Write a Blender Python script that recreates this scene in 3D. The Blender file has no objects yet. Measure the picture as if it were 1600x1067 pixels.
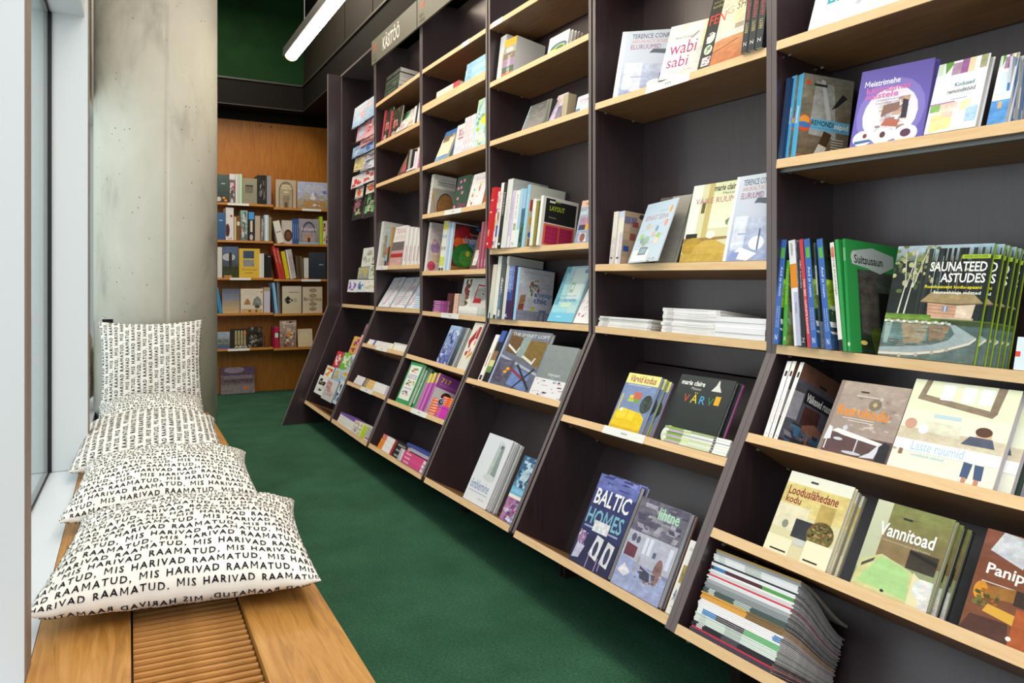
import bpy, math, random
from mathutils import Vector, Matrix
C = bpy.context.scene.collection
SC = bpy.context.scene
R0 = random.Random(7)

# ---------------------------------------------------------------- camera
FPX, PX, PY, EYE = 1072.0, 668.0, 442.0, 1.215      # focal length and principal point in pixels of the 1600x1067 frame
CA, SA = 0.9085, 0.4179                             # camera heading, 24.7 deg right of the shelving's direction
cam = bpy.data.cameras.new('camera'); cam_ob = bpy.data.objects.new('camera', cam); C.objects.link(cam_ob)
cam.sensor_width = 36.0; cam.lens = FPX / 1600 * 36
cam.shift_x = (800 - PX) / 1600; cam.shift_y = -(533.5 - PY) / 1600
cam.clip_start = 0.05; cam.clip_end = 200
cam_ob.location = (0, 0, EYE); cam_ob.rotation_euler = (math.pi/2, 0, -math.atan2(SA, CA))
SC.camera = cam_ob

# ---------------------------------------------------------------- sky, lamps, exposure
world = bpy.data.worlds.new('overcast_sky'); SC.world = world; world.use_nodes = True
wn = world.node_tree.nodes; bg = wn['Background']
bg.inputs[0].default_value = (0.965, 0.97, 1.0, 1); bg.inputs[1].default_value = .84
SC.view_settings.view_transform = 'Standard'; SC.view_settings.look = 'None'
SC.view_settings.exposure = 0.2; SC.view_settings.gamma = 1.0
SC.view_settings.use_curve_mapping = False

def area_lamp(name, loc, rot, sx, sy, power, col):
    l = bpy.data.lights.new(name, 'AREA'); l.shape = 'RECTANGLE'; l.size = sx; l.size_y = sy
    l.energy = power; l.color = col
    o = bpy.data.objects.new(name, l); C.objects.link(o); o.location = loc; o.rotation_euler = rot
    return o
# overcast daylight entering through the glazed facade, and the shop's ceiling lighting behind the camera
area_lamp('daylight_facade', (-1.3, 2.6, 1.9), (0, math.radians(-97), 0), 3.2, 6.5, 58, (0.97, 0.975, 1.0))
area_lamp('shop_ceiling_lamps', (0.6, -0.6, 3.6), (math.radians(28), 0, 0), 3.0, 2.2, 80, (1.0, 0.95, 0.86))
area_lamp('aisle_fill_light', (1.0, 2.6, 4.6), (0, 0, 0), 1.4, 5.0, 56, (1.0, 0.93, 0.80))  # stands for unseen tubes, added to brighten the dark interior
area_lamp('far_fill_light', (0.9, 6.1, 4.2), (0, 0, 0), 1.2, 1.6, 60, (1.0, 0.86, 0.66))  # unseen warm fill light above the far end of the aisle

# ---------------------------------------------------------------- projection helpers (photo pixel <-> real place)
def ray(x, y):
    r = (x - PX) / FPX
    return Vector((CA*r + SA, CA - SA*r, (PY - y) / FPX))
EYEV = Vector((0, 0, EYE))
def on_x(x, y, X): d = ray(x, y); return EYEV + d * (X / d.x)
def on_y(x, y, Y): d = ray(x, y); return EYEV + d * (Y / d.y)
def on_z(x, y, Z): d = ray(x, y); return EYEV + d * ((Z - EYE) / d.z)
RT = Vector((CA, -SA, 0)); FW = Vector((SA, CA, 0))
def proj(p):
    q = p - EYEV; D = q.dot(FW)
    return PX + FPX * q.dot(RT) / D, PY - FPX * q.z / D
def along_for_x(P, a, x):                 # s with proj(P + a s).x == x
    r = (x - PX) / FPX; q = P - EYEV
    return (r*q.dot(FW) - q.dot(RT)) / (a.dot(RT) - r*a.dot(FW))
def along_for_y(P, a, y):
    k = (PY - y) / FPX; q = P - EYEV
    return (k*q.dot(FW) - q.z) / (a.z - k*a.dot(FW))

# ---------------------------------------------------------------- colours
def lin(c):
    if isinstance(c, str):
        if len(c) == 3: c = ''.join(k*2 for k in c)
        v = [int(c[i:i+2], 16)/255 for i in (0, 2, 4)]
        return tuple(k/12.92 if k <= .04045 else ((k+.055)/1.055)**2.4 for k in v)
    return c
def mixc(a, b, t): a, b = lin(a), lin(b); return tuple(x*(1-t)+y*t for x, y in zip(a, b))

# ---------------------------------------------------------------- materials
def mat(name, col, rough=.6, spec=.5, metal=0.0):
    m = bpy.data.materials.new(name); m.use_nodes = True
    b = m.node_tree.nodes['Principled BSDF']
    b.inputs['Base Color'].default_value = (*lin(col), 1); b.inputs['Roughness'].default_value = rough
    b.inputs['Specular IOR Level'].default_value = spec; b.inputs['Metallic'].default_value = metal
    return m
def N(m, t, **k):
    n = m.node_tree.nodes.new(t)
    for a, v in k.items(): setattr(n, a, v)
    return n
def L(m, a, b): m.node_tree.links.new(a, b)
def bsdf(m): return m.node_tree.nodes['Principled BSDF']
def ramp(m, fac, stops):
    n = N(m, 'ShaderNodeValToRGB'); e = n.color_ramp.elements
    e[0].position, e[0].color = stops[0][0], (*lin(stops[0][1]), 1)
    e[1].position, e[1].color = stops[-1][0], (*lin(stops[-1][1]), 1)
    for p, c in stops[1:-1]:
        q = e.new(p); q.color = (*lin(c), 1)
    L(m, fac, n.inputs[0]); return n.outputs[0]
def coords(m, scale=(1, 1, 1), kind='Object', rot=(0, 0, 0)):
    t = N(m, 'ShaderNodeTexCoord'); g = N(m, 'ShaderNodeMapping')
    g.inputs['Scale'].default_value = scale; g.inputs['Rotation'].default_value = rot
    L(m, t.outputs[kind], g.inputs[0]); return g.outputs[0]
def noise(m, vec, scale, detail=3, rough=.5, dist=0):
    n = N(m, 'ShaderNodeTexNoise'); n.inputs['Scale'].default_value = scale; n.inputs['Detail'].default_value = detail
    n.inputs['Roughness'].default_value = rough; n.inputs['Distortion'].default_value = dist
    L(m, vec, n.inputs[0]); return n.outputs[0]
def bump(m, h, strength, dist=.002):
    n = N(m, 'ShaderNodeBump'); n.inputs['Strength'].default_value = strength; n.inputs['Distance'].default_value = dist
    L(m, h, n.inputs['Height']); L(m, n.outputs[0], bsdf(m).inputs['Normal'])
def wood(name, c0, c1, c2, scale, rough=.45, spec=.4):
    m = mat(name, c1, rough, spec)
    v = coords(m, scale)
    a = noise(m, v, 6, 5, .6, 1.2)
    col = ramp(m, a, [(.25, c0), (.5, c1), (.78, c2)])
    L(m, col, bsdf(m).inputs['Base Color'])
    bump(m, noise(m, v, 22, 3), .08)
    return m
M = {}
M['oak'] = wood('oiled_oak', '8d5e27', 'b47e3c', 'c99656', (9, .8, 9))
M['oak_slat'] = wood('oak_slat_wood', '8e5c22', 'b07838', 'c68e4a', (1.2, 9, 9))
M['back_oak'] = wood('warm_veneer', '8a521a', 'a3651f', 'b67a34', (12, 12, .7), .4)
M['beech'] = wood('beech_edging', 'd9b183', 'e2bf92', 'e8c9a0', (6, 1.2, 14), .5, .3)
m = mat('wenge_laminate', '2c2024', .36, .85); v = coords(m, (14, 14, .9))
L(m, ramp(m, noise(m, v, 7, 5, .6, .6), [(.3, '251a1c'), (.7, '36292d')]), bsdf(m).inputs['Base Color']); bsdf(m).inputs['Specular Tint'].default_value = (1, .92, .95, 1); bsdf(m).inputs['Coat Tint'].default_value = (1, .93, .96, 1); bsdf(m).inputs['Coat Weight'].default_value = .6; bsdf(m).inputs['Coat Roughness'].default_value = .3; M['wenge'] = m
m = mat('brown_shelf_laminate', '5c4a3c', .38, .5); v = coords(m, (10, .9, 10))
L(m, ramp(m, noise(m, v, 7, 5, .6, .6), [(.3, '775438'), (.7, '946c45')]), bsdf(m).inputs['Base Color']); M['shelf'] = m
M['panel_edge'] = mat('panel_edging', '6a6062', .4, .4)
m = mat('concrete', 'bdb8aa', .75, .3); v = coords(m, (1, 1, .55))
a = noise(m, v, 3.0, 8, .62, .4); b = noise(m, coords(m, (1, 1, 1)), 55, 4, .7)
mx = N(m, 'ShaderNodeMix', data_type='RGBA', blend_type='MULTIPLY'); mx.inputs[0].default_value = 1
L(m, ramp(m, a, [(.28, 'b3ada1'), (.45, 'd6d0c2'), (.7, 'e3ddd0')]), mx.inputs[6])
vo = N(m, 'ShaderNodeTexVoronoi'); vo.inputs['Scale'].default_value = 17; L(m, coords(m), vo.inputs[0])
L(m, ramp(m, vo.outputs[0], [(.045, '6a645c'), (.075, 'ffffff')]), mx.inputs[7])
L(m, mx.outputs[2], bsdf(m).inputs['Base Color']); bump(m, b, .15); M['concrete'] = m
m = mat('green_carpet', '27523a', .95, .15); v = coords(m)
a = noise(m, coords(m, (.55, 1, 1)), 170, 4, .75); c = noise(m, v, 3.2, 4, .6)
mx = N(m, 'ShaderNodeMix', data_type='RGBA', blend_type='MULTIPLY'); mx.inputs[0].default_value = 1
L(m, ramp(m, a, [(.3, '264a38'), (.55, '39644e'), (.75, '52826a')]), mx.inputs[6])
L(m, ramp(m, c, [(.3, 'cfd4cf'), (.7, 'ffffff')]), mx.inputs[7])
L(m, mx.outputs[2], bsdf(m).inputs['Base Color']); bump(m, a, .7, .004); M['carpet'] = m
M['white_frame'] = mat('white_lacquered_aluminium', 'd3d6d9', .45, .4)
M['frame_edge'] = mat('taupe_shaded_edge', '8f7f75', .6, .3)  # taupe carries the shade on the fins' side faces
M['gasket'] = mat('black_gasket', '0c0f14', .5, .4)
M['sill'] = mat('white_sill', 'd2d6dc', .35, .5)
M['black'] = mat('black_ceiling_paint', '080605', .7, .15)
m = mat('dark_green_plaster', '0b3a17', .8, .2)
L(m, ramp(m, noise(m, coords(m), 5, 4), [(.3, '03240a'), (.7, '07300f')]), bsdf(m).inputs['Base Color']); M['green'] = m
M['grey_panel'] = mat('charcoal_wall_panel', '1f1b17', .6, .2)
M['steel'] = mat('brushed_steel', '8d8d8c', .35, .5, .8)
M['dull_steel'] = mat('dull_steel_trim', '3c3b3b', .5, .4, .5)
M['pin'] = mat('nickel_pin', 'c8c8c4', .3, .5, .8)
M['sign'] = mat('warm_grey_sign_board', '6d6a5c', .5, .4)
M['label'] = mat('paper_price_label', 'e8e8e6', .5, .4)
M['lime_edge'] = mat('lime_page_edge', 'a4c22c', .6, .2); M['label_ink'] = mat('pale_label_ink', 'a9a9aa', .7, .1)
M['tag'] = mat('black_woven_tag', '15151a', .8, .2)
M['wire'] = mat('black_wire', '0d0d0e', .4, .5)
M['outside'] = mat('pale_facade_render', 'd9dcde', .9, .1)
M['paving'] = mat('pale_paving', 'b9bcbc', .9, .1)
m = mat('pillow_cotton', 'f0ebe4', .9, .1); v = coords(m)
bump(m, noise(m, v, 260, 2), .12, .001); L(m, ramp(m, noise(m, v, 5, 3), [(.3, 'e9e3db'), (.7, 'f4f0ea')]), bsdf(m).inputs['Base Color']); M['cotton'] = m
M['ink'] = mat('black_print_ink', '1d1b22', .85, .1)
m = mat('book_paper', 'd9d5cf', .8, .1); v = coords(m, (3, 900, 3))
L(m, ramp(m, noise(m, v, 1, 2), [(.3, 'b5b1ab'), (.6, 'e2dfd9')]), bsdf(m).inputs['Base Color']); M['paper'] = m
m = mat('lamp_tube', 'fff', .4); b = bsdf(m)
b.inputs['Emission Color'].default_value = (1, .93, .72, 1); b.inputs['Emission Strength'].default_value = 16; M['tube'] = m
m = mat('lamp_tube_end', 'f2b81c', .4); b = bsdf(m)
b.inputs['Emission Color'].default_value = (1, .62, .05, 1); b.inputs['Emission Strength'].default_value = .9; M['tube_end'] = m
# printed card: colour from the print, alpha of the print = how photographic (mottled) that patch is
m = mat('printed_cover', 'fff', .42, .3); at = N(m, 'ShaderNodeAttribute'); at.attribute_name = 'Col'
v = coords(m, (1, 1, 1)); a = noise(m, v, 45, 6, .72); c = noise(m, coords(m, (1.4, 1, 2.6)), 17, 4, .6)
f = N(m, 'ShaderNodeMath', operation='MULTIPLY_ADD'); L(m, a, f.inputs[0]); f.inputs[1].default_value = 2.2; f.inputs[2].default_value = -.1
f2 = N(m, 'ShaderNodeMath', operation='MULTIPLY_ADD'); L(m, c, f2.inputs[0]); f2.inputs[1].default_value = 2.4; f2.inputs[2].default_value = -.2
f3 = N(m, 'ShaderNodeMath', operation='MULTIPLY'); L(m, f.outputs[0], f3.inputs[0]); L(m, f2.outputs[0], f3.inputs[1])
hn = N(m, 'ShaderNodeTexNoise'); hn.inputs['Scale'].default_value = 75; hn.inputs['Detail'].default_value = 5; hn.inputs['Roughness'].default_value = .7; L(m, coords(m, (1, 1, 1.6)), hn.inputs[0])
hs = N(m, 'ShaderNodeVectorMath', operation='MULTIPLY_ADD'); L(m, hn.outputs['Color'], hs.inputs[0]); hs.inputs[1].default_value = (1.7, 1.7, 1.7); hs.inputs[2].default_value = (.15, .15, .15)
hm = N(m, 'ShaderNodeVectorMath', operation='MULTIPLY'); L(m, f3.outputs[0], hm.inputs[0]); L(m, hs.outputs[0], hm.inputs[1])
mv = N(m, 'ShaderNodeMix', data_type='RGBA', blend_type='MULTIPLY'); L(m, at.outputs['Alpha'], mv.inputs[0])
L(m, at.outputs['Color'], mv.inputs[6]); L(m, hm.outputs[0], mv.inputs[7]); L(m, mv.outputs[2], bsdf(m).inputs['Base Color'])
M['print'] = m
m = bpy.data.materials.new('window_glass'); m.use_nodes = True; nt = m.node_tree; nt.nodes.remove(nt.nodes['Principled BSDF'])
tr = N(m, 'ShaderNodeBsdfTransparent'); tr.inputs[0].default_value = (.88, .95, .94, 1)
gl = N(m, 'ShaderNodeBsdfGlossy'); gl.inputs['Roughness'].default_value = .02
ge = N(m, 'ShaderNodeNewGeometry'); dt = N(m, 'ShaderNodeVectorMath', operation='DOT_PRODUCT'); L(m, ge.outputs['Normal'], dt.inputs[0]); L(m, ge.outputs['Incoming'], dt.inputs[1])
ab = N(m, 'ShaderNodeMath', operation='ABSOLUTE'); L(m, dt.outputs['Value'], ab.inputs[0]); sb = N(m, 'ShaderNodeMath', operation='SUBTRACT'); sb.inputs[0].default_value = 1; L(m, ab.outputs[0], sb.inputs[1])
pw = N(m, 'ShaderNodeMath', operation='POWER'); L(m, sb.outputs[0], pw.inputs[0]); pw.inputs[1].default_value = 5
fr = N(m, 'ShaderNodeMath', operation='MULTIPLY_ADD'); L(m, pw.outputs[0], fr.inputs[0]); fr.inputs[1].default_value = .96; fr.inputs[2].default_value = .04
ms = N(m, 'ShaderNodeMixShader'); L(m, fr.outputs[0], ms.inputs[0]); L(m, tr.outputs[0], ms.inputs[1]); L(m, gl.outputs[0], ms.inputs[2])
L(m, ms.outputs[0], nt.nodes['Material Output'].inputs[0]); M['glass'] = m

# ---------------------------------------------------------------- mesh building
class MB:
    """Collects faces (with an optional print colour each) and links them as ONE mesh object."""
    def __init__(s): s.v = []; s.f = []; s.c = []; s.mi = []
    def face(s, pts, col=None, mi=0):
        b = len(s.v); s.v += [tuple(p) for p in pts]; s.f.append(tuple(range(b, b+len(pts)))); s.c.append(col); s.mi.append(mi)
    def faces(s, verts, faces, col=None, mi=0):
        b = len(s.v); s.v += [tuple(p) for p in verts]
        for f in faces: s.f.append(tuple(b+i for i in f)); s.c.append(col); s.mi.append(mi)
    def hexa(s, p, col=None, mi=0):       # p: 4 bottom + 4 top corners, both counter-clockwise from above
        s.faces(p, [(3, 2, 1, 0), (4, 5, 6, 7), (0, 1, 5, 4), (1, 2, 6, 5), (2, 3, 7, 6), (3, 0, 4, 7)], col, mi)
    def box(s, x0, y0, z0, x1, y1, z1, col=None, mi=0):
        s.hexa([(x0, y0, z0), (x1, y0, z0), (x1, y1, z0), (x0, y1, z0), (x0, y0, z1), (x1, y0, z1), (x1, y1, z1), (x0, y1, z1)], col, mi)
    def prism(s, poly, f, a, b, col=None, mi=0):     # polygon of 2D points, mapped by f(p, t) for t = a, b
        n = len(poly); A = [f(p, a) for p in poly]; B = [f(p, b) for p in poly]
        s.faces(A + B, [tuple(range(n-1, -1, -1)), tuple(range(n, 2*n))] + [(i, (i+1) % n, n+(i+1) % n, n+i) for i in range(n)], col, mi)
    def tube(s, pts, r, n=8, col=None, mi=0):
        rings = []
        for i, p in enumerate(pts):
            p = Vector(p); d = (Vector(pts[min(i+1, len(pts)-1)]) - Vector(pts[max(i-1, 0)])).normalized()
            u = d.orthogonal().normalized(); w = d.cross(u)
            rings.append([p + (u*math.cos(2*math.pi*k/n) + w*math.sin(2*math.pi*k/n))*r for k in range(n)])
        V = [q for g in rings for q in g]; F = []
        for i in range(len(pts)-1):
            F += [(i*n+k, i*n+(k+1) % n, (i+1)*n+(k+1) % n, (i+1)*n+k) for k in range(n)]
        F += [tuple(range(n-1, -1, -1)), tuple((len(pts)-1)*n+k for k in range(n))]
        s.faces(V, F, col, mi)
    def mesh(s, name, mats, smooth=False):
        me = bpy.data.meshes.new(name); me.from_pydata(s.v, [], s.f)
        for k in (mats if isinstance(mats, (list, tuple)) else [mats]): me.materials.append(k)
        if any(s.mi): me.polygons.foreach_set('material_index', s.mi)
        if any(c is not None for c in s.c):
            at = me.attributes.new('Col', 'FLOAT_COLOR', 'CORNER'); d = []
            for f, c in zip(s.f, s.c):
                c = c or (.8, .8, .8, 0.0)
                for i in range(len(f)):
                    d += (c[i] if isinstance(c[0], tuple) else c)
            at.data.foreach_set('color', d)
        if smooth: me.polygons.foreach_set('use_smooth', [True]*len(s.f))
        me.update(); return me
    def build(s, name, mats, parent=None, smooth=False):
        return link(name, s.mesh(name, mats, smooth), parent)
def link(name, me, parent=None):
    o = bpy.data.objects.new(name, me); C.objects.link(o)
    if parent is not None: o.parent = parent
    return o
def tag(o, label=None, cat=None, group=None, kind=None):
    if label: o['label'] = label
    if cat: o['category'] = cat
    if group: o['group'] = group
    if kind: o['kind'] = kind
    return o
def thing(name, label, cat, group=None, mw=None):
    o = bpy.data.objects.new(name, None); C.objects.link(o); o.empty_display_size = .05
    if mw is not None: o.matrix_world = mw
    return tag(o, label, cat, group)
def struct(name, mb, m, smooth=False): return tag(mb.build(name, m, None, smooth), kind='structure')

# ---------------------------------------------------------------- lettering (glyph outlines as flat faces)
GLYPH = {}
def load_glyphs():
    chars = sorted(set("ABCDEFGHIJKLMNOPQRSTUVWXYZabcdefghijklmnopqrstuvwxyz0123456789.,-&'|ÄÖÕÜäöõü"))
    obs = []
    for bold in (0, 1):
        for ch in chars:
            for s in (ch, ch + '|'):
                cu = bpy.data.curves.new('glyph', 'FONT'); cu.body = s; cu.size = 1; cu.resolution_u = 2
                cu.offset = .019 if bold else 0; cu.fill_mode = 'FRONT'
                o = bpy.data.objects.new('glyph', cu); C.objects.link(o); obs.append((bold, ch, len(s), o))
    dg = bpy.context.evaluated_depsgraph_get(); dg.update(); mx = {}
    for bold, ch, n, o in obs:
        me = o.evaluated_get(dg).to_mesh()
        vs = [(v.co.x, v.co.y) for v in me.vertices]
        if n == 1 and not (bold and ch == 'M' and (0, 'M') in GLYPH and GLYPH.setdefault((1, 'M'), GLYPH[0, 'M'])): GLYPH[bold, ch] = (vs, [tuple(p.vertices) for p in me.polygons])
        mx[bold, ch, n] = max((v[0] for v in vs), default=0)
        o.evaluated_get(dg).to_mesh_clear()
    for bold in (0, 1):
        for ch in chars:
            GLYPH[bold, ch] += (mx[bold, ch, 2] - mx[bold, '|', 1],)
        GLYPH[bold, ' '] = ([], [], .28)
    # a sturdier M: two stems and two diagonals
    q = [[(.09, 0), (.2, 0), (.2, .73), (.09, .73)], [(.7, 0), (.81, 0), (.81, .73), (.7, .73)], [(.09, .73), (.22, .73), (.5, .22), (.4, .22)], [(.4, .22), (.5, .22), (.81, .73), (.68, .73)]]
    GLYPH[1, 'M'] = ([p for k in q for p in k], [tuple(range(4*i, 4*i+4)) for i in range(4)], .9)
    for _, _, _, o in obs:
        cu = o.data; bpy.data.objects.remove(o); bpy.data.curves.remove(cu)
load_glyphs()
def layout(text, bold=0, track=0.0):
    V, F, x = [], [], 0.0
    for ch in text:
        vs, fs, adv = GLYPH.get((bold, ch), GLYPH[bold, ' '])
        b = len(V); V += [(p[0]+x, p[1]) for p in vs]; F += [tuple(b+i for i in f) for f in fs]
        x += adv + track
    return V, F, x
# ================================================================ ROOM SHELL
YB = 7.78                                   # wood panelled rear wall
def yawed(p, deg, o):                        # rotate a point about a vertical axis through o
    a = math.radians(deg); x, y = p[0]-o[0], p[1]-o[1]
    return (o[0]+x*math.cos(a)-y*math.sin(a), o[1]+x*math.sin(a)+y*math.cos(a), p[2])
b = MB(); b.box(-.35, -3.0, -.05, 3.2, 8.1, 0); struct('floor', b, M['carpet'])
b = MB(); b.box(-.3, YB, 0, 3.2, YB+.08, 3.02); struct('wall_back', b, M['back_oak'])
b = MB(); b.box(-.3, YB-.02, 3.02, 3.2, YB+.08, 3.13); struct('trim_1', b, M['black'])
b = MB(); b.box(2.62, -.6, 0, 2.72, YB, 3.4); struct('wall_right', b, M['black'])
# lowered black ceiling with an opening over the aisle
b = MB(); b.box(1.93, -.2, 3.12, 3.2, 7.5, 3.39); b.box(-.35, 7.5, 3.12, 3.2, 8.1, 3.39); struct('ceiling_lower', b, M['black'])
b = MB(); b.box(-.35, -.2, 5.6, 3.2, 8.1, 5.7); struct('ceiling_upper', b, M['black'])
b = MB(); b.box(-.35, 7.62, 3.39, 3.2, 7.72, 5.6); struct('wall_upper_back', b, M['green'])
# panelled side of the ceiling opening: one board after another with open joints
wp = struct('wall_upper_right', (lambda q: (q.box(1.99, -.2, 3.39, 2.1, 7.62, 5.6), q)[1])(MB()), M['black'])
pb = MB(); pb.box(0, .006, 0, .025, .74, 2.2); pm = pb.mesh('wall_panel', M['grey_panel'])
for i in range(10):
    o = link('wall_panel', pm, wp); o.location = (1.965, 7.61 - .75*(i+1), 3.40)
b = MB(); b.box(1.915, -.2, 3.385, 1.945, 7.5, 3.405); b.box(-.3, 7.485, 3.385, 1.93, 7.5, 3.402)
struct('trim_2', b, M['dull_steel'])
b = MB(); b.box(1.922, -.2, 3.114, 1.93, 7.5, 3.122); b.box(-.3, 7.492, 3.114, 1.93, 7.5, 3.122); struct('trim_3', b, M['dull_steel'])

# glazed facade on the left, turned 2 degrees; fins (deep mullions) between the panes
FO, FA = (-.236, 3.0), -2.0
def fbox(b, x0, y0, z0, x1, y1, z1, mi=0):
    P = [(x0, y0, z0), (x1, y0, z0), (x1, y1, z0), (x0, y1, z0), (x0, y0, z1), (x1, y0, z1), (x1, y1, z1), (x0, y1, z1)]
    b.hexa([yawed((FO[0]+p[0], p[1], p[2]), FA, FO) for p in P], None, mi)
SILL, HEAD = .45, 2.31
fins = [(1.52, .135), (3.16, .140), (5.32, .07), (7.1, .07), (-.1, .13)]
for i, (fy, dep) in enumerate(fins):
    b = MB(); fbox(b, -.06, fy, SILL, dep, fy+.075, 5.6)
    w = struct('mullion', b, M['white_frame'])
    g = MB(); fbox(g, dep, fy+.01, SILL, dep+.003, fy+.07, 5.6); g.build('shaded_edge', M['frame_edge'], w)  # strip: fin's side face, its shade put into the colour
    g = MB(); fbox(g, -.02, fy-.008, SILL, .009, fy, HEAD); g.build('gasket', M['gasket'], w)
spans = [(-.03, 1.52), (1.595, 3.16), (3.235, 5.32), (5.395, 7.1)]
for i, (y0, y1) in enumerate(spans):
    b = MB(); fbox(b, -.006, y0, SILL, .002, y1, HEAD)
    w = struct('window_%d' % (i+1), b, M['glass'])
    g = MB(); fbox(g, -.02, y0, SILL, .005, y1, SILL+.006); fbox(g, -.02, y0, HEAD-.008, .005, y1, HEAD); g.build('gasket', M['gasket'], w)
    h = MB(); fbox(h, -.06, y0, HEAD, .128 if i < 2 else .062, y1, 2.62); struct('window_head_%d' % (i+1), h, M['white_frame'])
b = MB(); fbox(b, -.08, -1.6, 2.62, .06, 8.0, 5.6); struct('wall_left', b, M['white_frame'])
b = MB(); sl = [yawed((FO[0]-.12, y, 0), FA, FO) for y in (-1.6, 8.0)]; sr = [(-.133+.02007*(y-2.5), y, 0) for y in (-1.6, 8.0)]
b.hexa([(p[0], p[1], z) for z in (0, SILL-.0015) for p in (sl[0], sr[0], sr[1], sl[1])]); struct('window_sill', b, M['sill'])
# outside
b = MB(); b.box(-30, -12, -.6, -.5, 40, -.5); tag(b.build('pavement', M['paving']), kind='structure')
hb = thing('office_building', 'pale rendered building outside, seen faintly through the window', 'building')
b = MB(); b.box(-12, 4, -.5, -9, 34, 14); b.build('facade', M['outside'], hb)
fm = MB(); fm.box(-9.0, 0, 0, -8.8, .35, 14); fmm = fm.mesh('pilaster', M['white_frame'])
for i in range(12):
    o = link('pilaster', fmm, hb); o.location = (0, 5+2.3*i, -.4)
bm_ = MB(); bm_.box(-9.0, 0, 0, -8.97, 1.5, 1.9); bmm = bm_.mesh('window_pane', mat('dull_pane', 'aab4ba', .2, .5))
for i in range(11):
    for k in range(3):
        o = link('window_pane', bmm, hb); o.location = (0, 5.8+2.3*i, 1.2+3.1*k)

# concrete column with a formwork seam
cx, cy, cr = .257, 4.61, .358
seam = math.atan2((on_y(259, 300, 4.28).y-cy), on_y(259, 300, 4.28).x-cx)
n = 240; b = MB(); ring = []
for k in range(n):
    a = seam + 2*math.pi*(k+.0)/n
    r = cr - (.016 if k == 0 else 0)
    if 1 <= k < n//2: r += .0025
    ring.append((cx+r*math.cos(a), cy+r*math.sin(a)))
b.prism(ring, lambda p, z: (p[0], p[1], z), 0, 5.6)
co = struct('column', b, M['concrete'], False)
co.data.polygons.foreach_set('use_smooth', [len(p.vertices) == 4 for p in co.data.polygons])

# suspended fluorescent lamp
p0 = on_z(455, 85, 2.75); LX, LY = p0.x, p0.y
t = thing('fluorescent_lamp', 'long warm white fluorescent tube lamp hanging from the dark ceiling', 'lamp', None, Matrix.Translation((LX, LY, 2.75)))
def arc(r, n, a0, a1): return [(r*math.cos(a0+(a1-a0)*k/n), r*math.sin(a0+(a1-a0)*k/n)) for k in range(n+1)]
b = MB(); b.prism(arc(.046, 16, math.pi, 2*math.pi), lambda p, y: (p[0], -y, p[1]), .012, 3.4); b.build('diffuser', M['tube'], t)
b = MB(); b.prism(arc(.046, 16, math.pi, 2*math.pi), lambda p, y: (p[0], -y, p[1]), 0, .012); b.build('end_cap', M['tube_end'], t)
b = MB(); b.box(-.054, -3.42, 0, .05, .008, .035); b.box(-.056, -3.42, -.02, -.048, .008, .01); b.build('housing', M['wire'], t)
for yy in (.35, 2.9):
    b = MB(); b.tube([(0, -yy, .035), (0, -yy, 2.85)], .003, 6); b.build('cable', M['steel'], t)

# ================================================================ BENCH
BY0, BY1 = .75, 4.24
BO, BAng = (.16, 2.5), -1.15
def bx(b, x0, y0, z0, x1, y1, z1):
    P = [(x0, y0, z0), (x1, y0, z0), (x1, y1, z0), (x0, y1, z0), (x0, y0, z1), (x1, y0, z1), (x1, y1, z1), (x0, y1, z1)]
    b.hexa([yawed(p, BAng, BO) for p in P])
bench = thing('window_bench', 'long oak window bench with slatted heating grille along its middle', 'bench')
xl, xa, xb_, xr = -.131, .055, .298, .484
for q, (u0, u1) in enumerate([(xl, xa), (xb_, xr)]):
    b = MB(); bx(b, u0, BY0, .41, u1, BY1, .45); b.build('seat_board', M['oak'], bench)
b = MB(); bx(b, xr-.03, BY0, 0, xr-.012, BY1, .41); b.build('front_panel', M['oak'], bench)
b = MB(); bx(b, xa-.03, BY0, .385, xa+.012, BY1, .409); bx(b, xb_-.012, BY0, .385, xb_+.03, BY1, .409); b.build('slat_rail', M['wenge'], bench)
b = MB(); bx(b, xl+.02, BY0, .02, xr-.04, BY1, .36); b.build('heater_box', M['black'], bench)
sm = MB(); sm.prism([(0, 0), (0, .022), (.002, .0268), (.0065, .0292), (.011, .0268), (.013, .022), (.013, 0)][::-1], lambda p, x: (x, p[0], p[1]), -.117, .117); smm = sm.mesh('slat', M['oak_slat'])
y = BY0+.01
while y < BY1-.03:
    o = link('slat', smm, bench); q = yawed(((xa+xb_)/2, y, .409), BAng, BO); o.location = q; o.rotation_euler = (0, 0, math.radians(-3.0))
    y += .0245

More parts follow.
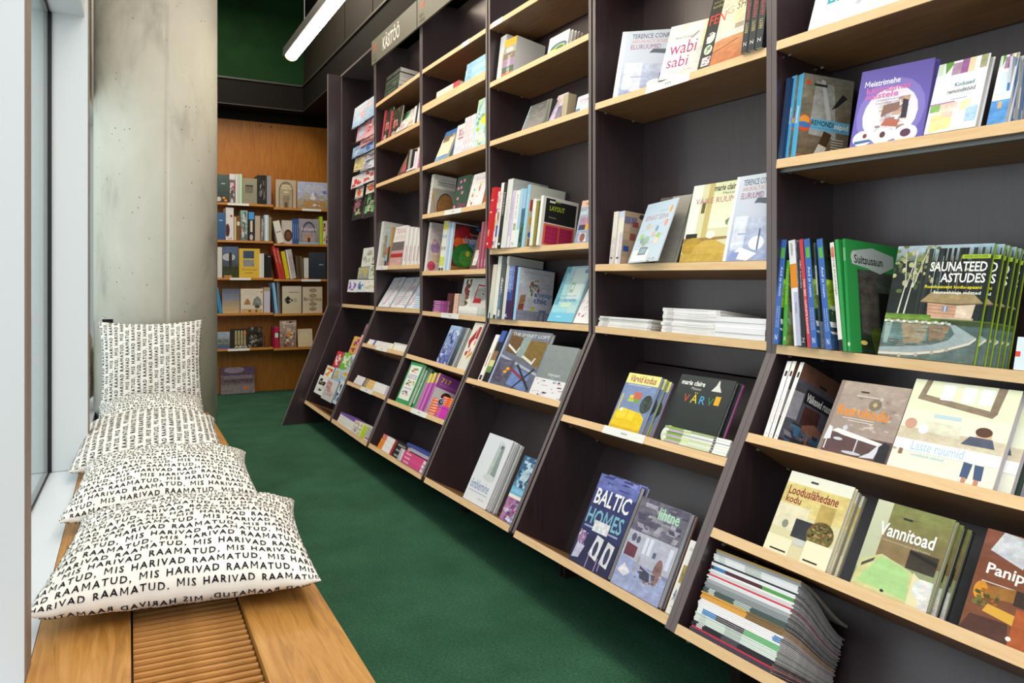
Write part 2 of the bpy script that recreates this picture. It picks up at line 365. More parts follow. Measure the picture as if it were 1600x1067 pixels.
# ================================================================ PILLOWS
PHR = 'MIS HARIVAD RAAMATUD, '
def pillow(name, label, mw, half, top, bot, seed, textrot=0, droop=0.0, phase=0, letters_bottom=True, curl=0.0):
    rr = random.Random(seed)
    ph = [rr.uniform(0, 6.28) for _ in range(10)]; fx = [rr.uniform(1.5, 4.5) for _ in range(10)]
    def S(u, v, side):
        e = (1-u*u)*(1-v*v)
        x = half*u*(1-.075*(1-v*v)*abs(u)**3); y = half*v*(1-.075*(1-u*u)*abs(v)**3)
        e = max(e, 0.0); h = (e**.42)
        wr = .0028*math.sin(fx[0]*3*u+fx[1]*2*v+ph[0]) + .0022*math.sin(fx[2]*4*v-fx[3]*3*u+ph[1]) + .002*math.sin(9*u*fx[4]/2+ph[2])*abs(v)**2
        pin = .0016*math.sin(26*u+ph[3])*abs(v)**6 + .0016*math.sin(26*v+ph[4])*abs(u)**6
        wr *= min(1, e*3)
        z = (top*h + wr + pin) if side > 0 else (-bot*h + pin)
        z += droop*(u*u*.6+v*v) + curl*v*abs(v)
        return Vector((x, y, z))
    t = thing(name, label, 'pillow', None, mw)
    n = 76; b = MB()
    for side in (1, -1):
        g = [[None]*(n+1) for _ in range(n+1)]
        def q(i): s = 2*i/n-1; return math.sin(s*math.pi/2)
        V = [S(q(i), q(j), side) for j in range(n+1) for i in range(n+1)]
        F = []
        for j in range(n):
            for i in range(n):
                f = (j*(n+1)+i, j*(n+1)+i+1, (j+1)*(n+1)+i+1, (j+1)*(n+1)+i)
                F.append(f if side > 0 else f[::-1])
        b.faces(V, F)
    b.build('cover', M['cotton'], t, True)
    # printed text, mapped letter by letter onto the cloth; spacing follows the cloth's own length, not its plan
    def arcmap(T):
        n_, tab, a = 160, [(0.0, 0.0)], 0.0; p = (0.0, T)
        for i in range(1, n_+1):
            x = i/n_; z = T*max(0, 1-x*x)**.42; a += math.hypot((x-p[0])*half, z-p[1]); p = (x, z); tab.append((a, x))
        def f(d):
            s = -1 if d < 0 else 1; d = min(abs(d), a*.9995); lo, hi = 0, n_
            while hi-lo > 1:
                m_ = (lo+hi)//2
                if tab[m_][0] <= d: lo = m_
                else: hi = m_
            (a0, x0), (a1, x1) = tab[lo], tab[hi]; return s*(x0+(x1-x0)*(d-a0)/(a1-a0))
        return f, a
    lb = MB(); cap, pitch = .0190, .0295
    for side in ((1, -1) if letters_bottom else (1,)):
        am, LN = arcmap(top if side > 0 else bot); sc = cap/.73; row = 0; y0 = -LN + (.011 if side > 0 else .009)
        while y0 + row*pitch < LN-.03:
            base = y0 + row*pitch; off = (phase + row*5 + (3 if side < 0 else 0)) % len(PHR); x = -LN+.008; k = 0
            while x < LN:
                ch = PHR[(off+k) % len(PHR)]; k += 1
                vs, fs, adv = GLYPH.get((1, ch), GLYPH[1, ' ']); w = (adv*.86 + .13)*sc if ch != ' ' else .42*sc
                if vs and x + w < LN-.004:
                    P = []
                    for (gx, gy) in vs:
                        uu, vv = x+gx*sc*.86, base+gy*sc
                        if side < 0: uu, vv = -uu, base+(.73-gy)*sc
                        if textrot: uu, vv = -vv, uu
                        uu = max(-.9992, min(.9992, am(uu))); vv = max(-.9992, min(.9992, am(vv)))
                        p = S(uu, vv, side); e = .0006
                        nrm = (S(min(uu+e, .9999), vv, side)-S(max(uu-e, -.9999), vv, side)).cross(S(uu, min(vv+e, .9999), side)-S(uu, max(vv-e, -.9999), side))
                        nrm = nrm.normalized() if nrm.length > 0 else Vector((0, 0, 1))
                        if nrm.z*side < 0: nrm = -nrm
                        P.append(p + nrm*.0017)
                    lb.faces(P, fs)
                x += w
            row += 1
    tag(lb.build('lettering', M['ink'], t), kind='stuff')
    return t
def PM(x, y, z, yaw, rx=0, ry=0):
    return Matrix.Translation((x, y, z)) @ Matrix.Rotation(math.radians(yaw), 4, 'Z') @ Matrix.Rotation(math.radians(rx), 4, 'X') @ Matrix.Rotation(math.radians(ry), 4, 'Y')
pillow('pillow', 'cream cotton pillow printed with black words, nearest on the bench beside the bare slats', PM(.182, 1.915, .528, -8, 0), .310, .095, .077, 1, 0, -.008, 2)
pillow('pillow', 'cream printed pillow lying second from the bare slats on the window bench', PM(.175, 2.575, .528, -5, 2), .295, .095, .077, 2, 0, -.008, 9)
pillow('pillow', 'cream pillow with its words turned sideways, lying third from the bare slats', PM(.155, 3.21, .535, -3, 5), .290, .11, .078, 3, 1, -.008, 4)
pillow('pillow', 'cream printed pillow lying at the foot of the upright pillow', PM(.19, 3.77, .540, -2, 6), .262, .095, .078, 4, 0, -.006, 13)
t = pillow('pillow', 'cream printed pillow standing upright against the concrete column, black tag on top', PM(.205, 4.13, .735, -1, 78), .272, .085, .05, 5, 1, 0, 7)
b = MB(); b.box(-.255, .262, -.002, -.20, .285, .002); b.build('tag', M['tag'], t)
pillow('pillow', 'cream printed pillow squeezed between window and concrete column', PM(-.165, 4.75, .72, 84, 84), .25, .06, .04, 6, 1, 0, 3)
# ================================================================ BOOKCASES ALONG THE RIGHT
XU, DEPTH, TOPZ, TILT = 1.845, .26, 3.05, math.radians(7.5)
def lerp(a, b, t): return a + (b-a)*t
def ZBEND(Y): return lerp(.994, 1.0, (Y-1.474)/4.35)
def XB(Y): return lerp(1.432, 1.506, (Y-1.474)/4.35)
def ZB(Y): return lerp(.2336, .178, (Y-1.474)/4.35)
def slant(Y):                                    # unit vectors in XZ: down the slanted front, and into the shelf
    dx, dz = XB(Y)-XU, ZB(Y)-ZBEND(Y); l = math.hypot(dx, dz)
    return (dx/l, dz/l), (-dz/l, dx/l)
# inner faces of the bays (photo pixels on the front edge), left and right
BAYS = [(534.5, 584.5, 478), (587.7, 656, 485), (660.2, 759, 495), (765.8, 920, 505), (930.5, 1198, 515), (1213.8, 1760, 545)]
BY = [(on_x(a, y, XU).y, on_x(c, y, XU).y) for a, c, y in BAYS]
def profile(Y, front=0.0):
    (sx, sz), (dx, dz) = slant(Y); zb = ZBEND(Y); xb, zbt = XB(Y), ZB(Y)
    return [(XU-front, TOPZ), (XU-front, zb+.004), (xb-front*.9, zbt-front*.3), (xb+.27*dx, zbt+.27*dz),
            (1.69, max(.02, zbt-.12)), (1.69, 0), (2.08, 0), (2.12, .5), (XU+DEPTH+.02, zb-.1), (XU+DEPTH+.02, TOPZ)]
CASE_LABEL = ['dark postcard bookcase with slanted foot at the far end of the shelving', 'dark bookcase with beech edged shelves under the craft sign, next to the postcards',
              'dark beech edged bookcase holding the red spined book and a white rattan chair book', 'dark beech edged bookcase holding the magenta cover LAYOUT and the smart loft book',
              'dark beech edged bookcase with stacks of white softcovers on its middle shelf', 'nearest dark bookcase, holding the sauna books and the tall magazine pile']
CASES, SH = [], {}
def shelf_frame(P0, P1, d, nrm): return dict(L=P0, R=P1, d=d.normalized(), n=nrm.normalized(), a=(P1-P0).normalized())
for k, (ya, yb) in enumerate(BY):
    t = thing('bookcase', CASE_LABEL[k], 'bookcase', 'dark bookcases along the aisle', Matrix.Translation((XU, (ya+yb)/2, 0)))
    t['_o'] = 0; del t['_o']
    inv = Matrix.Translation((-XU, -(ya+yb)/2, 0)); CASES.append((t, inv))
    th = .0172
    for Y0, Y1 in ((ya, ya+th), (yb-th, yb)):
        b = MB(); b.prism([(p[0]-XU, p[1]) for p in profile(Y0)], lambda p, y: (p[0], y-(ya+yb)/2, p[1]), Y0, Y1, None, 0)
        o = b.build('side_panel', M['wenge'], t)
        # front edging: a thin strip following the bent front
        pr = profile(Y0)[:3]; (sx, sz), (dx, dz) = slant(Y0); e = MB(); m0 = (ya+yb)/2
        for (x0, z0), (x1, z1), off in ((pr[0], pr[1], (-.0012, 0)), (pr[1], pr[2], (-.0012*dx, -.0012*dz))):
            e.hexa([(x1-XU, Y0-m0, z1), (x1-XU+off[0], Y0-m0, z1+off[1]), (x1-XU+off[0], Y1-m0, z1+off[1]), (x1-XU, Y1-m0, z1),
                    (x0-XU, Y0-m0, z0), (x0-XU+off[0], Y0-m0, z0+off[1]), (x0-XU+off[0], Y1-m0, z0+off[1]), (x0-XU, Y1-m0, z0)])
        e.build('edging', M['panel_edge'], o)
    b = MB(); m0 = (ya+yb)/2
    b.box(DEPTH, yb-m0, ZBEND(ya)-.12, DEPTH+.012, ya-m0, TOPZ); b.build('back_panel', M['wenge'], t)
    (sx, sz), (dx, dz) = slant((ya+yb)/2); b = MB()
    p0 = (DEPTH*dx+.0, ZBEND(ya)+DEPTH*dz+.06*0); p1 = (XB(ya)-XU+DEPTH*dx, ZB(ya)+DEPTH*dz)
    b.prism([p0, p1, (p1[0]+.012*dx, p1[1]+.012*dz), (p0[0]+.012*dx, p0[1]+.012*dz)], lambda p, y: (p[0], y-m0, p[1]), yb, ya)
    b.build('lower_back_panel', M['wenge'], t)

def add_shelf(k, key, zl, zr, lower, th=.028, label=None, channel=False):
    """A shelf board of bay k; zl, zr: heights of its top front edge at its left (far) and right (near) end."""
    ya, yb = BY[k]; t, inv = CASES[k]
    if lower:
        def fr(Y, z):
            u = (z-ZBEND(Y))/(ZB(Y)-ZBEND(Y)); return Vector((lerp(XU, XB(Y), u), Y, z))
        (sx, sz), (dx, dz) = slant((ya+yb)/2); d = Vector((dx, 0, dz)); dn = Vector((sx, 0, sz))
    else:
        def fr(Y, z): return Vector((XU, Y, z))
        d = Vector((math.cos(TILT), 0, -math.sin(TILT))); dn = Vector((-math.sin(TILT), 0, -math.cos(TILT)))
    P0, P1 = fr(ya, zl), fr(yb, zr)
    f = shelf_frame(P0, P1, d, -dn); SH[key] = f; f['lower'] = lower; f['Y'] = yb
    def board(s0, s1, th_, off=0):
        c = [P1+d*s0, P1+d*s1, P0+d*s1, P0+d*s0]
        return [p+dn*(th_+off) for p in c] + [p+dn*off for p in c]
    b = MB(); b.hexa([inv @ p for p in board(.004, DEPTH-.002, th)])
    sh = b.build('shelf', M['shelf'], t)
    b = MB(); b.hexa([inv @ p for p in board(0, .004, th)]); b.build('edge_band', M['beech'], sh)
    if label:
        b = MB(); q0, q1 = (at_px(f, x) for x in label); c = []
        c = [q1-d*.0015, q1-d*.0003, q0-d*.0003, q0-d*.0015]
        b.hexa([inv @ (p+dn*(th*1.05)) for p in c] + [inv @ (p-dn*.001) for p in c]); pl = b.build('price_label', M['label'], sh)
        b = MB(); a = f['a']; w = (q1-q0).length; q = q0-d*.0017
        for i in range(3 if w > .1 else 1):
            u0 = w*(.46+.05*i); b.face([inv @ (q+a*u0+dn*th*.35), inv @ (q+a*u0+dn*th*.62), inv @ (q+a*(u0+w*.035)+dn*th*.62), inv @ (q+a*(u0+w*.035)+dn*th*.35)])
        b.build('label_text', M['label_ink'], pl)
    if channel:
        b = MB(); b.hexa([inv @ p for p in board(.02, .032, .010, th)]); b.build('metal_channel', M['steel'], sh)
    for s in (.05, .2):                            # shelf pins under the board at its far end
        q = P0 + f['a']*.006 + d*s + dn*(th+.004); b = MB(); q = inv @ q
        b.tube([q, q+Vector((0, -.009, 0))], .0035, 6); b.build('shelf_pin', M['pin'], sh)
    return f
def at_px(f, x, off=0.0):
    P = f['L'] + f['d']*off
    return P + f['a']*along_for_x(P, f['a'], x)
def zx(x, y): return on_x(x, y, XU).z
def upper(k, key, l, r, **kw): add_shelf(k, key, on_y(l[0], l[1], BY[k][0]).z if False else zx(*l) + (0), zx(*r), False, **kw)
def lower(k, key, l, r, **kw):
    # height of the slanted front at the px height, on the plane of each end
    def solve(Y, x, y):
        lo, hi = .1, 1.05
        for _ in range(40):
            z = (lo+hi)/2; u = (z-ZBEND(Y))/(ZB(Y)-ZBEND(Y))
            if proj(Vector((lerp(XU, XB(Y), u), Y, z)))[1] < y: hi = z
            else: lo = z
        return z
    add_shelf(k, key, solve(BY[k][0], *l), solve(BY[k][1], *r), True, **kw)
upper(0, '0m', (534.5, 474.5), (584.5, 478.2)); lower(0, '0b', (477.5, 625), (521, 652))
upper(1, '11', (589.4, 161.3), (657.5, 111.9)); upper(1, '12', (589, 224.2), (658.2, 187.9)); upper(1, '13', (589, 287.5), (658.2, 260.5))
upper(1, '14', (587.6, 415.9), (657.3, 412.6), label=(588.5, 606)); upper(1, '15', (587.5, 479.4), (656, 482.8))
lower(1, '16', (567.7, 535.5), (635, 550), label=(589, 606)); lower(1, '17', (545, 594.6), (609, 618.7), label=(565, 583)); lower(1, '18', (523, 653.7), (581, 690.6))
upper(2, '21', (662.5, 107.5), (761, 42.5), label=(722, 734)); upper(2, '22', (663, 163.7), (761, 108.7), th=.05); upper(2, '23', (661.8, 259.5), (761, 223))
upper(2, '24', (662, 335), (759.5, 317.5), label=(695, 721)); upper(2, '25', (661.6, 423.7), (760, 419.6)); upper(2, '26', (660, 485.6), (758.8, 495), label=(690, 717))
lower(2, '27', (638.6, 552.2), (733, 578.8)); lower(2, '28', (613, 622.4), (703, 656.4), label=(644, 668)); lower(2, '29', (586, 692), (670, 741))
upper(3, '31', (768, 36.9), (921, -58), label=(769, 786)); upper(3, '32', (768, 128), (922, 50.8)); upper(3, '33', (767.5, 220), (920.5, 167.5))
upper(3, '34', (767, 389.5), (920.5, 378)); upper(3, '35', (765.8, 497.5), (920, 507.5))
lower(3, '36', (736, 589.4), (883, 627)); lower(3, '37', (676, 745), (811, 821))
upper(4, '40', (932, -60), (1198, -165)); upper(4, '41', (932, 161), (1197.5, 74), label=(1010, 1078)); upper(4, '42', (931, 413), (1198, 407)); upper(4, '43', (930.5, 509), (1198, 533.5))
lower(4, '44', (886.5, 647), (1150, 715.5), label=(945, 1009)); lower(4, '45', (818.8, 828), (1048, 962))
upper(5, '51', (1214, 64.5), (1760, -118)); upper(5, '52', (1214, 249), (1760, 160), channel=True); upper(5, '53', (1214.2, 538), (1760, 597))
lower(5, '54', (1176.5, 675.5), (1710, 803)); lower(5, '55', (1126, 823.4), (1660, 1039)); lower(5, '56', (1061, 974), (1500, 1262))

# far end panel standing proud of the postcard bay, and its cross board above
ya0 = BY[0][0]
t, inv = CASES[0]; m0 = (BY[0][0]+BY[0][1])/2
b = MB(); f0 = on_y(513, 300, ya0+.02).x; foot = on_z(441, 664.5, 0).x
b.prism([(f0-XU, TOPZ+.0), (f0-XU, 1.02), (foot-XU, 0), (.22, 0), (.27, .9), (.27, TOPZ)], lambda p, y: (p[0], y-m0, p[1]), ya0+.018, ya0+.05)
o = b.build('end_panel', M['wenge'], t); e = MB()
for (x0, z0), (x1, z1) in (((f0-XU, TOPZ), (f0-XU, 1.02)), ((f0-XU, 1.02), (foot-XU, 0))):
    e.hexa([(x1, ya0+.017-m0, z1), (x1-.0015, ya0+.017-m0, z1), (x1-.0015, ya0+.051-m0, z1), (x1, ya0+.051-m0, z1), (x0, ya0+.017-m0, z0), (x0-.0015, ya0+.017-m0, z0), (x0-.0015, ya0+.051-m0, z0), (x0, ya0+.051-m0, z0)])
e.build('edging', M['panel_edge'], o)
b = MB(); b.box(-.012, BY[0][1]-m0, TOPZ-.02, .26, ya0-m0, TOPZ-.002); b.build('top_board', M['panel_edge'], t)

# header signs
def sign(y0, y1, z0, z1, lab, word):
    t = thing('header_sign', lab, 'sign', 'header signs above the bookcases', Matrix.Translation((XU-.018, y1, z0)))
    b = MB(); b.box(-.012, y0-y1, 0, 0, 0, z1-z0); b.build('sign_board', M['sign'], t)
    h, w = z1-z0, y1-y0
    def put(text, u0, u1, v0, v1, m, bold=1, name='lettering'):
        V, F, x = layout(text, bold); xs = [p[0] for p in V]; ys = [p[1] for p in V]; q = MB()
        sx = (u1-u0)*w/(max(xs)-min(xs)); sy = (v1-v0)*h/(max(ys)-min(ys))
        q.faces([(-.0128, -(u0*w+(p[0]-min(xs))*sx), v0*h+(p[1]-min(ys))*sy) for p in V], F); q.build(name, m, t)
    put('rd', .06, .12, .52, .86, M['sign_orange'], 1, 'orange_mark'); put('raamat', .04, .13, .08, .2, M['sign_dark'], 0, 'small_text'); put('äri', .04, .11, .26, .4, M['sign_dark'], 0, 'small_text')
    if word: put(word, .28, .66, .22, .86, M['sign_white'], 1)
M['sign_orange'] = mat('orange_sign_ink', 'e2562a', .5); M['sign_dark'] = mat('dark_sign_ink', '4a453a', .6); M['sign_white'] = mat('white_sign_ink', 'f2f2ee', .5)
sz0 = on_x(590, 97, XU-.02).z; sz1 = on_x(588, 61, XU-.02).z
sign(BY[1][1]-.015, BY[1][0]+.018, sz0, sz1, 'warm grey header sign reading KÄSITÖÖ in white letters', 'KÄSITÖÖ')
sign(BY[2][1]-.015, BY[2][0]+.015, sz0, sz1, 'warm grey header sign with an orange mark, right of the lettered one', None)

# ================================================================ BOOKS
def prints(b, art, w, h, face):
    """Printed matter: flat coloured shapes and lettering laid on the cover ('f') or spine ('s')."""
    T = face[1]; z = [.0002]; step = min(.00005, .0008/max(1, len(art)))
    def P(u, v):
        u = min(1.0, max(0.0, u)); v = min(1.0, max(0.0, v))
        return (u*w, -z[0], v*h) if face[0] == 'f' else (-z[0], T-u*T, v*h)
    W = w if face[0] == 'f' else T
    def c4(c, m=0.0): return (*lin(c), m)
    for it in art:
        k = it[0]; z[0] += step
        if k == 'r':
            _, u0, v0, u1, v1, c = it[:6]; b.face([P(u0, v0), P(u1, v0), P(u1, v1), P(u0, v1)], c4(c, it[6] if len(it) > 6 else 0))
        elif k == 'g':
            _, u0, v0, u1, v1, c, c2 = it[:7]; m = it[7] if len(it) > 7 else 0
            b.face([P(u0, v0), P(u1, v0), P(u1, v1), P(u0, v1)], (c4(c, m), c4(c, m), c4(c2, m), c4(c2, m)))
        elif k == 'e':
            _, cu, cv, ru, rv, c = it[:6]; n = 18
            b.face([P(cu+ru*math.cos(2*math.pi*i/n), cv+rv*math.sin(2*math.pi*i/n)) for i in range(n)], c4(c, it[6] if len(it) > 6 else 0))
        elif k == 'p':
            b.face([P(*q) for q in it[1]], c4(it[2], it[3] if len(it) > 3 else 0))
        elif k == 'n':                              # scattered small shapes inside a photographic patch
            _, u0, v0, u1, v1, cnt, cols, seed = it[:8]; s = it[8] if len(it) > 8 else .12
            q = random.Random(seed)
            for i in range(cnt):
                du, dv = (u1-u0)*s*q.uniform(.4, 1.3), (v1-v0)*s*q.uniform(.3, 1.1)
                a, c = q.uniform(u0, u1-du), q.uniform(v0, v1-dv); sk = du*q.uniform(-.5, .5)
                cl = lambda x: min(u1, max(u0, x))
                z[0] += .000002
                b.face([P(a, c), P(a+du, c), P(cl(a+du+sk), c+dv), P(cl(a+sk), c+dv)], c4(q.choice(cols), .5))
        elif k in ('t', 'v', 'w'):                  # lettering fitted to a box; v reads downwards, w upwards
            _, u0, v0, u1, v1, s, c = it[:7]; V, F, x = layout(s, it[7] if len(it) > 7 else 1)
            xs = [p[0] for p in V]; ys = [p[1] for p in V]; x0, x1, y0, y1 = min(xs), max(xs), min(ys), max(ys)
            Q = []
            for p in V:
                a, e = (p[0]-x0)/(x1-x0), (p[1]-y0)/(y1-y0)
                if k == 't': Q.append(P(lerp(u0, u1, a), lerp(v0, v1, e)))
                elif k == 'v': Q.append(P(lerp(u0, u1, e), lerp(v1, v0, a)))
                else: Q.append(P(lerp(u1, u0, e), lerp(v0, v1, a)))
            b.faces(Q, F, c4(c))
NB = [0]
def make_book(O, a, u, n, w, h, t, cov, label, art=(), sart=(), spc=None, bc=None, grp=None, name='book', cat='book', hard=True, pages='paper', mott=0):
    """w along a (spine to fore edge), h along u, thickness t away from n; O is the bottom corner of the front cover at the spine."""
    NB[0] += 1
    mw = Matrix(((a.x, -n.x, u.x, O.x), (a.y, -n.y, u.y, O.y), (a.z, -n.z, u.z, O.z), (0, 0, 0, 1)))
    r = thing(name, label, cat, grp, mw)
    e = min(.0022 if hard else .0006, t*.2); b = MB()
    k = lambda c: (*lin(c), mott)
    b.box(0, 0, 0, w, e, h, k(cov)); b.box(0, t-e, 0, w, t, h, k(bc or cov)); b.box(0, e, 0, e, t-e, h, k(spc or cov))
    prints(b, art, w, h, ('f', t)); prints(b, sart, w, h, ('s', t))
    b.build('cover', M['print'], r)
    g = .0035 if hard else .0006; b = MB(); b.box(e, e, g, w-g, t-e, h-g); b.build('page_block', M[pages], r)
    return r
def basis(f, yaw, lean, roll=0):
    a0, n0 = f['a'], -f['d']; u0 = a0.cross(n0) if False else f['n']
    n0 = a0.cross(u0).normalized(); u0 = n0.cross(a0).normalized()
    y = math.radians(yaw); a = a0*math.cos(y) - n0*math.sin(y); n = n0*math.cos(y) + a0*math.sin(y)
    l = math.radians(lean); u = u0*math.cos(l) - n*math.sin(l); n = n*math.cos(l) + u0*math.sin(l)
    if roll:
        q = math.radians(roll); a, u = a*math.cos(q)-u*math.sin(q), u*math.cos(q)+a*math.sin(q)
    return a, u, n
ORD = ['first', 'second', 'third', 'fourth', 'fifth', 'sixth', 'seventh', 'eighth', 'ninth', 'tenth', 'eleventh', 'twelfth']
def ordn(i):
    i += 1; tens = {2: 'twenty', 3: 'thirty', 4: 'forty', 5: 'fifty'}
    if i <= 12: return ORD[i-1]
    if i < 20: return ['thirteenth', 'fourteenth', 'fifteenth', 'sixteenth', 'seventeenth', 'eighteenth', 'nineteenth'][i-13]
    return tens[i//10][:-1] + 'ieth' if i % 10 == 0 else tens[i//10] + '-' + ORD[i % 10 - 1]
def bk(S, mode, x0, x1, yt, cov, label, w=None, t=None, lean=None, yaw=None, dx=None, n=1, sh=.0, gap=.0015, copy=None, lift=0.0, roll=0, grp=None, **kw):
    f = SH[S]
    if mode == 's':                               # spine towards the viewer
        yaw = 90 if yaw is None else yaw; lean = lean or 0; dx = .012 if dx is None else dx
        O = at_px(f, x1, dx); t_ = t or max(.004, (O-at_px(f, x0, dx)).length); a, u, nn = basis(f, yaw, lean, roll)
        w_ = .19 if w is None else w
        if w_ > 5: w_ = along_for_x(O, a, w_)
    else:                                         # front cover towards the viewer
        yaw = yaw or 0; lean = (0 if f.get('lower') else 9) if lean is None else lean; dx = .010 if dx is None else dx
        O = at_px(f, x0, dx); t_ = t or .012; a, u, nn = basis(f, yaw, lean, roll)
        w_ = along_for_x(O, a, x1)
        if 'Y' in f: w_ = min(w_, (O.y-f['Y']-(.011 if f['lower'] else .004))/max(.05, -a.y))
    if mode == 's' and 'Y' in f and a.dot(f['d']) > .3: w_ = min(w_, (DEPTH-dx-.012-.03*abs(math.sin(math.radians(lean))))/a.dot(f['d']))
    if mode == 's' and 'Y' in f and a.y < -.05: w_ = min(w_, (O.y-f['Y']-.004)/-a.y)
    O = O + f['n']*(lift + .0004 + max(0, t_*math.sin(math.radians(lean))))
    h = along_for_y(O, u, yt); out = []
    if mode == 's' and 'Y' in f and not f['lower'] and a.dot(f['d']) > .3: w_ = min(w_, (DEPTH-dx-.010-h*math.sin(TILT))/a.dot(f['d']))
    for i in range(n):
        q = O - nn*(t_+gap)*i + f['a']*sh*i + f['n']*((t_+gap)*i*max(0, math.sin(math.radians(lean))))
        if mode == 's': q = O + f['a']*(sh or (t_+gap))*i
        lab = label if i == 0 else (copy or label) % ordn(i-1) if '%' in (copy or label) else label
        out.append(make_book(q, a, u, nn, w_, h, t_, cov, lab, grp=grp if n == 1 else (grp or kw.get('gname')), **{k: v for k, v in kw.items() if k != 'gname'}))
    return out
def stk(S, x0, x1, items, desc, w=.17, t=.012, dx=.008, lift=0.0, jit=.004, seed=1, hard=False, grp=None, name='book', yaw=0, sarts=None, topart=(), cat='book', fmt=None):
    """A pile of books lying flat, spines to the viewer; items: spine colours from the bottom up."""
    f = SH[S]; q = random.Random(seed); z = lift + .0006
    n0 = f['n']; d = f['d']
    for i, c in enumerate(items):
        tt = t[i] if isinstance(t, (list, tuple)) else t
        c, lab = c if isinstance(c, tuple) else (c, None)
        j = q.uniform(-jit, jit); dj = dx + q.uniform(-jit, jit)*.6
        O = at_px(f, x1, dj) + f['a']*j; h = (at_px(f, x1, dj)-at_px(f, x0, dj)).length
        if 'Y' in f and dj > -.01 and O.y < f['Y']+.008: ex = f['Y']+.008-O.y; O.y += ex; h -= ex
        u = -f['a']; nn = d.cross(u).normalized(); a = u.cross(nn)
        if nn.dot(n0) < 0: nn = -nn
        y = math.radians(yaw + q.uniform(-.5, .5)); a, u = a*math.cos(y)+u*math.sin(y), u*math.cos(y)-a*math.sin(y)
        a = u.cross(nn)
        O = O + n0*(z+tt)
        L_ = lab or (fmt or '%s, %s up from the shelf') % (desc, ordn(i))
        make_book(O, a, u, nn, w, h, tt, c, L_, sart=(sarts(i) if sarts else ()), art=topart if i == len(items)-1 else (), hard=hard, grp=grp, name=name, cat=cat)
        z += tt + .0004
    return z
# ================================================================ BOOKS, nearest bookcase
PHOTO = lambda *a: ('n',) + a
bk('51', 'f', 1262, 1425, -118, 'e8e5e4', 'white book with turquoise capital letters, on the highest shelf in view', lean=10, t=.015,
   art=[('g', .0, 0, 1, 1, 'e9e4e6', 'dfe2e6'), ('r', 0, 0, .05, 1, 'f4f3f2'), ('t', .15, .2, .72, .335, 'ELUVA', '2f9fb8'), ('p', [(.45, .12), (.62, .28), (.64, .27), (.5, .1)], 'b9bcc0'), ('e', .78, .2, .16, .12, 'c9ccc2', .5), ('n', .62, .08, .96, .3, 14, ['d5d5cc', 'bfc2b6', 'e6e3dd'], 3)])
rem = [('g', 0, 0, 1, 1, '6b5a44', '8e8878', .5), ('p', [(.2, .3), (.75, .28), (.62, .9), (.25, .93)], 'a9a9a4', .5), ('p', [(.35, .95), (.43, .95), (.62, .5), (.54, .48)], 'c9cbc8'), ('p', [(.6, .62), (.72, .66), (.9, .78), (.8, .82)], '2a2a2c'),
       ('r', .0, .36, 1, .49, '6fbde0'), ('e', .1, .42, .14, .1, 'e25a2a'), ('e', .1, .45, .1, .06, 'f3a23a'), ('e', .1, .4, .13, .035, '4a7dc0'), ('t', .24, .41, .68, .475, 'REMONDI', '1c2c38'), ('t', .7, .385, .97, .465, 'nipid', 'ffffff'), ('t', .24, .375, .9, .395, 'nõuanded kodu korda tegijale', '29506a', 0),
       ('p', [(.42, .2), (.58, .17), (.66, .33), (.5, .36)], '4a3a26'), ('p', [(.3, .02), (.5, .02), (.58, .17), (.42, .2)], 'd8d2c8'), ('e', .1, .9, .05, .03, 'd8582a'), ('r', .22, .87, .48, .9, '34302c'), ('r', .0, 0, 1, .05, '9b6b3e', .4)] + [('r', .66, .12+.03*i, .9, .132+.03*i, 'cfc9bd') for i in range(6)]
bs = [('r', 0, 0, 1, 1, '57b4e4'), ('w', .25, .42, .75, .62, 'REMONDInipid', 'ffffff')]
bk('52', 's', 1215, 1221.5, 121, '22385c', 'thin dark blue book in the corner beside the light blue spines', w=.2, dx=.0)
bk('52', 's', 1222.5, 1231, 117, '57b4e4', 'light blue spined repair book, the left one of two copies', w=.21, sart=bs, art=rem, yaw=80)
bk('52', 's', 1232, 1242.5, 113.5, '57b4e4', 'light blue spined repair book whose brush and plaster cover shows', w=1321, sart=bs, art=rem, spc='57b4e4', yaw=72)
mst = [('g', 0, 0, 1, 1, '6d62b8', '6a5cb4'), ('e', .5, .4, .47, .44, '8579c8'), ('e', .5, .38, .38, .345, 'e4e0ec'), ('n', .26, .16, .76, .6, 40, ['bfb6c4', 'd8d2dc', '8c7f88', 'e9e2e2', 'b89888'], 5, .2), ('p', [(.38, .36), (.62, .42), (.62, .52), (.4, .5)], '8a6a60'), ('p', [(.66, .3), (.74, .3), (.74, .52), (.66, .55)], '3a3440'), ('p', [(.4, .24), (.62, .2), (.66, .28), (.46, .33)], 'b46a5a'),
       ('e', .17, .1, .14, .1, 'e8e4ef'), ('e', .44, .1, .14, .1, 'f0eef4'), ('e', .76, .1, .16, .11, 'e8e0ea'), ('p', [(.06, .03), (.3, .05), (.28, .08), (.06, .07)], '3a6a9a'), ('e', .2, .13, .03, .03, '7a3f3a'), ('e', .45, .12, .04, .04, '5a3a48'), ('e', .76, .11, .07, .05, '5c3f58'),
       ('t', .08, .77, .58, .85, 'Meistrimehe', 'f6f4fa'), ('t', .12, .68, .74, .76, 'käsiraamat', 'd873b4'), ('t', .12, .6, .58, .68, 'naistele', 'd873b4'), ('t', .3, .555, .66, .58, 'Kodus, aia ja maja', '6a5aa0', 0), ('t', .28, .52, .62, .54, 'ning auto hooldus', '504a70', 0)]
bk('52', 'f', 1327, 1441, 113, '6a5fb6', 'purple handyman book for women with round pictures on its cover', lean=7, yaw=8, t=.014, art=mst, n=2, sh=.004, copy='%s purple copy hidden behind the handyman book for women' , spc='6a5fb6', grp='purple handyman books')
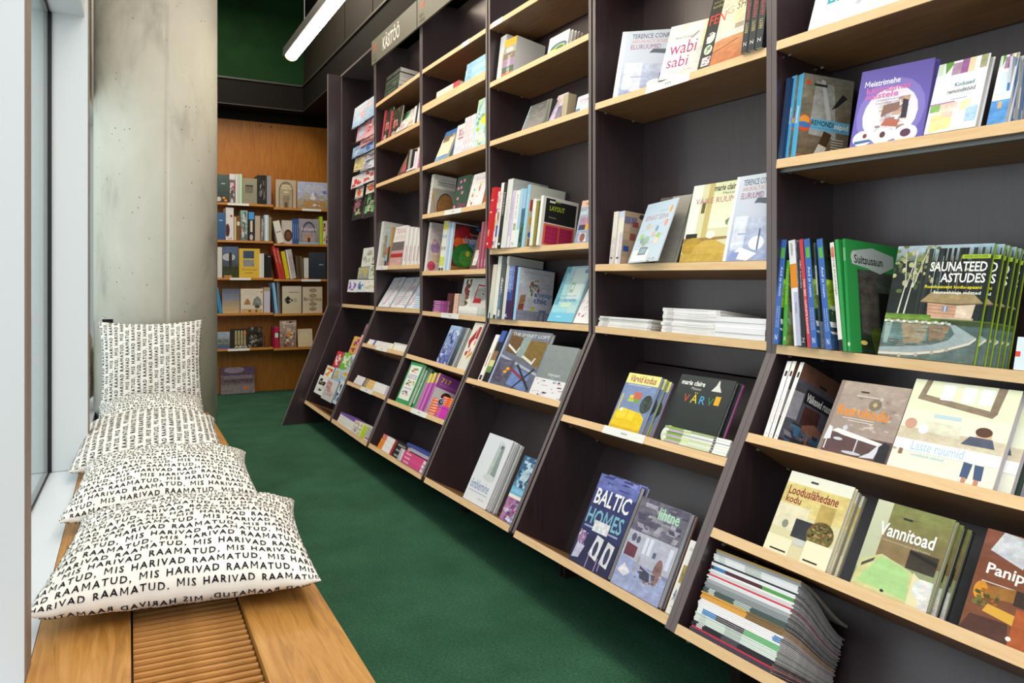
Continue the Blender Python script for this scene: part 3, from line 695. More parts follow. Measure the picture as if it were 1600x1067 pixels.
kod = [('r', 0, 0, 1, 1, 'eef1f6'), ('r', 0, .83, .12, 1, 'c9dcc9'), ('p', [(.18, .83), (.3, .95), (.3, 1), (.14, 1)], '5d9a3c'), ('r', .3, .8, .48, .97, 'b38fb0', .4), ('r', .48, .8, .62, 1, '9c5f9c', .4), ('r', .62, .8, .74, 1, 'ead7b0'), ('r', .84, .82, .97, 1, 'a8a482', .4),
       ('t', .42, .62, .8, .68, 'Kodused', '2f6e80'), ('t', .3, .53, .84, .59, 'remonditööd', '3c4450'), ('r', .1, .74, .9, .742, 'b8c0cc'), ('r', .1, .48, .9, .482, 'b8c0cc'), ('r', .4, .44, .72, .45, '98a0b0'),
       ('r', .02, .3, .22, .4, '7fb05a', .4), ('r', .22, .18, .56, .4, 'f0c6b8', .4), ('r', .08, .02, .3, .26, 'e8d89a', .4), ('r', .3, .04, .5, .2, 'f3e79a', .3), ('r', .5, .0, .76, .3, 'e7ebf0'), ('r', .62, .26, .82, .4, 'f4e6b4', .3), ('r', .76, .1, .97, .3, 'a9cbe8', .4), ('r', 0, .4, .5, .42, 'a87fb0')]
kodb = kod[:9] + [('r', .0, 0, 1, .34, '4f8fd0', .5), ('r', .4, .22, .62, .32, 'c8a878', .3), ('r', .2, .42, .9, .74, 'd6e4f0')]
bk('52', 'f', 1443, 1523, 102, 'eef1f6', 'white home repair book with pastel colour patches, face out', lean=11, t=.022, art=kod, spc='e4e6ee')
bk('52', 'f', 1541, 1570, 88, 'dde6f0', 'white and blue home repair book, just behind the pastel patched one', lean=11, t=.02, art=kodb, dx=.015)
for i, x in enumerate((1566, 1572, 1578, 1584, 1590)):
    bk('52', 's', x, x+4.5, 87+3*i, ['c9ced8', '6f93c4', 'd5d2cc', '88a8cc', 'c4c8ce'][i], 'thin home repair book with pale fore edge, %s right of the pastel covers' % ordn(i), w=.17, lean=-1, dx=.03+.012*i, sart=[('r', 0, .3, 1, .62, ['4e7fc0', 'e6e8ec', '5d86ba', 'dfe3ea', '4f77b0'][i]), ('r', 0, 0, 1, .14, ['5d86ba', 'd8d8d4', '4e7fc0', 'd0ccc0', '5d86ba'][i])])
# --- middle shelf
def aed(v): return [('r', 0, 0, 1, 1, '3f68b4'), ('r', .22, .82, .85, .92, '5fae3e'), ('v', .25, .46, .75, .74, 'Aed ja ruum', 'e8eefa', 0), ('v', .55, .16, .8, .36, 'Terrassid ja katused', 'cfdcf2', 0), ('v', .22, .16, .45, .36, 'haljastus ja taimed', 'cfdcf2', 0), ('t', .3, .04, .7, .09, 'N', 'e8eefa', 0)]
gard = [('g', 0, 0, 1, 1, '22402c', '1c2a20', .8), ('r', 0, .35, 1, .62, '8fae2a', .8), ('r', 0, 0, 1, .2, '32527a', .6), ('n', 0, .1, 1, .4, 26, ['dfe4e4', '1c2c24', '3b5a34'], 8, .2), ('n', 0, .6, 1, 1, 30, ['1d3a20', '3e6a34', '0f1a14'], 9, .15)]
bk('53', 's', 1207.5, 1216, 374, '3f68b4', 'blue spined garden book in front of the upright, leftmost of three', w=.2, lean=1.5, dx=-.02, sart=aed(1), art=gard, hard=False)
bk('53', 's', 1222.5, 1228.5, 406, '4aa53c', 'short bright green spined roofing book between the blue spines', w=.16, lean=4, dx=-.012, hard=False, art=[('g', 0, 0, 1, 1, '8a9a5a', '4a5a4c', .9), ('n', 0, .2, 1, 1, 24, ['1f2f26', '6a7f70', 'b0b8a8'], 4, .18)],
   sart=[('v', .25, .48, .75, .9, 'Terrassid ja katused', 'e6e23a', 0), ('t', .2, .05, .8, .1, 'A', 'e6f2da', 0)])
bk('53', 's', 1241, 1251.5, 374, 'e9e8ee', 'white spined book with an orange block, leaning among the garden books', w=.2, lean=10, dx=-.014, hard=False, sart=[('r', 0, .54, 1, .77, 'e08a26'), ('r', .35, .0, 1, .5, 'b9bcd8'), ('v', .3, .85, .7, .97, 'arhitektuur', '3a3a4a', 0), ('v', .4, .3, .8, .4, 'maja', '5a5a7a', 0)], art=[('r', 0, 0, 1, 1, '8d8f9c', .7)])
bk('53', 's', 1252.5, 1259, 377, '2e3238', 'slim dark grey spined book right of the orange block spine', w=.19, lean=9, dx=-.01, hard=False, sart=[('v', .3, .55, .72, .82, 'ABC kujundus', 'd8dade', 0), ('t', .2, .04, .8, .08, 'Z', 'd8dade', 0)], art=[('r', 0, 0, 1, 1, '43484e', .6)])
bk('53', 's', 1261.5, 1267, 373, 'c8414a', 'red spined guide beside the second blue garden book', w=.19, lean=11, dx=-.012, hard=False, sart=[('v', .25, .12, .8, .62, 'MAA SEES - LUXUSTE RAAMAT', 'f2dadc', 1)])
bk('53', 's', 1267.5, 1277, 372, '3f68b4', 'blue spined garden book next to the red guide, middle one of three', w=.2, lean=10.5, dx=-.014, sart=aed(2), art=gard, hard=False)
bk('53', 's', 1279, 1284, 379, '5a6468', 'slim grey green spined book between two blue garden books', w=.19, lean=10, dx=.0, hard=False, sart=[('r', 0, .5, 1, .78, 'd9dcdc')], art=[('r', 0, 0, 1, 1, '4c5a5e', .8), ('r', 0, 0, 1, .25, 'd5dadc', .5)])
bk('53', 's', 1290, 1299.5, 372, '3f68b4', 'blue spined garden book nearest to the white spine, rightmost of three', w=.2, lean=11, dx=-.016, sart=aed(3), art=gard, hard=False)
bk('53', 's', 1311, 1317.5, 378, 'e6e4e0', 'white spined book with speckled lettering and black foot', w=.19, lean=11, dx=-.012, hard=False, sart=[('r', 0, 0, 1, .1, '1c1e22'), ('v', .2, .5, .85, .96, 'KÜMME PUUMAJA', '8a8480', 1), ('r', .1, .86, .9, .95, 'c87a5a', .5)], art=[('r', 0, 0, 1, 1, '3a4a3a', .8)])
sui = [('r', 0, 0, 1, 1, '2b8a44'), ('g', .16, .0, 1, .74, '20301e', '3f4642', .9), ('p', [(.18, .2), (.42, .12), (.46, .74), (.2, .7)], '4a4640', .9), ('p', [(.36, .0), (.8, .0), (.8, .28), (.3, .22)], '4d5c24', .8), ('r', .46, .2, .8, .55, '121412', .4), ('p', [(.08, .78), (.3, .76), (.5, .72), (.72, .8), (.72, .9), (.4, .95), (.1, .9)], 'aab4b2'), ('e', .12, .84, .05, .06, 'b8c0be'), ('t', .12, .79, .55, .87, 'Suitsusaun', '1d2f26'), ('e', .2, .09, .05, .02, 'd8c05a')]
bk('53', 's', 1318, 1323.5, 373.5, '2f9a50', 'green smoke sauna book, the thin copy at its left', w=.2, lean=10.5, dx=-.012, art=sui, hard=False)
bk('53', 's', 1324, 1329.5, 372.5, '2f9a50', 'green smoke sauna book whose dark log cabin cover shows', w=.24, lean=10.5, dx=-.014, art=sui, hard=False, sart=[('r', .1, .05, .9, .08, 'cfe0c8'), ('r', .1, .8, .9, .92, '7fc08a')], yaw=78)
qs = random.Random(12)
sau = [('g', 0, 0, 1, 1, '1c2522', '20282a', .5), ('g', 0, .86, .8, 1, '5a6a5c', 'b4c8d8', .4), ('g', .8, .9, 1, 1, '4a5a50', 'a8c4d8', .3)] + \
      [('e', qs.gauss(.24, .15), qs.gauss(.82, .1), qs.uniform(.012, .045), qs.uniform(.01, .03), qs.choice(['9aa06a', '7c8450', 'b4b084', '5c6a3c', 'c4bc94', '485432']), .5) for _ in range(70)] + \
      [('p', [(x, .36), (x+.012, .36), (x+qs.uniform(-.01, .03), .97), (x-.004, .97)], qs.choice(['151b1a', '2c3432', '10161a', '343a3a']), .3) for x in [qs.uniform(.28, .98) for _ in range(34)]] + \
      [('p', [(x, .37), (x+.018, .37), (x+.05, .66), (x+.04, .66)], 'd6d6cc', .2) for x in (.12, .19)] + [('p', [(x, .62), (x+.014, .62), (x2+.01, .96), (x2, .96)], 'c4c4b8', .3) for x, x2 in ((.16, .1), (.165, .24), (.235, .22), (.24, .34))] + \
      [('p', [(x, .58), (x+.007, .58), (x+.004, .9), (x-.002, .9)], c) for x, c in ((.45, 'a4b4c0'), (.52, '9aaab8'), (.62, 'a89484'), (.7, '968674'), (.8, '6c5c50'))] + \
      [('p', [(.36, .5), (.46, .585), (.88, .58), (.99, .5), (.74, .485)], 'a08c66', .4), ('p', [(.36, .5), (.74, .485), (.99, .5), (.98, .49), (.74, .47), (.37, .49)], '5a4a38'), ('p', [(.44, .49), (.74, .474), (.74, .36), (.46, .36)], 'c89c82', .3), ('p', [(.74, .474), (.92, .488), (.9, .36), (.74, .36)], 'd8c4b0', .4)] + [('p', [(.44, v), (.74, v-.01), (.74, v-.015), (.44, v-.005)], '9a705a') for v in (.47, .44, .41)] + \
      [('r', .6, .42, .66, .465, '6f8ca4'), ('r', .625, .42, .635, .465, 'e4e0d8'), ('r', .42, .35, .92, .372, 'c4ac94', .3), ('r', .46, .335, .9, .35, '6a5a48', .4), ('g', 0, .3, 1, .355, '6f9434', '4f6a28', .5), ('g', .0, .34, .5, .385, '7fa53c', '5a7a30', .5), ('r', .6, .3, 1, .345, '3c4a2c', .6)] + \
      [('e', .02+.034*i, .318+.006*math.sin(i*2.1), .02, .012, ['d8d4d0', 'bab4ac', 'e6e4e0', 'a8a098'][i % 4], .3) for i in range(21)] + \
      [('g', 0, 0, 1, .305, '62706e', '4c6262', .5), ('g', 0, .16, .5, .3, '6a8486', '56706c', .5), ('p', [(.02, .3), (.1, .3), (.08, .12), (.03, .12)], '93aaa6', .4), ('p', [(.2, .3), (.5, .3), (.46, .14), (.26, .12)], '9a8a70', .5), ('p', [(.5, .3), (.72, .3), (.66, .17), (.52, .16)], '8a7258', .5)] + \
      [('r', u, v, u+qs.uniform(.04, .12), v+.005, qs.choice(['8aa09a', '6a8480', 'a4988a', '3f5654']), .3) for u, v in [(qs.uniform(0, .66), qs.uniform(.09, .29)) for _ in range(46)]] + \
      [('p', [(0, .075), (.3, .1), (.56, .13), (.72, .18), (.77, .235), (.72, .295), (.66, .31), (.76, .31), (.98, .215), (.92, .17), (.66, .09), (.36, .045), (0, .03)], '98a6aa', .25), ('p', [(.0, .032), (.36, .047), (.66, .092), (.92, .172), (.98, .217), (.985, .2), (.93, .155), (.66, .072), (.36, .026), (0, .012)], 'd8cdbd')] + [('r', u, v, u+.035, v+.03, 'b4a494') for u, v in ((.22, .0), (.4, .02), (.56, .05), (.7, .085))] + [('r', .45, 0, 1, .03, '5a6c66', .7),
       ('r', .71, .875, .985, .91, 'a9c832'), ('t', .73, .882, .96, .904, 'AIVAR ASTUVER', '2c3a20', 0), ('t', .4, .765, .97, .85, 'SAUNATEED', 'f6f8f6'), ('t', .53, .67, .97, .75, 'ASTUDES', 'f6f8f6'), ('t', .38, .61, .95, .645, 'Ruutlusavast kodu-spaani', 'e8dc2c'), ('t', .48, .563, .95, .597, 'Saunaehitaja mõtted', 'f0f2f0')]
for i, (x1, yt) in enumerate([(1521, 385), (1537, 386), (1545, 388), (1556, 390), (1564, 392), (1573, 395)]):
    bk('53', 'f', 1371.5 + (x1-1521)*1.02, x1, yt, '20282a', 'sauna book with a log cabin by a lake, frontmost of its copies' if i == 0 else 'sauna book copy with lime edge, %s behind the front lake cabin cover' % ordn(i-1), lean=8.5, t=.0075, dx=.006+.0085*i, art=sau, bc='a9c832', hard=False, pages='lime_edge')
bk('53', 'f', 1583, 1640, 526, 'dbe9f2', 'small pale blue booklet with a red square at the picture edge', lean=6, t=.008, dx=.004, art=[('r', .0, .4, .14, .56, 'd8493c'), ('r', .3, .66, .6, .74, 'a8d0e6')])
bk('53', 'f', 1592, 1660, 492, '2a3138', 'dark book with a blue square behind the pale blue booklet', lean=7, t=.012, dx=.05, art=[('r', .06, .2, .4, .42, '3f86c8')])
# --- first slanted shelf
vai = [('g', 0, 0, 1, 1, '5b5b68', '4c4a52', .4), ('r', 0, .8, 1, 1, '6d4b3e', .3), ('r', .45, .82, .62, .85, '2a2a2e'), ('p', [(.0, .3), (.22, .32), (.22, .66), (.0, .64)], '9a98a2', .3), ('r', .24, .56, 1, .73, '23242a'), ('t', .28, .59, .92, .69, 'Väikesed ruumid', 'e8e8e6'), ('r', .3, .3, .66, .53, '4a2f2c', .5), ('p', [(.3, .28), (.62, .2), (.9, .3), (.6, .38)], '8f6252', .3), ('n', 0, 0, 1, .3, 30, ['77757f', '3d3c44', '4a7090', '8d8b94'], 5, .18), ('e', .3, .2, .06, .06, '44739a'), ('e', .8, .2, .06, .06, '44739a'), ('r', .52, .06, .56, .22, 'a86a4a')]
vs = [('r', 0, 0, 1, 1, 'f1eeec'), ('r', .3, .8, .8, .87, '1e1e22'), ('v', .3, .2, .6, .5, 'Väikesed ruumid', 'b87a72', 0), ('r', .4, .04, .6, .06, '9a9490')]
for i, (a, c) in enumerate(((1192, 1199), (1200, 1206), (1207, 1214))):
    bk('54', 's', a, c, (564.5, 564.5, 566)[i], 'f1eeec', ['white spined small rooms book, leftmost copy on the slanted shelf', 'white spined small rooms book, middle copy on the slanted shelf', 'white spined small rooms book with grey interior on its visible cover'][i], w=.21 if i < 2 else 1283, sart=vs, art=vai, hard=False, yaw=80 if i == 2 else 88, dx=.012, lean=(3, 3, 1)[i])
ret = [('g', 0, 0, 1, 1, '9a8a84', 'a8988e', .25), ('n', .3, .35, 1, .95, 60, ['b5a69c', '98877e', 'beb0a8', 'a59389'], 6, .08), ('r', 0, .0, 1, .28, '5d4648', .3), ('r', 0, .0, .06, 1, '8d7d76'), ('e', .6, .72, .09, .08, '7d7263', .4), ('e', .6, .72, .03, .03, 'c8aa78'), ('t', .1, .52, .84, .66, 'Retrokodu', 'e58a2c'), ('r', .2, .49, .66, .5, 'd8cfc8'), ('r', .3, .46, .66, .47, 'd8cfc8'), ('p', [(.12, .3), (.2, .34), (.9, .24), (.86, .2), (.3, .26)], 'e4e2e6'), ('e', .3, .36, .035, .035, 'c8ccd6'), ('p', [(.04, .16), (.14, .18), (.12, .34), (.06, .36)], 'dadce4'), ('r', .08, .04, .1, .17, 'd0d2da'), ('p', [(.62, .02), (.82, .04), (.86, .22), (.84, .24), (.74, .1)], 'd0d2dc'), ('p', [(.84, .0), (.98, .0), (.98, .24), (.9, .27), (.84, .2)], '2b2a30', .3), ('r', .52, .06, .54, .24, 'c6c8d2'), ('e', .5, .05, .14, .02, 'c4c6d0'), ('e', .25, .2, .07, .02, 'c8cad4'), ('r', .34, .86, .46, .88, '3a3232'), ('r', .3, .8, .62, .82, 'c8bcb4')]
bk('54', 'f', 1275.8, 1383, 593.5, '9d8c84', 'brown retro home book with orange title and white chairs', t=.014, lean=1.5, dx=.010, art=ret, n=2, sh=.006, copy='%s brown retro home book behind the front copy', grp='retro home books')
las = [('g', 0, 0, 1, 1, 'e4e4d8', 'dfe4cc'), ('r', .0, .66, 1, 1, 'dde2c4'), ('p', [(.08, .78), (.82, .68), (.86, .74), (.12, .84)], '8a7a68', .4), ('p', [(.08, .78), (.14, .78), (.18, 1), (.12, 1)], '857564', .4), ('p', [(.78, .7), (.85, .72), (.88, 1), (.8, 1)], '857564', .4), ('r', .3, .8, .42, .97, 'e6e8f2'), ('r', .5, .8, .62, .97, 'e6e8f2'), ('r', .66, .8, .78, .97, 'e2e8f0'), ('r', .3, .6, .56, .64, 'b9d0dc'), ('r', .0, .32, 1, .46, 'cfc4ac', .3), ('e', .1, .5, .06, .06, 'c99a88'), ('p', [(.22, .44), (.6, .42), (.58, .54), (.26, .56)], 'd9d6c4', .3), ('e', .24, .46, .05, .05, 'efeee8'), ('e', .8, .49, .07, .07, 'd8b49c'), ('e', .79, .53, .075, .05, '5a3d30'), ('p', [(.62, .38), (.92, .38), (.88, .47), (.68, .47)], '555a70', .3),
       ('r', 0, .21, 1, .33, 'f2f2f4'), ('t', .18, .225, .68, .325, 'Laste ruumid', '9cc4e2', 0), ('t', .2, .165, .52, .195, 'nutikad ideed', 'aacbe2', 0), ('p', [(.7, .06), (.77, .05), (.78, .2), (.7, .21)], '46597c'), ('p', [(.82, .06), (.89, .06), (.88, .2), (.8, .2)], '46597c'), ('r', .72, .01, .76, .06, 'c0886c'), ('r', .83, .0, .87, .06, 'c0886c'), ('r', .07, .16, .11, .22, '8f6a5c'), ('r', .0, .2, .04, .22, 'b4a890')]
bk('54', 'f', 1384.5, 1550, 591.5, 'e2e4d2', 'pale childrens rooms book with a boy lying on a bench', t=.016, lean=1.5, dx=.010, art=las, bc='b9b4c0')
bk('54', 'f', 1408, 1577, 598, 'e2e4d2', 'second copy of the pale childrens rooms book, half hidden', t=.014, lean=1.5, dx=.028, art=las, bc='b9b4c0')
bk('54', 's', 1580, 1590, 640, '3a4a40', 'dark green edged book behind the childrens rooms book', w=.2, dx=.05, lean=0)
bk('54', 's', 1591, 1600, 640, '8a8a96', 'grey edged book at the picture edge right of the childrens rooms book', w=.2, dx=.05, lean=0)
# --- second slanted shelf
loo = [('r', 0, 0, 1, 1, 'd8cfa8'), ('g', 0, .86, 1, 1, 'e6e4d2', 'dfe0d4'), ('g', .0, .5, 1, .86, 'd9c888', 'd2c07c', .3), ('r', .36, .91, .48, .935, '34363c'), ('t', .07, .72, .86, .83, 'Looduslähedane', '8a2f28'), ('t', .07, .62, .32, .71, 'kodu', '8a2f28'), ('r', .62, .4, .86, .7, 'b99f5c', .3), ('r', .0, .3, .5, .6, 'e0d8ba', .2), ('e', .2, .36, .05, .05, '8a8a7c'), ('r', .34, .24, .62, .46, '33363a', .3), ('e', .76, .35, .2, .16, '6b5a30', .9), ('n', .58, .26, .94, .48, 50, ['8d7a44', '4c4024', 'b09a60', '5f6a3a', '2f2a1c'], 3, .12), ('r', .6, .0, 1, .26, 'ece6c8'), ('r', .0, .0, .4, .2, 'e9e3c4'), ('p', [(.1, .03), (.36, .03), (.36, .05), (.1, .05)], '33322c'), ('p', [(.64, .03), (.86, .03), (.86, .05), (.64, .05)], '33322c'), ('r', .42, .16, .58, .24, 'c9c8c4')]
bk('55', 'f', 1192, 1289, 735, 'ddd6b8', 'cream nature home book with red title, front copy of three', t=.014, lean=1.5, dx=.012, art=loo)
for i in range(2):
    bk('55', 'f', 1196+i*9, 1297+i*9, 741+i*6, 'ddd6b8', 'cream nature home book, %s copy behind the front one' % ordn(i), t=.012, lean=1.5, dx=.030+.016*i, art=loo, bc='8a8878')
van = [('g', 0, 0, 1, 1, '9aa080', '7f8550', .2), ('g', .2, .44, 1, 1, '7d6848', '80854e', .3), ('g', 0, .2, .22, 1, 'b9bda0', 'c8cbb0'), ('r', .2, .38, .7, .62, '8a7452', .3), ('p', [(.03, .3), (.28, .42), (.68, .34), (.76, .3), (.8, .0), (.0, .0)], 'c9c890', .2), ('p', [(.06, .06), (.28, .4), (.66, .33), (.74, .04)], 'a9cf8c', .15), ('p', [(.72, .34), (.8, .3), (.9, .0), (.74, .0)], 'e0d8b0'), ('r', .6, .36, .96, .56, '3c342c', .5), ('p', [(.6, .52), (.96, .46), (.96, .5), (.6, .56)], '221e1c'), ('p', [(.8, .3), (.98, .3), (1, 0), (.88, 0)], 'd8d6d4', .4), ('e', .86, .2, .1, .1, 'dadada', .4), ('p', [(.06, .22), (.2, .32), (.21, .36), (.06, .26)], '4a4a44'), ('r', .4, .85, .52, .87, '2c2e28'), ('r', .34, .87, .6, .874, '5a5c4c'),
       ('t', .14, .62, .86, .77, 'Vannitoad', 'f4f6f2'), ('t', .1, .565, .84, .59, 'IDEID VÕETE SOHVANJALE ELAMUSEKS', 'c8ccb4', 0), ('e', .42, .045, .025, .015, '22261c')]
bk('55', 'f', 1328, 1447, 779.5, '8e9468', 'olive bathrooms book with a pale green bathtub, front copy', t=.016, lean=1.5, dx=.012, art=van)
for i in range(2):
    bk('55', 'f', 1339+i*13, 1461+i*13, 787+i*7, '7f8560', 'olive bathrooms book, %s copy behind the front one' % ordn(i), t=.014, lean=1.5, dx=.034+.018*i, art=van, bc='2c3330')
pan = [('g', 0, 0, 1, 1, '7c4d34', '75402c', .25), ('r', .0, .72, 1, 1, '7d4a3a', .3), ('p', [(.1, .8), (.5, .7), (.56, .98), (.2, 1)], 'c4c8d0', .5), ('t', .12, .54, .96, .68, 'Panipaigad', 'f4f0ec'), ('r', .1, .49, .9, .5, 'cfc0b8'), ('p', [(.1, .34), (.5, .38), (.5, .5), (.1, .46)], '9a6a30', .5), ('e', .12, .4, .08, .09, 'd8922c', .5), ('n', .05, .25, .35, .45, 22, ['4c4a24', 'a86a20', '6f6a34'], 4, .2), ('r', .5, .36, .78, .5, '3a2a24', .4), ('p', [(.2, .22), (.55, .18), (.58, .27), (.24, .3)], 'd8a440'), ('r', .55, .0, 1, .34, 'a8562c', .3), ('p', [(.0, .0), (.55, .0), (.5, .18), (.08, .16)], '50322a', .3), ('e', .55, .06, .03, .02, 'f0ece8')]
bk('55', 'f', 1497, 1640, 825, '7a4a34', 'rust brown storage ideas book with white title at the picture edge', t=.018, lean=1.5, dx=.012, art=pan)
# --- the tall pile of magazines on the lowest shelf
def magazine_pile():
    f = SH['56']; cols = []
    mags = [('4a3f52', 2), ('c4384a', 1), ('2b2b32', 3), ('d6e2dc', 5), ('eceef0', 3), ('f0eef4', 5), ('dfa54c', 4), ('4a5a58', 3), ('8d9298', 3), ('a9adb2', 2), ('e6e8ee', 2), ('cf4458', 1), ('d9d6da', 2), ('eef0f4', 1), ('40353c', 2), ('e8ecf2', 2), ('2f3238', 1), ('e4e7ec', 4), ('a8aaac', 2), ('c9a24a', 1)]
    seq = [c for c, k in mags for _ in range(k)]
    n0, d, a0 = f['n'], f['d'], f['a']; z = .001; q = random.Random(4); tot = len(seq)
    top_target = None
    for i, c in enumerate(seq):
        t = .00475; j = q.uniform(-.0035, .0035); s = i/tot
        x0, x1 = 1073, 1203
        dx = .004 + .02*s + q.uniform(-.0008, .0008)
        P = at_px(f, x1, dx) + a0*(j-.012*s*0); Lq = (at_px(f, x0, dx)-at_px(f, x1, dx)).length
        u = -a0; wd = .225; yaw = math.radians(-2.5 + 2.0*s + q.uniform(-.15, .15))
        dd = d*math.cos(yaw) + u*math.sin(yaw); uu = u*math.cos(yaw) - d*math.sin(yaw)
        # bent sheet: drops from the thick spine pile towards the fore edge, more so the higher it lies
        NS = 7; prof = []
        for k in range(NS+1):
            w = wd*k/NS; e = k/NS; drop = (.32*z)*(3*e*e-2*e**3) * (1.0 if i < tot-2 else .6)
            prof.append((dd*w - n0*drop, 1-.32*(3*e*e-2*e**3)))
        O = P + n0*(z+t)
        mw = Matrix.Translation(O)
        r = thing('magazine', 'magazine with %s spine, %s from the bottom of the tall pile' % (NAMES[c], ordn(i)), 'magazine', 'magazines in the tall pile', mw)
        b = MB(); col = (*lin(c), 0)
        th = t-.0004; e0 = .0007
        def slab(g, k, lo, hi, cc):
            (A, ta), (B_, tb) = prof[k], prof[k+1]
            g.hexa([A-n0*hi*ta, B_-n0*hi*tb, B_-n0*hi*tb+uu*Lq, A-n0*hi*ta+uu*Lq, A-n0*lo*ta, B_-n0*lo*tb, B_-n0*lo*tb+uu*Lq, A-n0*lo*ta+uu*Lq], cc)
        def skin(lo, hi, cc, name, m, w0=0.0):
            g = MB()
            for k in range(NS):
                slab(g, k, lo, hi, cc)
            return g.build(name, m, r)
        g = MB(); zz = -dd*.0006
        g.hexa([zz-n0*th, dd*.0006-n0*th, dd*.0006-n0*th+uu*Lq, zz-n0*th+uu*Lq, zz, dd*.0006, dd*.0006+uu*Lq, zz+uu*Lq], col)
        segs = []
        if c == 'f0eef4': segs = [(0, .08, '3f7fc4')] if i % 5 < 3 else []
        if c == 'eceef0': segs = [(.0, .4, '57b068'), (.4, .75, '3a2c3a'), (.75, .93, '3c84c8')]
        if c == 'dfa54c': segs = [(0, .42, '6d5a44')]
        if c == '40353c': segs = [(0, .35, '5fae5c'), (.35, .8, '5a2a34'), (.8, .95, '4a86c4')]
        if c in ('d6e2dc', '2b2b32', '4a5a58', 'e4e7ec'): segs = [(.85, .93, 'c9d2d0' if c != '2b2b32' else 'd5d5d8'), (.4, .6, 'b9c4c0' if c != '2b2b32' else '55555c')]
        for s0, s1, cc in segs:
            p = zz*1.3-n0*.0004; g.face([p+uu*(Lq*s0)-n0*(th-.0008), p+uu*(Lq*s0), p+uu*(Lq*s1), p+uu*(Lq*s1)-n0*(th-.0008)][::-1], (*lin(cc), 0))
        for k in range(NS):
            for lo, hi in ((0, e0), (th-e0, th)): slab(g, k, lo, hi, col)
        g.build('cover', M['print'], r); skin(e0, th-e0, None, 'page_block', M['grey_paper'])
        z += t
NAMES = {'4a3f52': 'dark violet', 'c4384a': 'red', '2b2b32': 'black', 'd6e2dc': 'mint', 'eceef0': 'multicoloured', 'f0eef4': 'white', 'dfa54c': 'ochre', '4a5a58': 'dark green', '8d9298': 'grey', 'a9adb2': 'light grey', 'e6e8ee': 'white', 'cf4458': 'red', 'd9d6da': 'pale grey', 'eef0f4': 'white', '40353c': 'multicoloured dark', 'e8ecf2': 'white', '2f3238': 'black', 'e4e7ec': 'white', 'a8aaac': 'grey', 'c9a24a': 'ochre'}
m = mat('grey_magazine_paper', '9b9a9a', .7, .2); v = coords(m, (1, 1, 1)); L(m, ramp(m, noise(m, v, 60, 3), [(.3, '858486'), (.7, 'a9a8a8')]), bsdf(m).inputs['Base Color']); M['grey_paper'] = m
magazine_pile()
# ================================================================ BOOKS, second bookcase from the camera
con = [('g', 0, 0, 1, 1, 'b9c0dc', 'd5dcea'), ('r', 0, 0, .07, 1, 'f2f3f6'), ('g', .09, .0, 1, .5, '98a4cc', 'c4cce4', .35), ('g', .12, .12, .42, .52, 'd2d8ec', 'dfe4f0', .3), ('p', [(.5, .66), (.56, .72), (.98, .7), (.98, .62), (.6, .66)], '5c6470'), ('p', [(.14, .04), (.55, .0), (.75, .08), (.34, .16)], 'e9edf6'), ('e', .7, .2, .17, .08, 'eef0f6'), ('p', [(.1, 0), (.3, 0), (.36, .1), (.2, .1)], '8a9ad2'), ('r', .72, .12, .75, .36, '49598f'), ('r', .25, .3, .55, .32, 'aab4d6'),
       ('t', .18, .88, .92, .95, 'TERENCE CONRAN', '3a4660', 0), ('t', .18, .8, .95, .86, 'ARUKALT-KUJUND', 'e0a08c', 0), ('t', .18, .72, .68, .79, 'ELURUUMID', 'a45a84', 0)]
wab = [('g', 0, 0, 1, 1, 'e6e2dc', 'dcdcd8', .15), ('p', [(.5, .0), (.78, .0), (1, .55), (1, 1), (.9, 1), (.9, .5)], 'e8dfb0', .2), ('p', [(.3, .9), (.42, 1), (.5, 1), (.36, .86)], 'efe4b8'), ('e', .78, .3, .24, .3, 'd4d2cc', .3), ('p', [(.6, .72), (.78, .82), (.8, .79), (.64, .69)], '8d8f94'), ('t', .2, .72, .62, .76, 'PRAKTILINE', '6a5a60', 0), ('t', .12, .44, .8, .68, 'wabi', 'a83a78', 0), ('t', .12, .2, .66, .4, 'sabi', 'a83a78', 0), ('r', .2, .12, .8, .128, 'a49aa0'), ('r', .2, .08, .6, .088, 'a49aa0')]
fen = [('r', 0, 0, 1, 1, 'dcd0bc'), ('r', 0, 0, .28, 1, '232524'), ('g', .28, .3, 1, 1, 'e4dcc8', 'd8cbb2', .25), ('g', .28, .0, 1, .3, 'b5683c', 'c98a5c', .4), ('p', [(.28, .28), (1, .36), (1, .4), (.28, .3)], 'c8ccd4'), ('r', .6, .45, .8, .75, 'e6d3b0', .2), ('r', .66, .38, .85, .44, 'a89a84', .3), ('p', [(.28, .14), (.8, .24), (.8, .25), (.28, .155)], '7c4424'),
       ('t', .05, .54, .4, .66, 'FEN', 'd43a34', 0), ('t', .41, .6, .56, .69, 'G', 'c0a08c', 0), ('t', .62, .62, .96, .72, 'SHUI', '5a544c', 0), ('e', .16, .37, .09, .07, 'dfe0da'), ('n', .07, .3, .25, .44, 14, ['1d1f1e', 'e6e6e0'], 2, .3), ('e', .16, .22, .09, .06, 'dce4d4'), ('n', .08, .17, .24, .27, 12, ['4a7a3c', '7a9a5c'], 3, .3), ('r', .07, .02, .26, .13, 'e2d4d8'), ('n', .07, .02, .26, .13, 9, ['b0487a', '7a4a66'], 4, .25), ('t', .06, .8, .3, .84, 'tervis ja edu', 'b0a468', 0), ('t', .06, .75, .3, .79, 'kodus', 'b0a468', 0)]
bk('41', 'f', 957, 1052, 50, 'c8cfe2', 'pale blue living rooms book on the upper shelf, behind the wabi sabi book', lean=7, yaw=38, t=.016, art=con, spc='f0f1f4')
bk('41', 'f', 1029, 1090, 42.5, 'dedcd6', 'pale book with wabi sabi in magenta handwriting, standing face out', lean=11, yaw=16, t=.014, dx=-.01, art=wab)
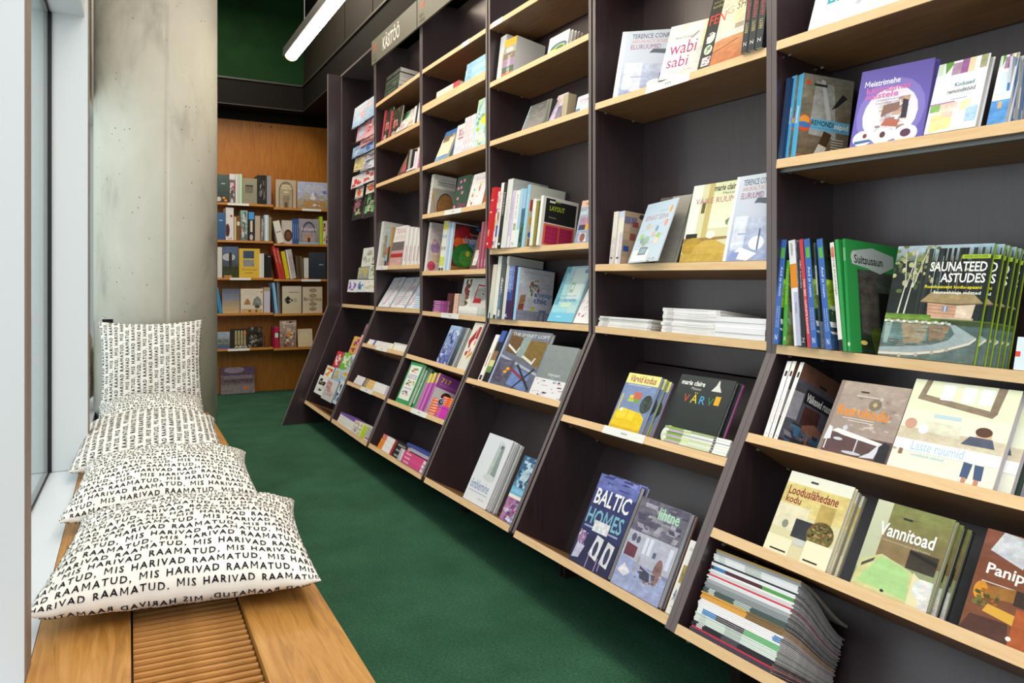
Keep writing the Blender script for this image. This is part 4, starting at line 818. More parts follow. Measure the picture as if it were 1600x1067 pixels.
bk('41', 'f', 1089, 1162, -14, 'dcd0bc', 'black and cream FENG SHUI book on the upper shelf', lean=8, t=.018, dx=.005, art=fen, spc='232524')
for i, (a, c) in enumerate(((1157.5, 1166.5), (1167.5, 1178), (1179, 1190))):
    bk('41', 's', a, c, -22-4*i, '2a3136', ['dark slate spined book next to the orange floor of the FENG SHUI cover', 'dark slate spined book, middle one of the three beside FENG SHUI', 'dark slate spined book, the one nearest the upright beside FENG SHUI'][i], w=.19, dx=-.012, lean=0, sart=[('w', .3, .3, .75, .45, 'EESTI', 'c8b870', 0), ('w', .28, .5, .78, .95, 'ARHITEKTUUR', 'c44a4a', 0), ('t', .28, .1, .75, .16, 'N', 'e0e0dc', 0)], art=[('r', 0, 0, 1, 1, '1c1e22')], hard=False)
til = [('r', 0, 0, 1, 1, 'a58e76')] + [('r', u, v, u+.2, v+.13, random.Random(int(u*99+v*777)).choice(['b09a80', 'a08a72', '9c8a78', 'b4a088', '6a6a8a', '8a4a44', '9a8670', 'a8927a', 'b89c86', 'a88a70'])) for u in (.02, .24, .46, .68) for v in (.02, .17, .32, .47, .62, .77)] + [('r', .05, .25, .24, .35, '2f4f94'), ('r', .3, .72, .5, .82, '8a4048'), ('e', .6, .93, .1, .05, '3a3640')]
bk('42', 's', 951.5, 958, 330, 'e2dcd4', 'cream spined tile book, left one of two at the bay end', w=.17, lean=1, sart=[('r', 0, 0, 1, .5, 'd2c8c8', .2), ('e', .4, .12, .25, .02, '5a5258')], hard=False)
bk('42', 's', 959, 968.5, 329, 'e8e2da', 'cream spined tile book with a mosaic cover of coloured squares', w=1013, lean=1, yaw=85, sart=[('r', .4, 0, 1, .6, 'd0c8d8', .2), ('e', .4, .12, .25, .02, '5a5258'), ('r', 0, .88, 1, 1, 'cfd4e8')], art=til, hard=False)
sei = [('g', 0, 0, 1, 1, 'c4d4e4', 'b4c8de'), ('t', .1, .7, .86, .78, 'SEINAST SEINA', 'a86a80', 0), ('t', .52, .82, .8, .85, 'KODU KUNST', '8ab08a', 0), ('e', .88, .84, .04, .06, 'f09a2a'), ('p', [(.1, .52), (.95, .66), (.95, .664), (.1, .525)], 'b08a94'), ('p', [(.06, .38), (.9, .44), (.9, .445), (.06, .385)], 'a87a8a'), ('p', [(.12, .28), (.8, .34), (.8, .343), (.12, .284)], 'a87a8a'), ('e', .3, .6, .07, .05, 'a8c0c8'), ('e', .36, .58, .05, .04, 'dcb8a8'), ('e', .62, .54, .05, .05, '6f9cc0'), ('e', .86, .62, .05, .06, 'dc9a90'), ('e', .2, .42, .08, .06, '9ac48a'), ('e', .24, .36, .06, .05, '7aa0b0'), ('e', .38, .36, .1, .07, '9ab4a8'), ('e', .34, .31, .07, .05, '9aa894'), ('e', .56, .46, .05, .04, 'e0b4a4'), ('e', .74, .42, .06, .05, 'a4c46a'), ('e', .72, .34, .07, .05, 'e4d4c0'), ('r', .06, .02, .6, .2, 'e8ecee', .2), ('p', [(.24, .12), (.5, .12), (.54, .24), (.28, .25)], '5f7a84'), ('p', [(.28, .14), (.48, .14), (.51, .22), (.31, .23)], '9ab0ba'), ('n', .62, .0, .9, .06, 8, ['8a4a3c', 'a8886a'], 5, .2)]
bk('42', 'f', 981, 1027, 320, 'bccfe2', 'pale blue wall decoration book with strings of dots, leaning', yaw=-12, lean=14, t=.004, dx=-.002, art=sei, hard=False)
bk('42', 'f', 1004, 1052, 310, '8b8882', 'grey book block with brown edge behind the dotted pale blue book', lean=12, t=.016, dx=.03, art=[('g', 0, 0, 1, 1, '8a8680', 'a09c94', .2), ('r', 0, 0, .4, 1, '5a4a42', .4)])
vaik = [('g', 0, 0, 1, 1, 'd8d8b4', 'd9d4ac'), ('g', 0, .3, .24, 1, 'eceee8', 'e4e8de'), ('g', .38, .3, .5, 1, 'c8b878', 'c0b070'), ('g', .5, .42, 1, 1, 'e8ecd8', 'dcdcb4'), ('r', .28, .62, .36, .76, '5f5a30', .3), ('r', .04, .28, .3, .36, '2e2c24', .3), ('p', [(.0, .24), (1, .28), (1, .31), (.0, .3)], '9a7a4a', .2), ('e', .6, .34, .1, .05, 'eceade'), ('e', .24, .18, .24, .13, 'b8963c', .25), ('p', [(.2, .06), (.3, .2), (.5, .27), (.72, .27), (.96, .2), (1, .06)], 'caa850', .2), ('r', 0, 0, 1, .1, 'c0a048', .25), ('p', [(.86, .5), (.94, .54), (.92, .44), (.88, .46)], '7a8a6a'), ('t', .5, .89, 1, .97, 'marie claire', '34342e'), ('t', .7, .84, .98, .87, 'Maison', '6a6a5a', 0), ('t', .12, .74, .98, .83, 'VÄIKE RUUM', 'b9767e', 0)]
bk('42', 'f', 1061, 1131, 291, 'dadcbc', 'pale yellow small room book with ochre bed pillows on cover', lean=7, t=.016, art=vaik)
bk('42', 'f', 1128.5, 1212, 277, 'c8cfe2', 'pale blue living rooms book touching the upright, middle height', lean=6, t=.016, dx=.006, art=con, spc='f0f1f4')
W = 'eceaea'
def wsp(i): return [('r', .62, .1, .66, .9, 'd8d4d8'), ('r', .0, 0, 1, .06, 'cfccd0'), ('w', .3, .2, .7, .55, 'kodukujundus', 'c4bcc4', 0), ('r', .1, .8, .9, .93, ['cfcbc8', 'd8d2d0', 'c9c5c8'][i % 3], .6)]
stk('43', 935, 1017, [W]*5, 'white softcover book with bent lower pages, low left pile', w=.19, t=.0082, sarts=wsp)
stk('43', 1033, 1122, [W]*6 + ['e9e7ea'], 'white spined book in the tall middle pile on the shelf', w=.2, t=.0125, dx=.006, sarts=wsp, hard=True, seed=5)
stk('43', 1116, 1198, ['f1eff2', 'eeecf2', 'f0eff4', 'ecebf0'], 'thick white blank book in the pile by the upright', w=.16, t=.017, dx=.0, seed=6, jit=.002)
varv = [('g', 0, 0, 1, 1, '7486b4', '8092bc', .2), ('r', 0, .82, 1, 1, 'e6e48c'), ('t', .1, .85, .9, .97, 'Värvid kodus', 'a83a58'), ('r', .12, .79, .8, .8, 'c8d0e8'), ('r', .06, .3, .1, .62, 'd8c83c'), ('p', [(.26, .5), (.62, .5), (.64, .62), (.3, .62)], '9a9a4a'), ('r', .28, .5, .5, .55, 'b8c44a'), ('r', .4, .56, .64, .68, 'c86a58'), ('r', .3, .56, .42, .62, 'd8c860'), ('r', .46, .5, .62, .56, '7aa04a'), ('e', .85, .5, .16, .16, '3e4a48', .8), ('n', .72, .36, .98, .66, 26, ['2e3a38', '56645c'], 3, .12), ('p', [(.02, .06), (.96, .02), (.94, .26), (.8, .34), (.5, .36), (.2, .38), (.04, .3)], 'e2c224', .15), ('p', [(.1, .26), (.24, .38), (.4, .36), (.4, .2), (.14, .18)], 'ecd03a', .1), ('p', [(.44, .36), (.64, .34), (.64, .18), (.44, .2)], 'ecd03a', .1), ('r', .02, .0, .96, .06, 'd0aa1c', .2), ('e', .2, .34, .05, .03, 'e4e4dc')]
bk('44', 'f', 949.5, 999, 582, '7488b4', 'yellow topped colours at home book with a yellow sofa', t=.012, lean=1, art=varv, spc='d8d4a8')
for i in range(2):
    bk('44', 'f', 955+i*8, 1007+i*8, 585+4*i, '6f7f8c', 'colours at home book, %s copy behind the yellow sofa cover' % ordn(i), t=.011, lean=1, dx=.028+.016*i, art=varv, bc=['8aa06a', '8a6a9a'][i])
vrv = [('g', 0, 0, 1, 1, '22272a', '343a3c', .15), ('t', .06, .86, .5, .93, 'marie claire', 'f0f0ee'), ('t', .28, .8, .46, .84, 'Maison', 'c8c8c4', 0), ('t', .2, .62, .3, .73, 'V', 'c8503a', 0), ('t', .34, .62, .46, .77, 'Ä', 'd8c83a', 0), ('t', .5, .62, .6, .73, 'R', '4aa8d8', 0), ('t', .64, .62, .74, .73, 'V', '2f8a5a', 0), ('r', .76, .64, .85, .76, 'f0a82a'), ('p', [(.64, .82), (.82, .82), (.76, .9), (.74, .97), (.72, .97), (.7, .9)], 'd8d8d4'), ('e', .16, .14, .12, .12, 'e4e4e0'), ('r', .4, .16, .52, .2, 'cfcfcc')]
bk('44', 'f', 1024.5, 1108, 584, '262b2e', 'black paint colours book with multicoloured VÄRV title', t=.014, lean=1, dx=.05, art=vrv, spc='262b2e', pages='grey_paper')
bk('44', 'f', 1034, 1117, 588, '8a2a7c', 'book with magenta back cover just behind the black colours book', t=.012, lean=1, dx=.069, art=vrv, bc='a83a94')
grn = lambda i: [('r', .3, .58, .85, .95, ['dfe6c8', 'cfd89a', 'd9e2b8'][i % 3]), ('r', .1, 0, .9, .2, 'eef0ee'), ('w', .3, .3, .7, .55, 'kodu ja aed', 'c7c4d8', 0), ('r', .05, .7, .95, .95, '86a84a' if i % 2 else 'b9a8b8'), ('r', .1, .2, .9, .24, '6a5a6a')]
stk('44', 1033, 1147, ['cfd8b4', 'dfe4d2', 'c9d4a4', 'e6e8e4', 'e8e8ea', '9cae74'], 'green and white spined booklet before the black colours book', w=.12, t=.0085, dx=-.002, sarts=grn, hard=False, seed=3)
bal = [('g', 0, 0, 1, 1, '262a4a', '3a3f78', .3), ('g', 0, .82, 1, 1, '5a62a8', '7078b8', .5), ('n', .0, .8, 1, 1, 22, ['8088c4', '3a4080', '6a72b0'], 3, .2), ('t', .06, .66, .92, .84, 'BALTIC', 'e9e9ee'), ('t', .04, .44, .92, .62, 'HOMES', '7ab0c4'), ('r', .06, .4, .9, .42, '9aa0c4', .5), ('r', .28, .38, .66, .5, 'd8d8e0', .5), ('p', [(.0, .0), (1, .0), (1, .34), (.0, .3)], '2c2e50', .3), ('p', [(.04, .04), (.2, .06), (.26, .2), (.06, .22)], 'b9b8d4', .3), ('e', .12, .28, .1, .07, '9a7aa8', .8), ('n', .02, .2, .26, .36, 20, ['c8a0c4', '7a5a8a', 'e0c8dc'], 8, .15), ('p', [(.4, .14), (.62, .1), (.64, .34), (.46, .36)], 'dcdce4', .3), ('e', .52, .22, .05, .08, '3a3e60'), ('p', [(.7, .1), (.9, .08), (.92, .32), (.74, .34)], 'd4d4de', .3), ('e', .82, .2, .05, .09, '3a3e60'), ('r', .42, .0, .44, .16, 'a890c0'), ('r', .64, .0, .66, .14, 'a890c0'), ('r', .72, .02, .74, .12, 'a890c0')]
bk('45', 'f', 888, 948, 739, '2c3058', 'dark blue BALTIC HOMES book on the bottom shelf', t=.02, lean=1, dx=.03, art=bal, spc='2c3058')
bk('45', 'f', 899, 957, 741, '4a5878', 'second BALTIC HOMES copy peeking out behind the front one', t=.014, lean=1, dx=.056, art=bal)
lih = [('g', 0, 0, 1, 1, '8a90ac', '6a6c8a', .3), ('p', [(0, .62), (1, .58), (1, 1), (0, 1)], '6c6878', .5), ('n', .0, .62, 1, 1, 36, ['8a8494', '585468', 'a09cac', '4c485c'], 5, .2), ('r', 0, .3, 1, .62, 'b4b6c8', .25), ('t', .44, .82, .86, .95, 'lihtne', 'a8d8b8'), ('t', .44, .77, .84, .8, 'ja ilusjoonene kodu', 'd0d0dc', 0), ('p', [(.04, .34), (.28, .34), (.28, .46), (.04, .48)], '6a3848', .4), ('r', .38, .42, .54, .6, 'd8dcec'), ('r', .45, .42, .465, .6, '8088a8'), ('e', .14, .55, .05, .045, '5a5c74'), ('e', .24, .54, .04, .04, '5a5c74'), ('r', .6, .42, .66, .48, '5c6478'), ('r', .88, .36, .95, .58, 'd4d8ec'), ('p', [(.0, .0), (1, .0), (1, .26), (.0, .34)], '9aa4cc', .4), ('p', [(.04, .16), (.2, .12), (.3, .18), (.14, .26)], 'd8d4e0', .4), ('p', [(.44, .3), (.66, .26), (.72, .16), (.5, .18)], '44465c', .4), ('r', .36, .2, .4, .38, 'a8a0a4', .3), ('e', .78, .3, .08, .14, '8a6a6a', .7), ('n', .4, .1, .9, .3, 20, ['4a4c64', 'b8b0b4', '7a6a70'], 6, .12)]
bk('45', 'f', 953.5, 1027, 775, '858aa8', 'grey blue simple homes book with green title, bottom shelf', t=.018, lean=1, dx=.025, art=lih)
bk('45', 'f', 962, 1034, 779, '5a5a4a', 'book with colourful page edge behind the simple homes book', t=.014, lean=1, dx=.048, bc='8a5a4a', art=lih)
bk('45', 'f', 1039, 1070, 843, 'ecebe8', 'white book partly hidden by the upright, bottom shelf', t=.012, lean=1, dx=.03, art=[('t', .25, .86, .9, .9, 'EESTI KODU', '9a98a0', 0), ('r', .22, .42, 1, .66, 'b09a50', .9), ('n', .22, .42, 1, .66, 30, ['5a4a3a', 'd8b84a', '8a8a5a'], 3, .15), ('p', [(.2, .24), (.36, .34), (.5, .24), (.46, .24), (.36, .3), (.26, .24)], '44508a'), ('p', [(.2, .18), (.36, .28), (.5, .18), (.46, .18), (.36, .24), (.26, .18)], '44508a'), ('r', .3, .1, .6, .11, 'a8a8b0')])

# ================================================================ third bookcase from the camera
aja = [('r', 0, .8, 1, 1, 'e2b024'), ('r', 0, .62, 1, .8, 'a8a698', .4), ('r', 0, .46, 1, .62, '7d6a5c'), ('r', 0, .26, 1, .46, '9a7aa4'), ('r', 0, .1, 1, .26, '3a5444'), ('r', 0, 0, 1, .1, 'd8582c'), ('v', .3, .08, .75, .56, 'Sisekujundaja raamat', 'dcdcd4', 0), ('e', .5, .7, .3, .07, 'c8c8c8', .5)]
bk('32', 's', 775, 784, 53, 'dfe2e8', 'white spined book left of the striped spine, upper shelf', w=.18, dx=.02, lean=1, sart=[('r', .6, .2, .8, .6, 'e4c4b4')])
bk('32', 's', 785, 801, 55, 'd8d8d8', 'thick book whose spine has yellow, grey, purple and green bands', w=.19, dx=.02, lean=0, sart=aja, yaw=96)
rb = [('r', 0, 0, 1, 1, 'eceaee'), ('e', .55, .16, .42, .3, '24424c'), ('e', .58, .14, .34, .24, '3c7a94'), ('e', .6, .12, .27, .19, '8fae3a'), ('e', .62, .1, .18, .12, '3a5a3a'), ('e', .25, .06, .14, .1, 'e0c83c'), ('t', .7, .8, .96, .85, 'kodu', '3a5aa0'), ('t', .66, .62, .9, .76, 'värvid', 'd87aa0', 0)]
for i in range(4):
    bk('32', 'f', 855+5*i, 886+4.5*i, 61+1*i, 'eceaee' if i != 2 else 'c8a0a4', 'white book with concentric rainbow circles' if i == 0 else 'white book, %s copy behind the rainbow circle cover' % ordn(i-1), t=.02, lean=4, dx=.008+.026*i, art=rb)
dk = [('g', 0, 0, 1, 1, '343c44', '2c3238', .6), ('n', .05, .3, .9, .9, 60, ['1e262c', '46525c', '5c6a74', '14181c'], 3, .1), ('r', 0, 0, 1, .3, '4c4a54', .8), ('t', .1, .6, .9, .8, 'INTIIM', '14181c'), ('r', .0, 0, .04, 1, '7fb4c4')]
bk('33', 'f', 814.5, 847, 166, '343c44', 'dark grey picture book leaning on the third shelf down', lean=16, t=.012, art=dk, spc='6fa4b4')
bk('33', 's', 848, 856, 154, '6a6a62', 'olive grey spined book right of the dark picture book', w=.18, lean=-8, dx=.01, sart=[('r', .3, 0, .6, 1, '4a4a44')], art=[('r', 0, 0, 1, 1, '2c2c2c')])
bk('33', 'f', 857, 873, 150, 'b4a4c4', 'lavender picture book squeezed beside the beige box', lean=16, t=.014, art=[('g', 0, 0, 1, 1, 'b49ac0', 'd0c4d8', .6), ('r', .1, .62, .9, .95, 'c8b4b4', .5), ('r', .5, 0, 1, .5, '4c4a6a', .7)])
bk('33', 's', 875, 884.5, 145, 'b0a088', 'beige linen bound thick book, third shelf down', w=897, lean=0, dx=.008, art=[('g', 0, 0, 1, 1, '9c8c74', 'a89a82')], yaw=84)
sml = [('g', 0, 0, 1, 1, 'a9c4de', 'cfdcea', .2), ('t', .18, .6, .9, .82, 'small', 'c04a58', 0), ('t', .2, .42, .8, .54, 'spaces', 'c8a4b0', 0), ('e', .6, .3, .2, .12, 'ecdfcf'), ('r', .0, .0, .3, .2, '3a6a9a', .3)]
bk('33', 'f', 898.5, 924, 152, 'bcd0e4', 'small pale blue book with red lettering near the upright', lean=6, t=.012, art=sml)
# tall row of spines on the shelf above the bend
bk('34', 's', 756.5, 763.5, 292, 'c8242e', 'bright red spined book standing in front of the upright', w=779, yaw=84, dx=-.042, lean=0, sart=[('r', .2, .58, .8, .6, 'f0c8c8'), ('r', .2, .78, .8, .8, 'f0c8c8'), ('w', .3, .2, .7, .3, 'KODU', 'f4dada'), ('t', .3, .05, .7, .09, 'e', 'f0d8d8')], art=[('r', 0, 0, 1, 1, 'c8242e'), ('r', .4, .2, .9, .8, 'd8a0a4', .5)])
bk('34', 's', 763.5, 771, 299, 'ece8e8', 'white spined book with pink patches right of the red one', w=.17, dx=-.024, sart=[('r', .1, .8, .9, .92, 'd88aa4'), ('r', .1, .62, .9, .7, '8a6ac0', .4), ('r', .1, .05, .9, .12, '3a6ab8'), ('r', .1, .3, .9, .5, 'd0b48a', .5)], art=[('r', 0, 0, 1, 1, 'd8c8b8', .7), ('r', 0, .2, .5, .4, '3a5aa4'), ('r', 0, .5, .6, .64, 'b0803a', .5)])
bk('34', 's', 772, 776, 285, 'eceae8', 'slim white spined book left of the black spine', w=.18, dx=-.014, sart=[('v', .2, .3, .8, .6, 'interior', 'b0b0b4', 0)])
bk('34', 's', 776.5, 781, 285, '22262a', 'slim black spined book in the tall row of spines', w=.18, dx=-.012, sart=[('v', .2, .5, .8, .85, 'NORDIC', 'c8ccd0', 0), ('r', .2, .05, .8, .08, 'e4e4e4')], art=[('r', 0, 0, 1, 1, '24303a')])
bk('34', 's', 782, 790, 278.5, 'dcdcda', 'large white book with pale grey cover, tallest of the row', w=858, dx=-.012, sart=[('v', .3, .4, .7, .7, 'maja', 'b4b8bc', 0)], art=[('g', 0, 0, 1, 1, 'c4c4c0', 'b4b8ba', .15)])
bk('34', 's', 790.5, 796, 297, 'cdc2dc', 'lavender spined book in the tall row', w=.16, dx=-.008, sart=[('v', .3, .5, .7, .9, 'valgus', '9a88b4', 0), ('r', .2, 0, .8, .2, 'e4e0ea')])
bk('34', 's', 796.5, 803, 296.5, 'e9e8e6', 'white spined book right of the lavender spine', w=.165, dx=-.006, sart=[('v', .3, .5, .75, .92, 'kodu ja värv', '8a8c94', 0), ('r', .2, .3, .8, .42, 'a8b89a', .5), ('t', .3, .04, .7, .09, 'N', '3a3a3c', 0)])
bk('34', 's', 803.5, 808, 294, 'a4c8e0', 'slim pale blue spined book in the tall row', w=.17, dx=-.004, sart=[('r', 0, 0, 1, .3, 'd8e8f0')])
bk('34', 's', 808.5, 813.5, 294, '3c5a54', 'dark leafy spined book between two pale blue spines', w=.17, dx=-.002, sart=[('r', 0, .66, 1, 1, '9cc0dc'), ('r', 0, .35, 1, .66, '4a6a80', .6), ('n', 0, 0, 1, .4, 20, ['2c4a30', '5a7a4a', '1c2c24'], 3, .3)])
cream = [('g', 0, 0, 1, 1, 'c9c8b4', 'c4c8c0'), ('r', .04, .58, .11, .76, 'b03a44'), ('r', .22, .54, .34, .66, 'a8a058', .4), ('p', [(.3, .66), (.36, .82), (.38, .66)], '3a3e3c'), ('e', .16, .42, .1, .08, 'dca824', .3), ('r', .12, .3, .16, .42, 'a8a064'), ('e', .14, .2, .08, .05, '3a6aa8'), ('r', .08, .02, .2, .14, 'a8703a', .5), ('r', .25, .1, .4, .4, '7a6a4a', .6)]
bk('34', 's', 814, 818.5, 288, '9ccae8', 'pale blue spined book with a cream cover and red flag picture', w=893, dx=0.0, sart=[('r', 0, .85, 1, 1, '8cc0e4')], art=cream)
bk('34', 's', 826.5, 831, 310, 'e4e4dc', 'slim white book leaning beside the LAYOUT cover', w=.15, dx=-.012, lean=1.5, hard=False)
bk('34', 's', 832, 836, 313, '8a8038', 'slim olive spined book beside the LAYOUT cover', w=.15, dx=-.010, lean=1.5, hard=False, art=[('r', 0, 0, 1, 1, '6a6430', .6)])
lay = [('r', 0, 0, 1, 1, 'e9e6e4'), ('r', .08, .48, .95, .93, '262726'), ('t', .2, .73, .62, .83, 'LAYOUT', 'b4c43a'), ('r', .08, .93, .34, .965, '22221e'), ('r', .34, .905, .5, .935, '8a9a3a'), ('r', .18, .885, .34, .925, 'eceae6'), ('t', .2, .58, .4, .61, 'Disain', 'b0b0ac', 0), ('r', .08, .03, .95, .46, 'e07048'), ('r', .14, .06, .9, .42, 'b02a5c'), ('r', .5, .06, .53, .42, 'e07048')] + [('r', .14, v, .9, v+.006, 'd04a54') for v in (.13, .22, .31)] + [('r', u, .06, u+.008, .42, 'd04a54') for u in (.3, .7)]
bk('34', 's', 837.5, 841, 305, 'eceae8', 'white book with black and magenta cover reading LAYOUT', w=896, dx=-.012, art=lay, yaw=94)
sms = [('g', 0, 0, 1, 1, '8a9cb8', 'a4b0c4', .3), ('r', 0, .84, 1, 1, 'e2b8a4'), ('r', .3, .9, .8, .93, '7a5a54'), ('t', .06, .66, .98, .78, 'small scale', 'f0f0f0', 0), ('r', .1, .34, .7, .6, 'b08ca0', .5), ('r', .1, .3, .5, .42, '3a3e58', .6), ('e', .6, .36, .1, .09, 'eca42a'), ('p', [(.2, .04), (.7, .02), (.66, .22), (.24, .24)], 'd8c0c0', .4), ('e', .44, .12, .16, .1, '8a5a5c', .5), ('r', .84, 0, 1, .8, 'a89cc8', .2)]
bk('34', 'f', 897, 924, 314, '9aa8c0', 'peach topped book reading small scale, right of LAYOUT', lean=6, t=.012, dx=.01, art=sms, hard=False)
# bend shelf
bk('35', 's', 762, 767.5, 413, 'd8dccc', 'cream spined book overlapping the upright at the bend shelf', w=.16, dx=-.02, sart=[('g', 0, 0, 1, 1, 'c4d4c8', 'ecd8c4'), ('r', .3, 0, .6, .1, '3a3a3a')])
bk('35', 's', 769, 774.5, 400, 'e9e6e2', 'white spined book with grey cover, bend shelf left end', w=.19, dx=-.016, art=[('g', 0, 0, 1, 1, 'b4b8b4', 'a8aca8', .3)], sart=[('r', .2, 0, .8, .06, '2c2c2e')])
bk('35', 's', 775.5, 781.5, 411, '5c6062', 'grey spined design book with white lettering', w=.18, dx=-.013, sart=[('v', .25, .45, .75, .74, 'disain', 'ececec'), ('r', 0, .0, .5, .5, '6a8aa8', .5), ('r', .2, .05, .7, .16, 'd8d8d8', .5)], art=[('r', 0, 0, 1, 1, '4a4e52')])
bk('35', 's', 782.5, 786, 400, 'eceae8', 'tall white book behind the blue colour book', w=858, dx=-.006, art=[('g', 0, 0, 1, 1, 'd0d0cc', 'dcdcd8')])
blu = [('g', 0, 0, 1, 1, '3c2c54', '3a5a94', .4), ('r', 0, .86, 1, 1, '2f4f8c', .4)]
bk('35', 's', 786.5, 800, 415, '3a4f94', 'deep blue and purple spined colour book on the bend shelf', w=867, dx=-.012, art=blu, sart=[('r', 0, 0, .12, 1, 'e8e8ec'), ('r', .12, 0, 1, .35, '3c2a58', .4), ('r', .12, .55, 1, 1, '6a84c4', .5), ('r', .75, 0, 1, 1, '4a2444', .3), ('v', .2, .5, .5, .95, 'KOLORIIT', 'b4c4e4', 0), ('t', .14, .04, .4, .1, 'K', 'e8e8ec')])
chp = [('g', 0, 0, 1, 1, 'b0b6cc', 'd2d5dd', .25), ('t', .08, .9, .9, .94, 'elegantne kodu väikese raha eest', '98a0b0', 0), ('r', .28, .46, .6, .8, 'd4d8d4'), ('n', .28, .46, .6, .8, 40, ['5a6478', 'b04a44', '8a9a94', 'e4e4e0', '7a8468'], 3, .18), ('t', .46, .46, .96, .58, 'cheap', '5f8cc8', 1), ('t', .46, .36, .84, .47, 'chic', '35609c'), ('r', .64, .72, .94, .726, 'b88a94'), ('r', .64, .66, .94, .666, 'b88a94'), ('p', [(.04, .3), (.22, .36), (.22, .5), (.08, .48)], 'a07a54', .4), ('p', [(.02, .14), (.18, .2), (.2, .34), (.04, .3)], '8a4a38', .5), ('p', [(.36, .12), (.5, .14), (.5, .3), (.4, .28)], 'b8b468', .3), ('r', .0, .0, 1, .2, '8c92a8', .4), ('p', [(.6, .0), (.64, .0), (.7, .24), (.68, .24)], '5a6484'), ('p', [(.78, .0), (.82, .0), (.8, .24), (.78, .24)], '5a6484'), ('r', .64, .2, .84, .24, '6a7494')]
bk('35', 's', 801.5, 805, 417, '9cc4e4', 'pale grey book reading cheap chic on its cover', w=859, dx=-.012, art=chp, yaw=92, sart=[('r', 0, 0, 1, 1, '9cc8e8')])
baw = [('g', 0, 0, 1, 1, '8ecbd8', 'b0cdd8', .15), ('r', .0, .3, .2, 1, '6aaac0', .3), ('p', [(.1, .9), (.3, .8), (.34, .4), (.2, .3)], 'a8d0d4'), ('r', .42, .4, .92, .96, 'cfdcdc'), ('r', .44, .52, .6, .7, '9ab4a4', .3), ('r', .48, .58, .56, .66, 'dce4dc'), ('e', .86, .9, .08, .04, '6a9ac4'), ('t', .2, .44, .8, .48, 'decorating with', '4a8aac', 0), ('t', .12, .36, .84, .43, 'blue and white', '2f78b0', 0), ('p', [(.3, .26), (.7, .26), (.7, .34), (.34, .34)], 'c4d8c0'), ('p', [(.62, .14), (.96, .14), (.96, .3), (.66, .3)], 'b4d0d0'), ('r', .0, .0, 1, .16, '72bcdc'), ('r', .3, .08, .5, .1, 'b0dcec')]
bk('35', 'f', 854.5, 893, 417, '9ccedc', 'turquoise and white decorating book leaning on the bend shelf', lean=18, t=.014, dx=-.002, art=baw)
bk('35', 'f', 895, 926, 436, 'e6e2e6', 'white book with pink blossom marks beside the upright, bend shelf', lean=22, t=.012, dx=0, art=[('n', .0, .1, .7, .8, 16, ['d84a6a', 'e4a0b4', 'c83a54'], 7, .1), ('r', .2, .3, .7, .304, 'a4a0a4')])
# slanted shelves
bk('36', 's', 746, 751.5, 523, 'ece8e4', 'white spined book leaning at the slanted shelf left end', w=.18, lean=2, sart=[('r', .2, .02, .8, .12, '2c2c30'), ('r', .4, .3, .6, .6, 'b06a4a', .4)])
bk('36', 's', 753, 760, 517, '3a4a6a', 'spine with blue top and black and yellow picture bands', w=.19, lean=2, sart=[('r', 0, .78, 1, 1, '3f5cae'), ('r', 0, .6, 1, .78, '2a2c30'), ('r', 0, .42, 1, .6, '8a6a4a', .6), ('r', 0, .3, 1, .42, 'd8d08a'), ('r', 0, .18, 1, .3, '6a8a4a', .4), ('r', 0, 0, 1, .18, '1e1e20')])
smt = [('g', 0, 0, 1, 1, '5a6078', '767a8a', .3), ('r', 0, 0, .04, 1, 'a8b4d4'), ('p', [(.1, .6), (.42, .56), (.42, .86), (.1, .96)], '6a5034', .4), ('p', [(.5, .52), (.98, .4), (.98, .84), (.5, .84)], '7c6436', .4), ('p', [(.4, .56), (.56, .52), (.6, .9), (.42, .88)], '8fa0a0', .3), ('p', [(.12, .7), (.38, .58), (.42, .7), (.4, .7), (.37, .62), (.13, .74)], 'dcdcd8'), ('p', [(.54, .54), (.82, .44), (.86, .56), (.83, .56), (.8, .49), (.56, .58)], 'd4d4d0'), ('p', [(.04, .5), (1, .28), (1, .32), (.04, .54)], 'a8b0bc'), ('r', .04, .04, .44, .46, '565468', .4), ('n', .04, .04, .44, .46, 24, ['626074', '4a485c'], 3, .3), ('p', [(.42, .06), (.9, .0), (.86, .3), (.5, .36)], '6a82b8', .4), ('p', [(.4, .3), (.86, .12), (.88, .16), (.42, .34)], '8a3a4c'), ('e', .34, .31, .045, .025, 'f09a14'), ('e', .3, .25, .045, .025, 'f09a14'), ('t', .12, .89, .98, .95, 'THE SMART LOFT', 'c8ccd0'), ('p', [(.5, .4), (.54, .42), (.96, .06), (.94, .02)], '2c3038'), ('p', [(.9, .4), (.94, .38), (.6, .0), (.56, .0)], '33363e')]
bk('36', 'f', 762, 826, 514, '62687e', 'large book reading THE SMART LOFT with orange stickers', t=.02, lean=0, dx=.01, art=smt, spc='98a4c4')
tor = [('g', 0, 0, 1, 1, '7c8688', '868e90', .12), ('t', .36, .4, .76, .46, 'TÖRMÄNT', 'd4d8d8'), ('r', .5, .37, .6, .38, 'b8bcbc'), ('r', 0, .0, 1, .34, 'e2e0e6'), ('n', .0, .0, 1, .34, 26, ['2a2c30', 'c49ab0', 'b0b4d0', 'd8a0a0', 'e8e8ee'], 4, .1)]
bk('36', 'f', 826, 873, 538, '808a8c', 'grey cloth book with a white patterned band at its foot', t=.014, lean=0, dx=.01, art=tor)
bk('36', 'f', 835, 880, 542, '9aa4a8', 'second grey cloth book copy behind the banded one', t=.012, lean=0, dx=.03, art=tor)
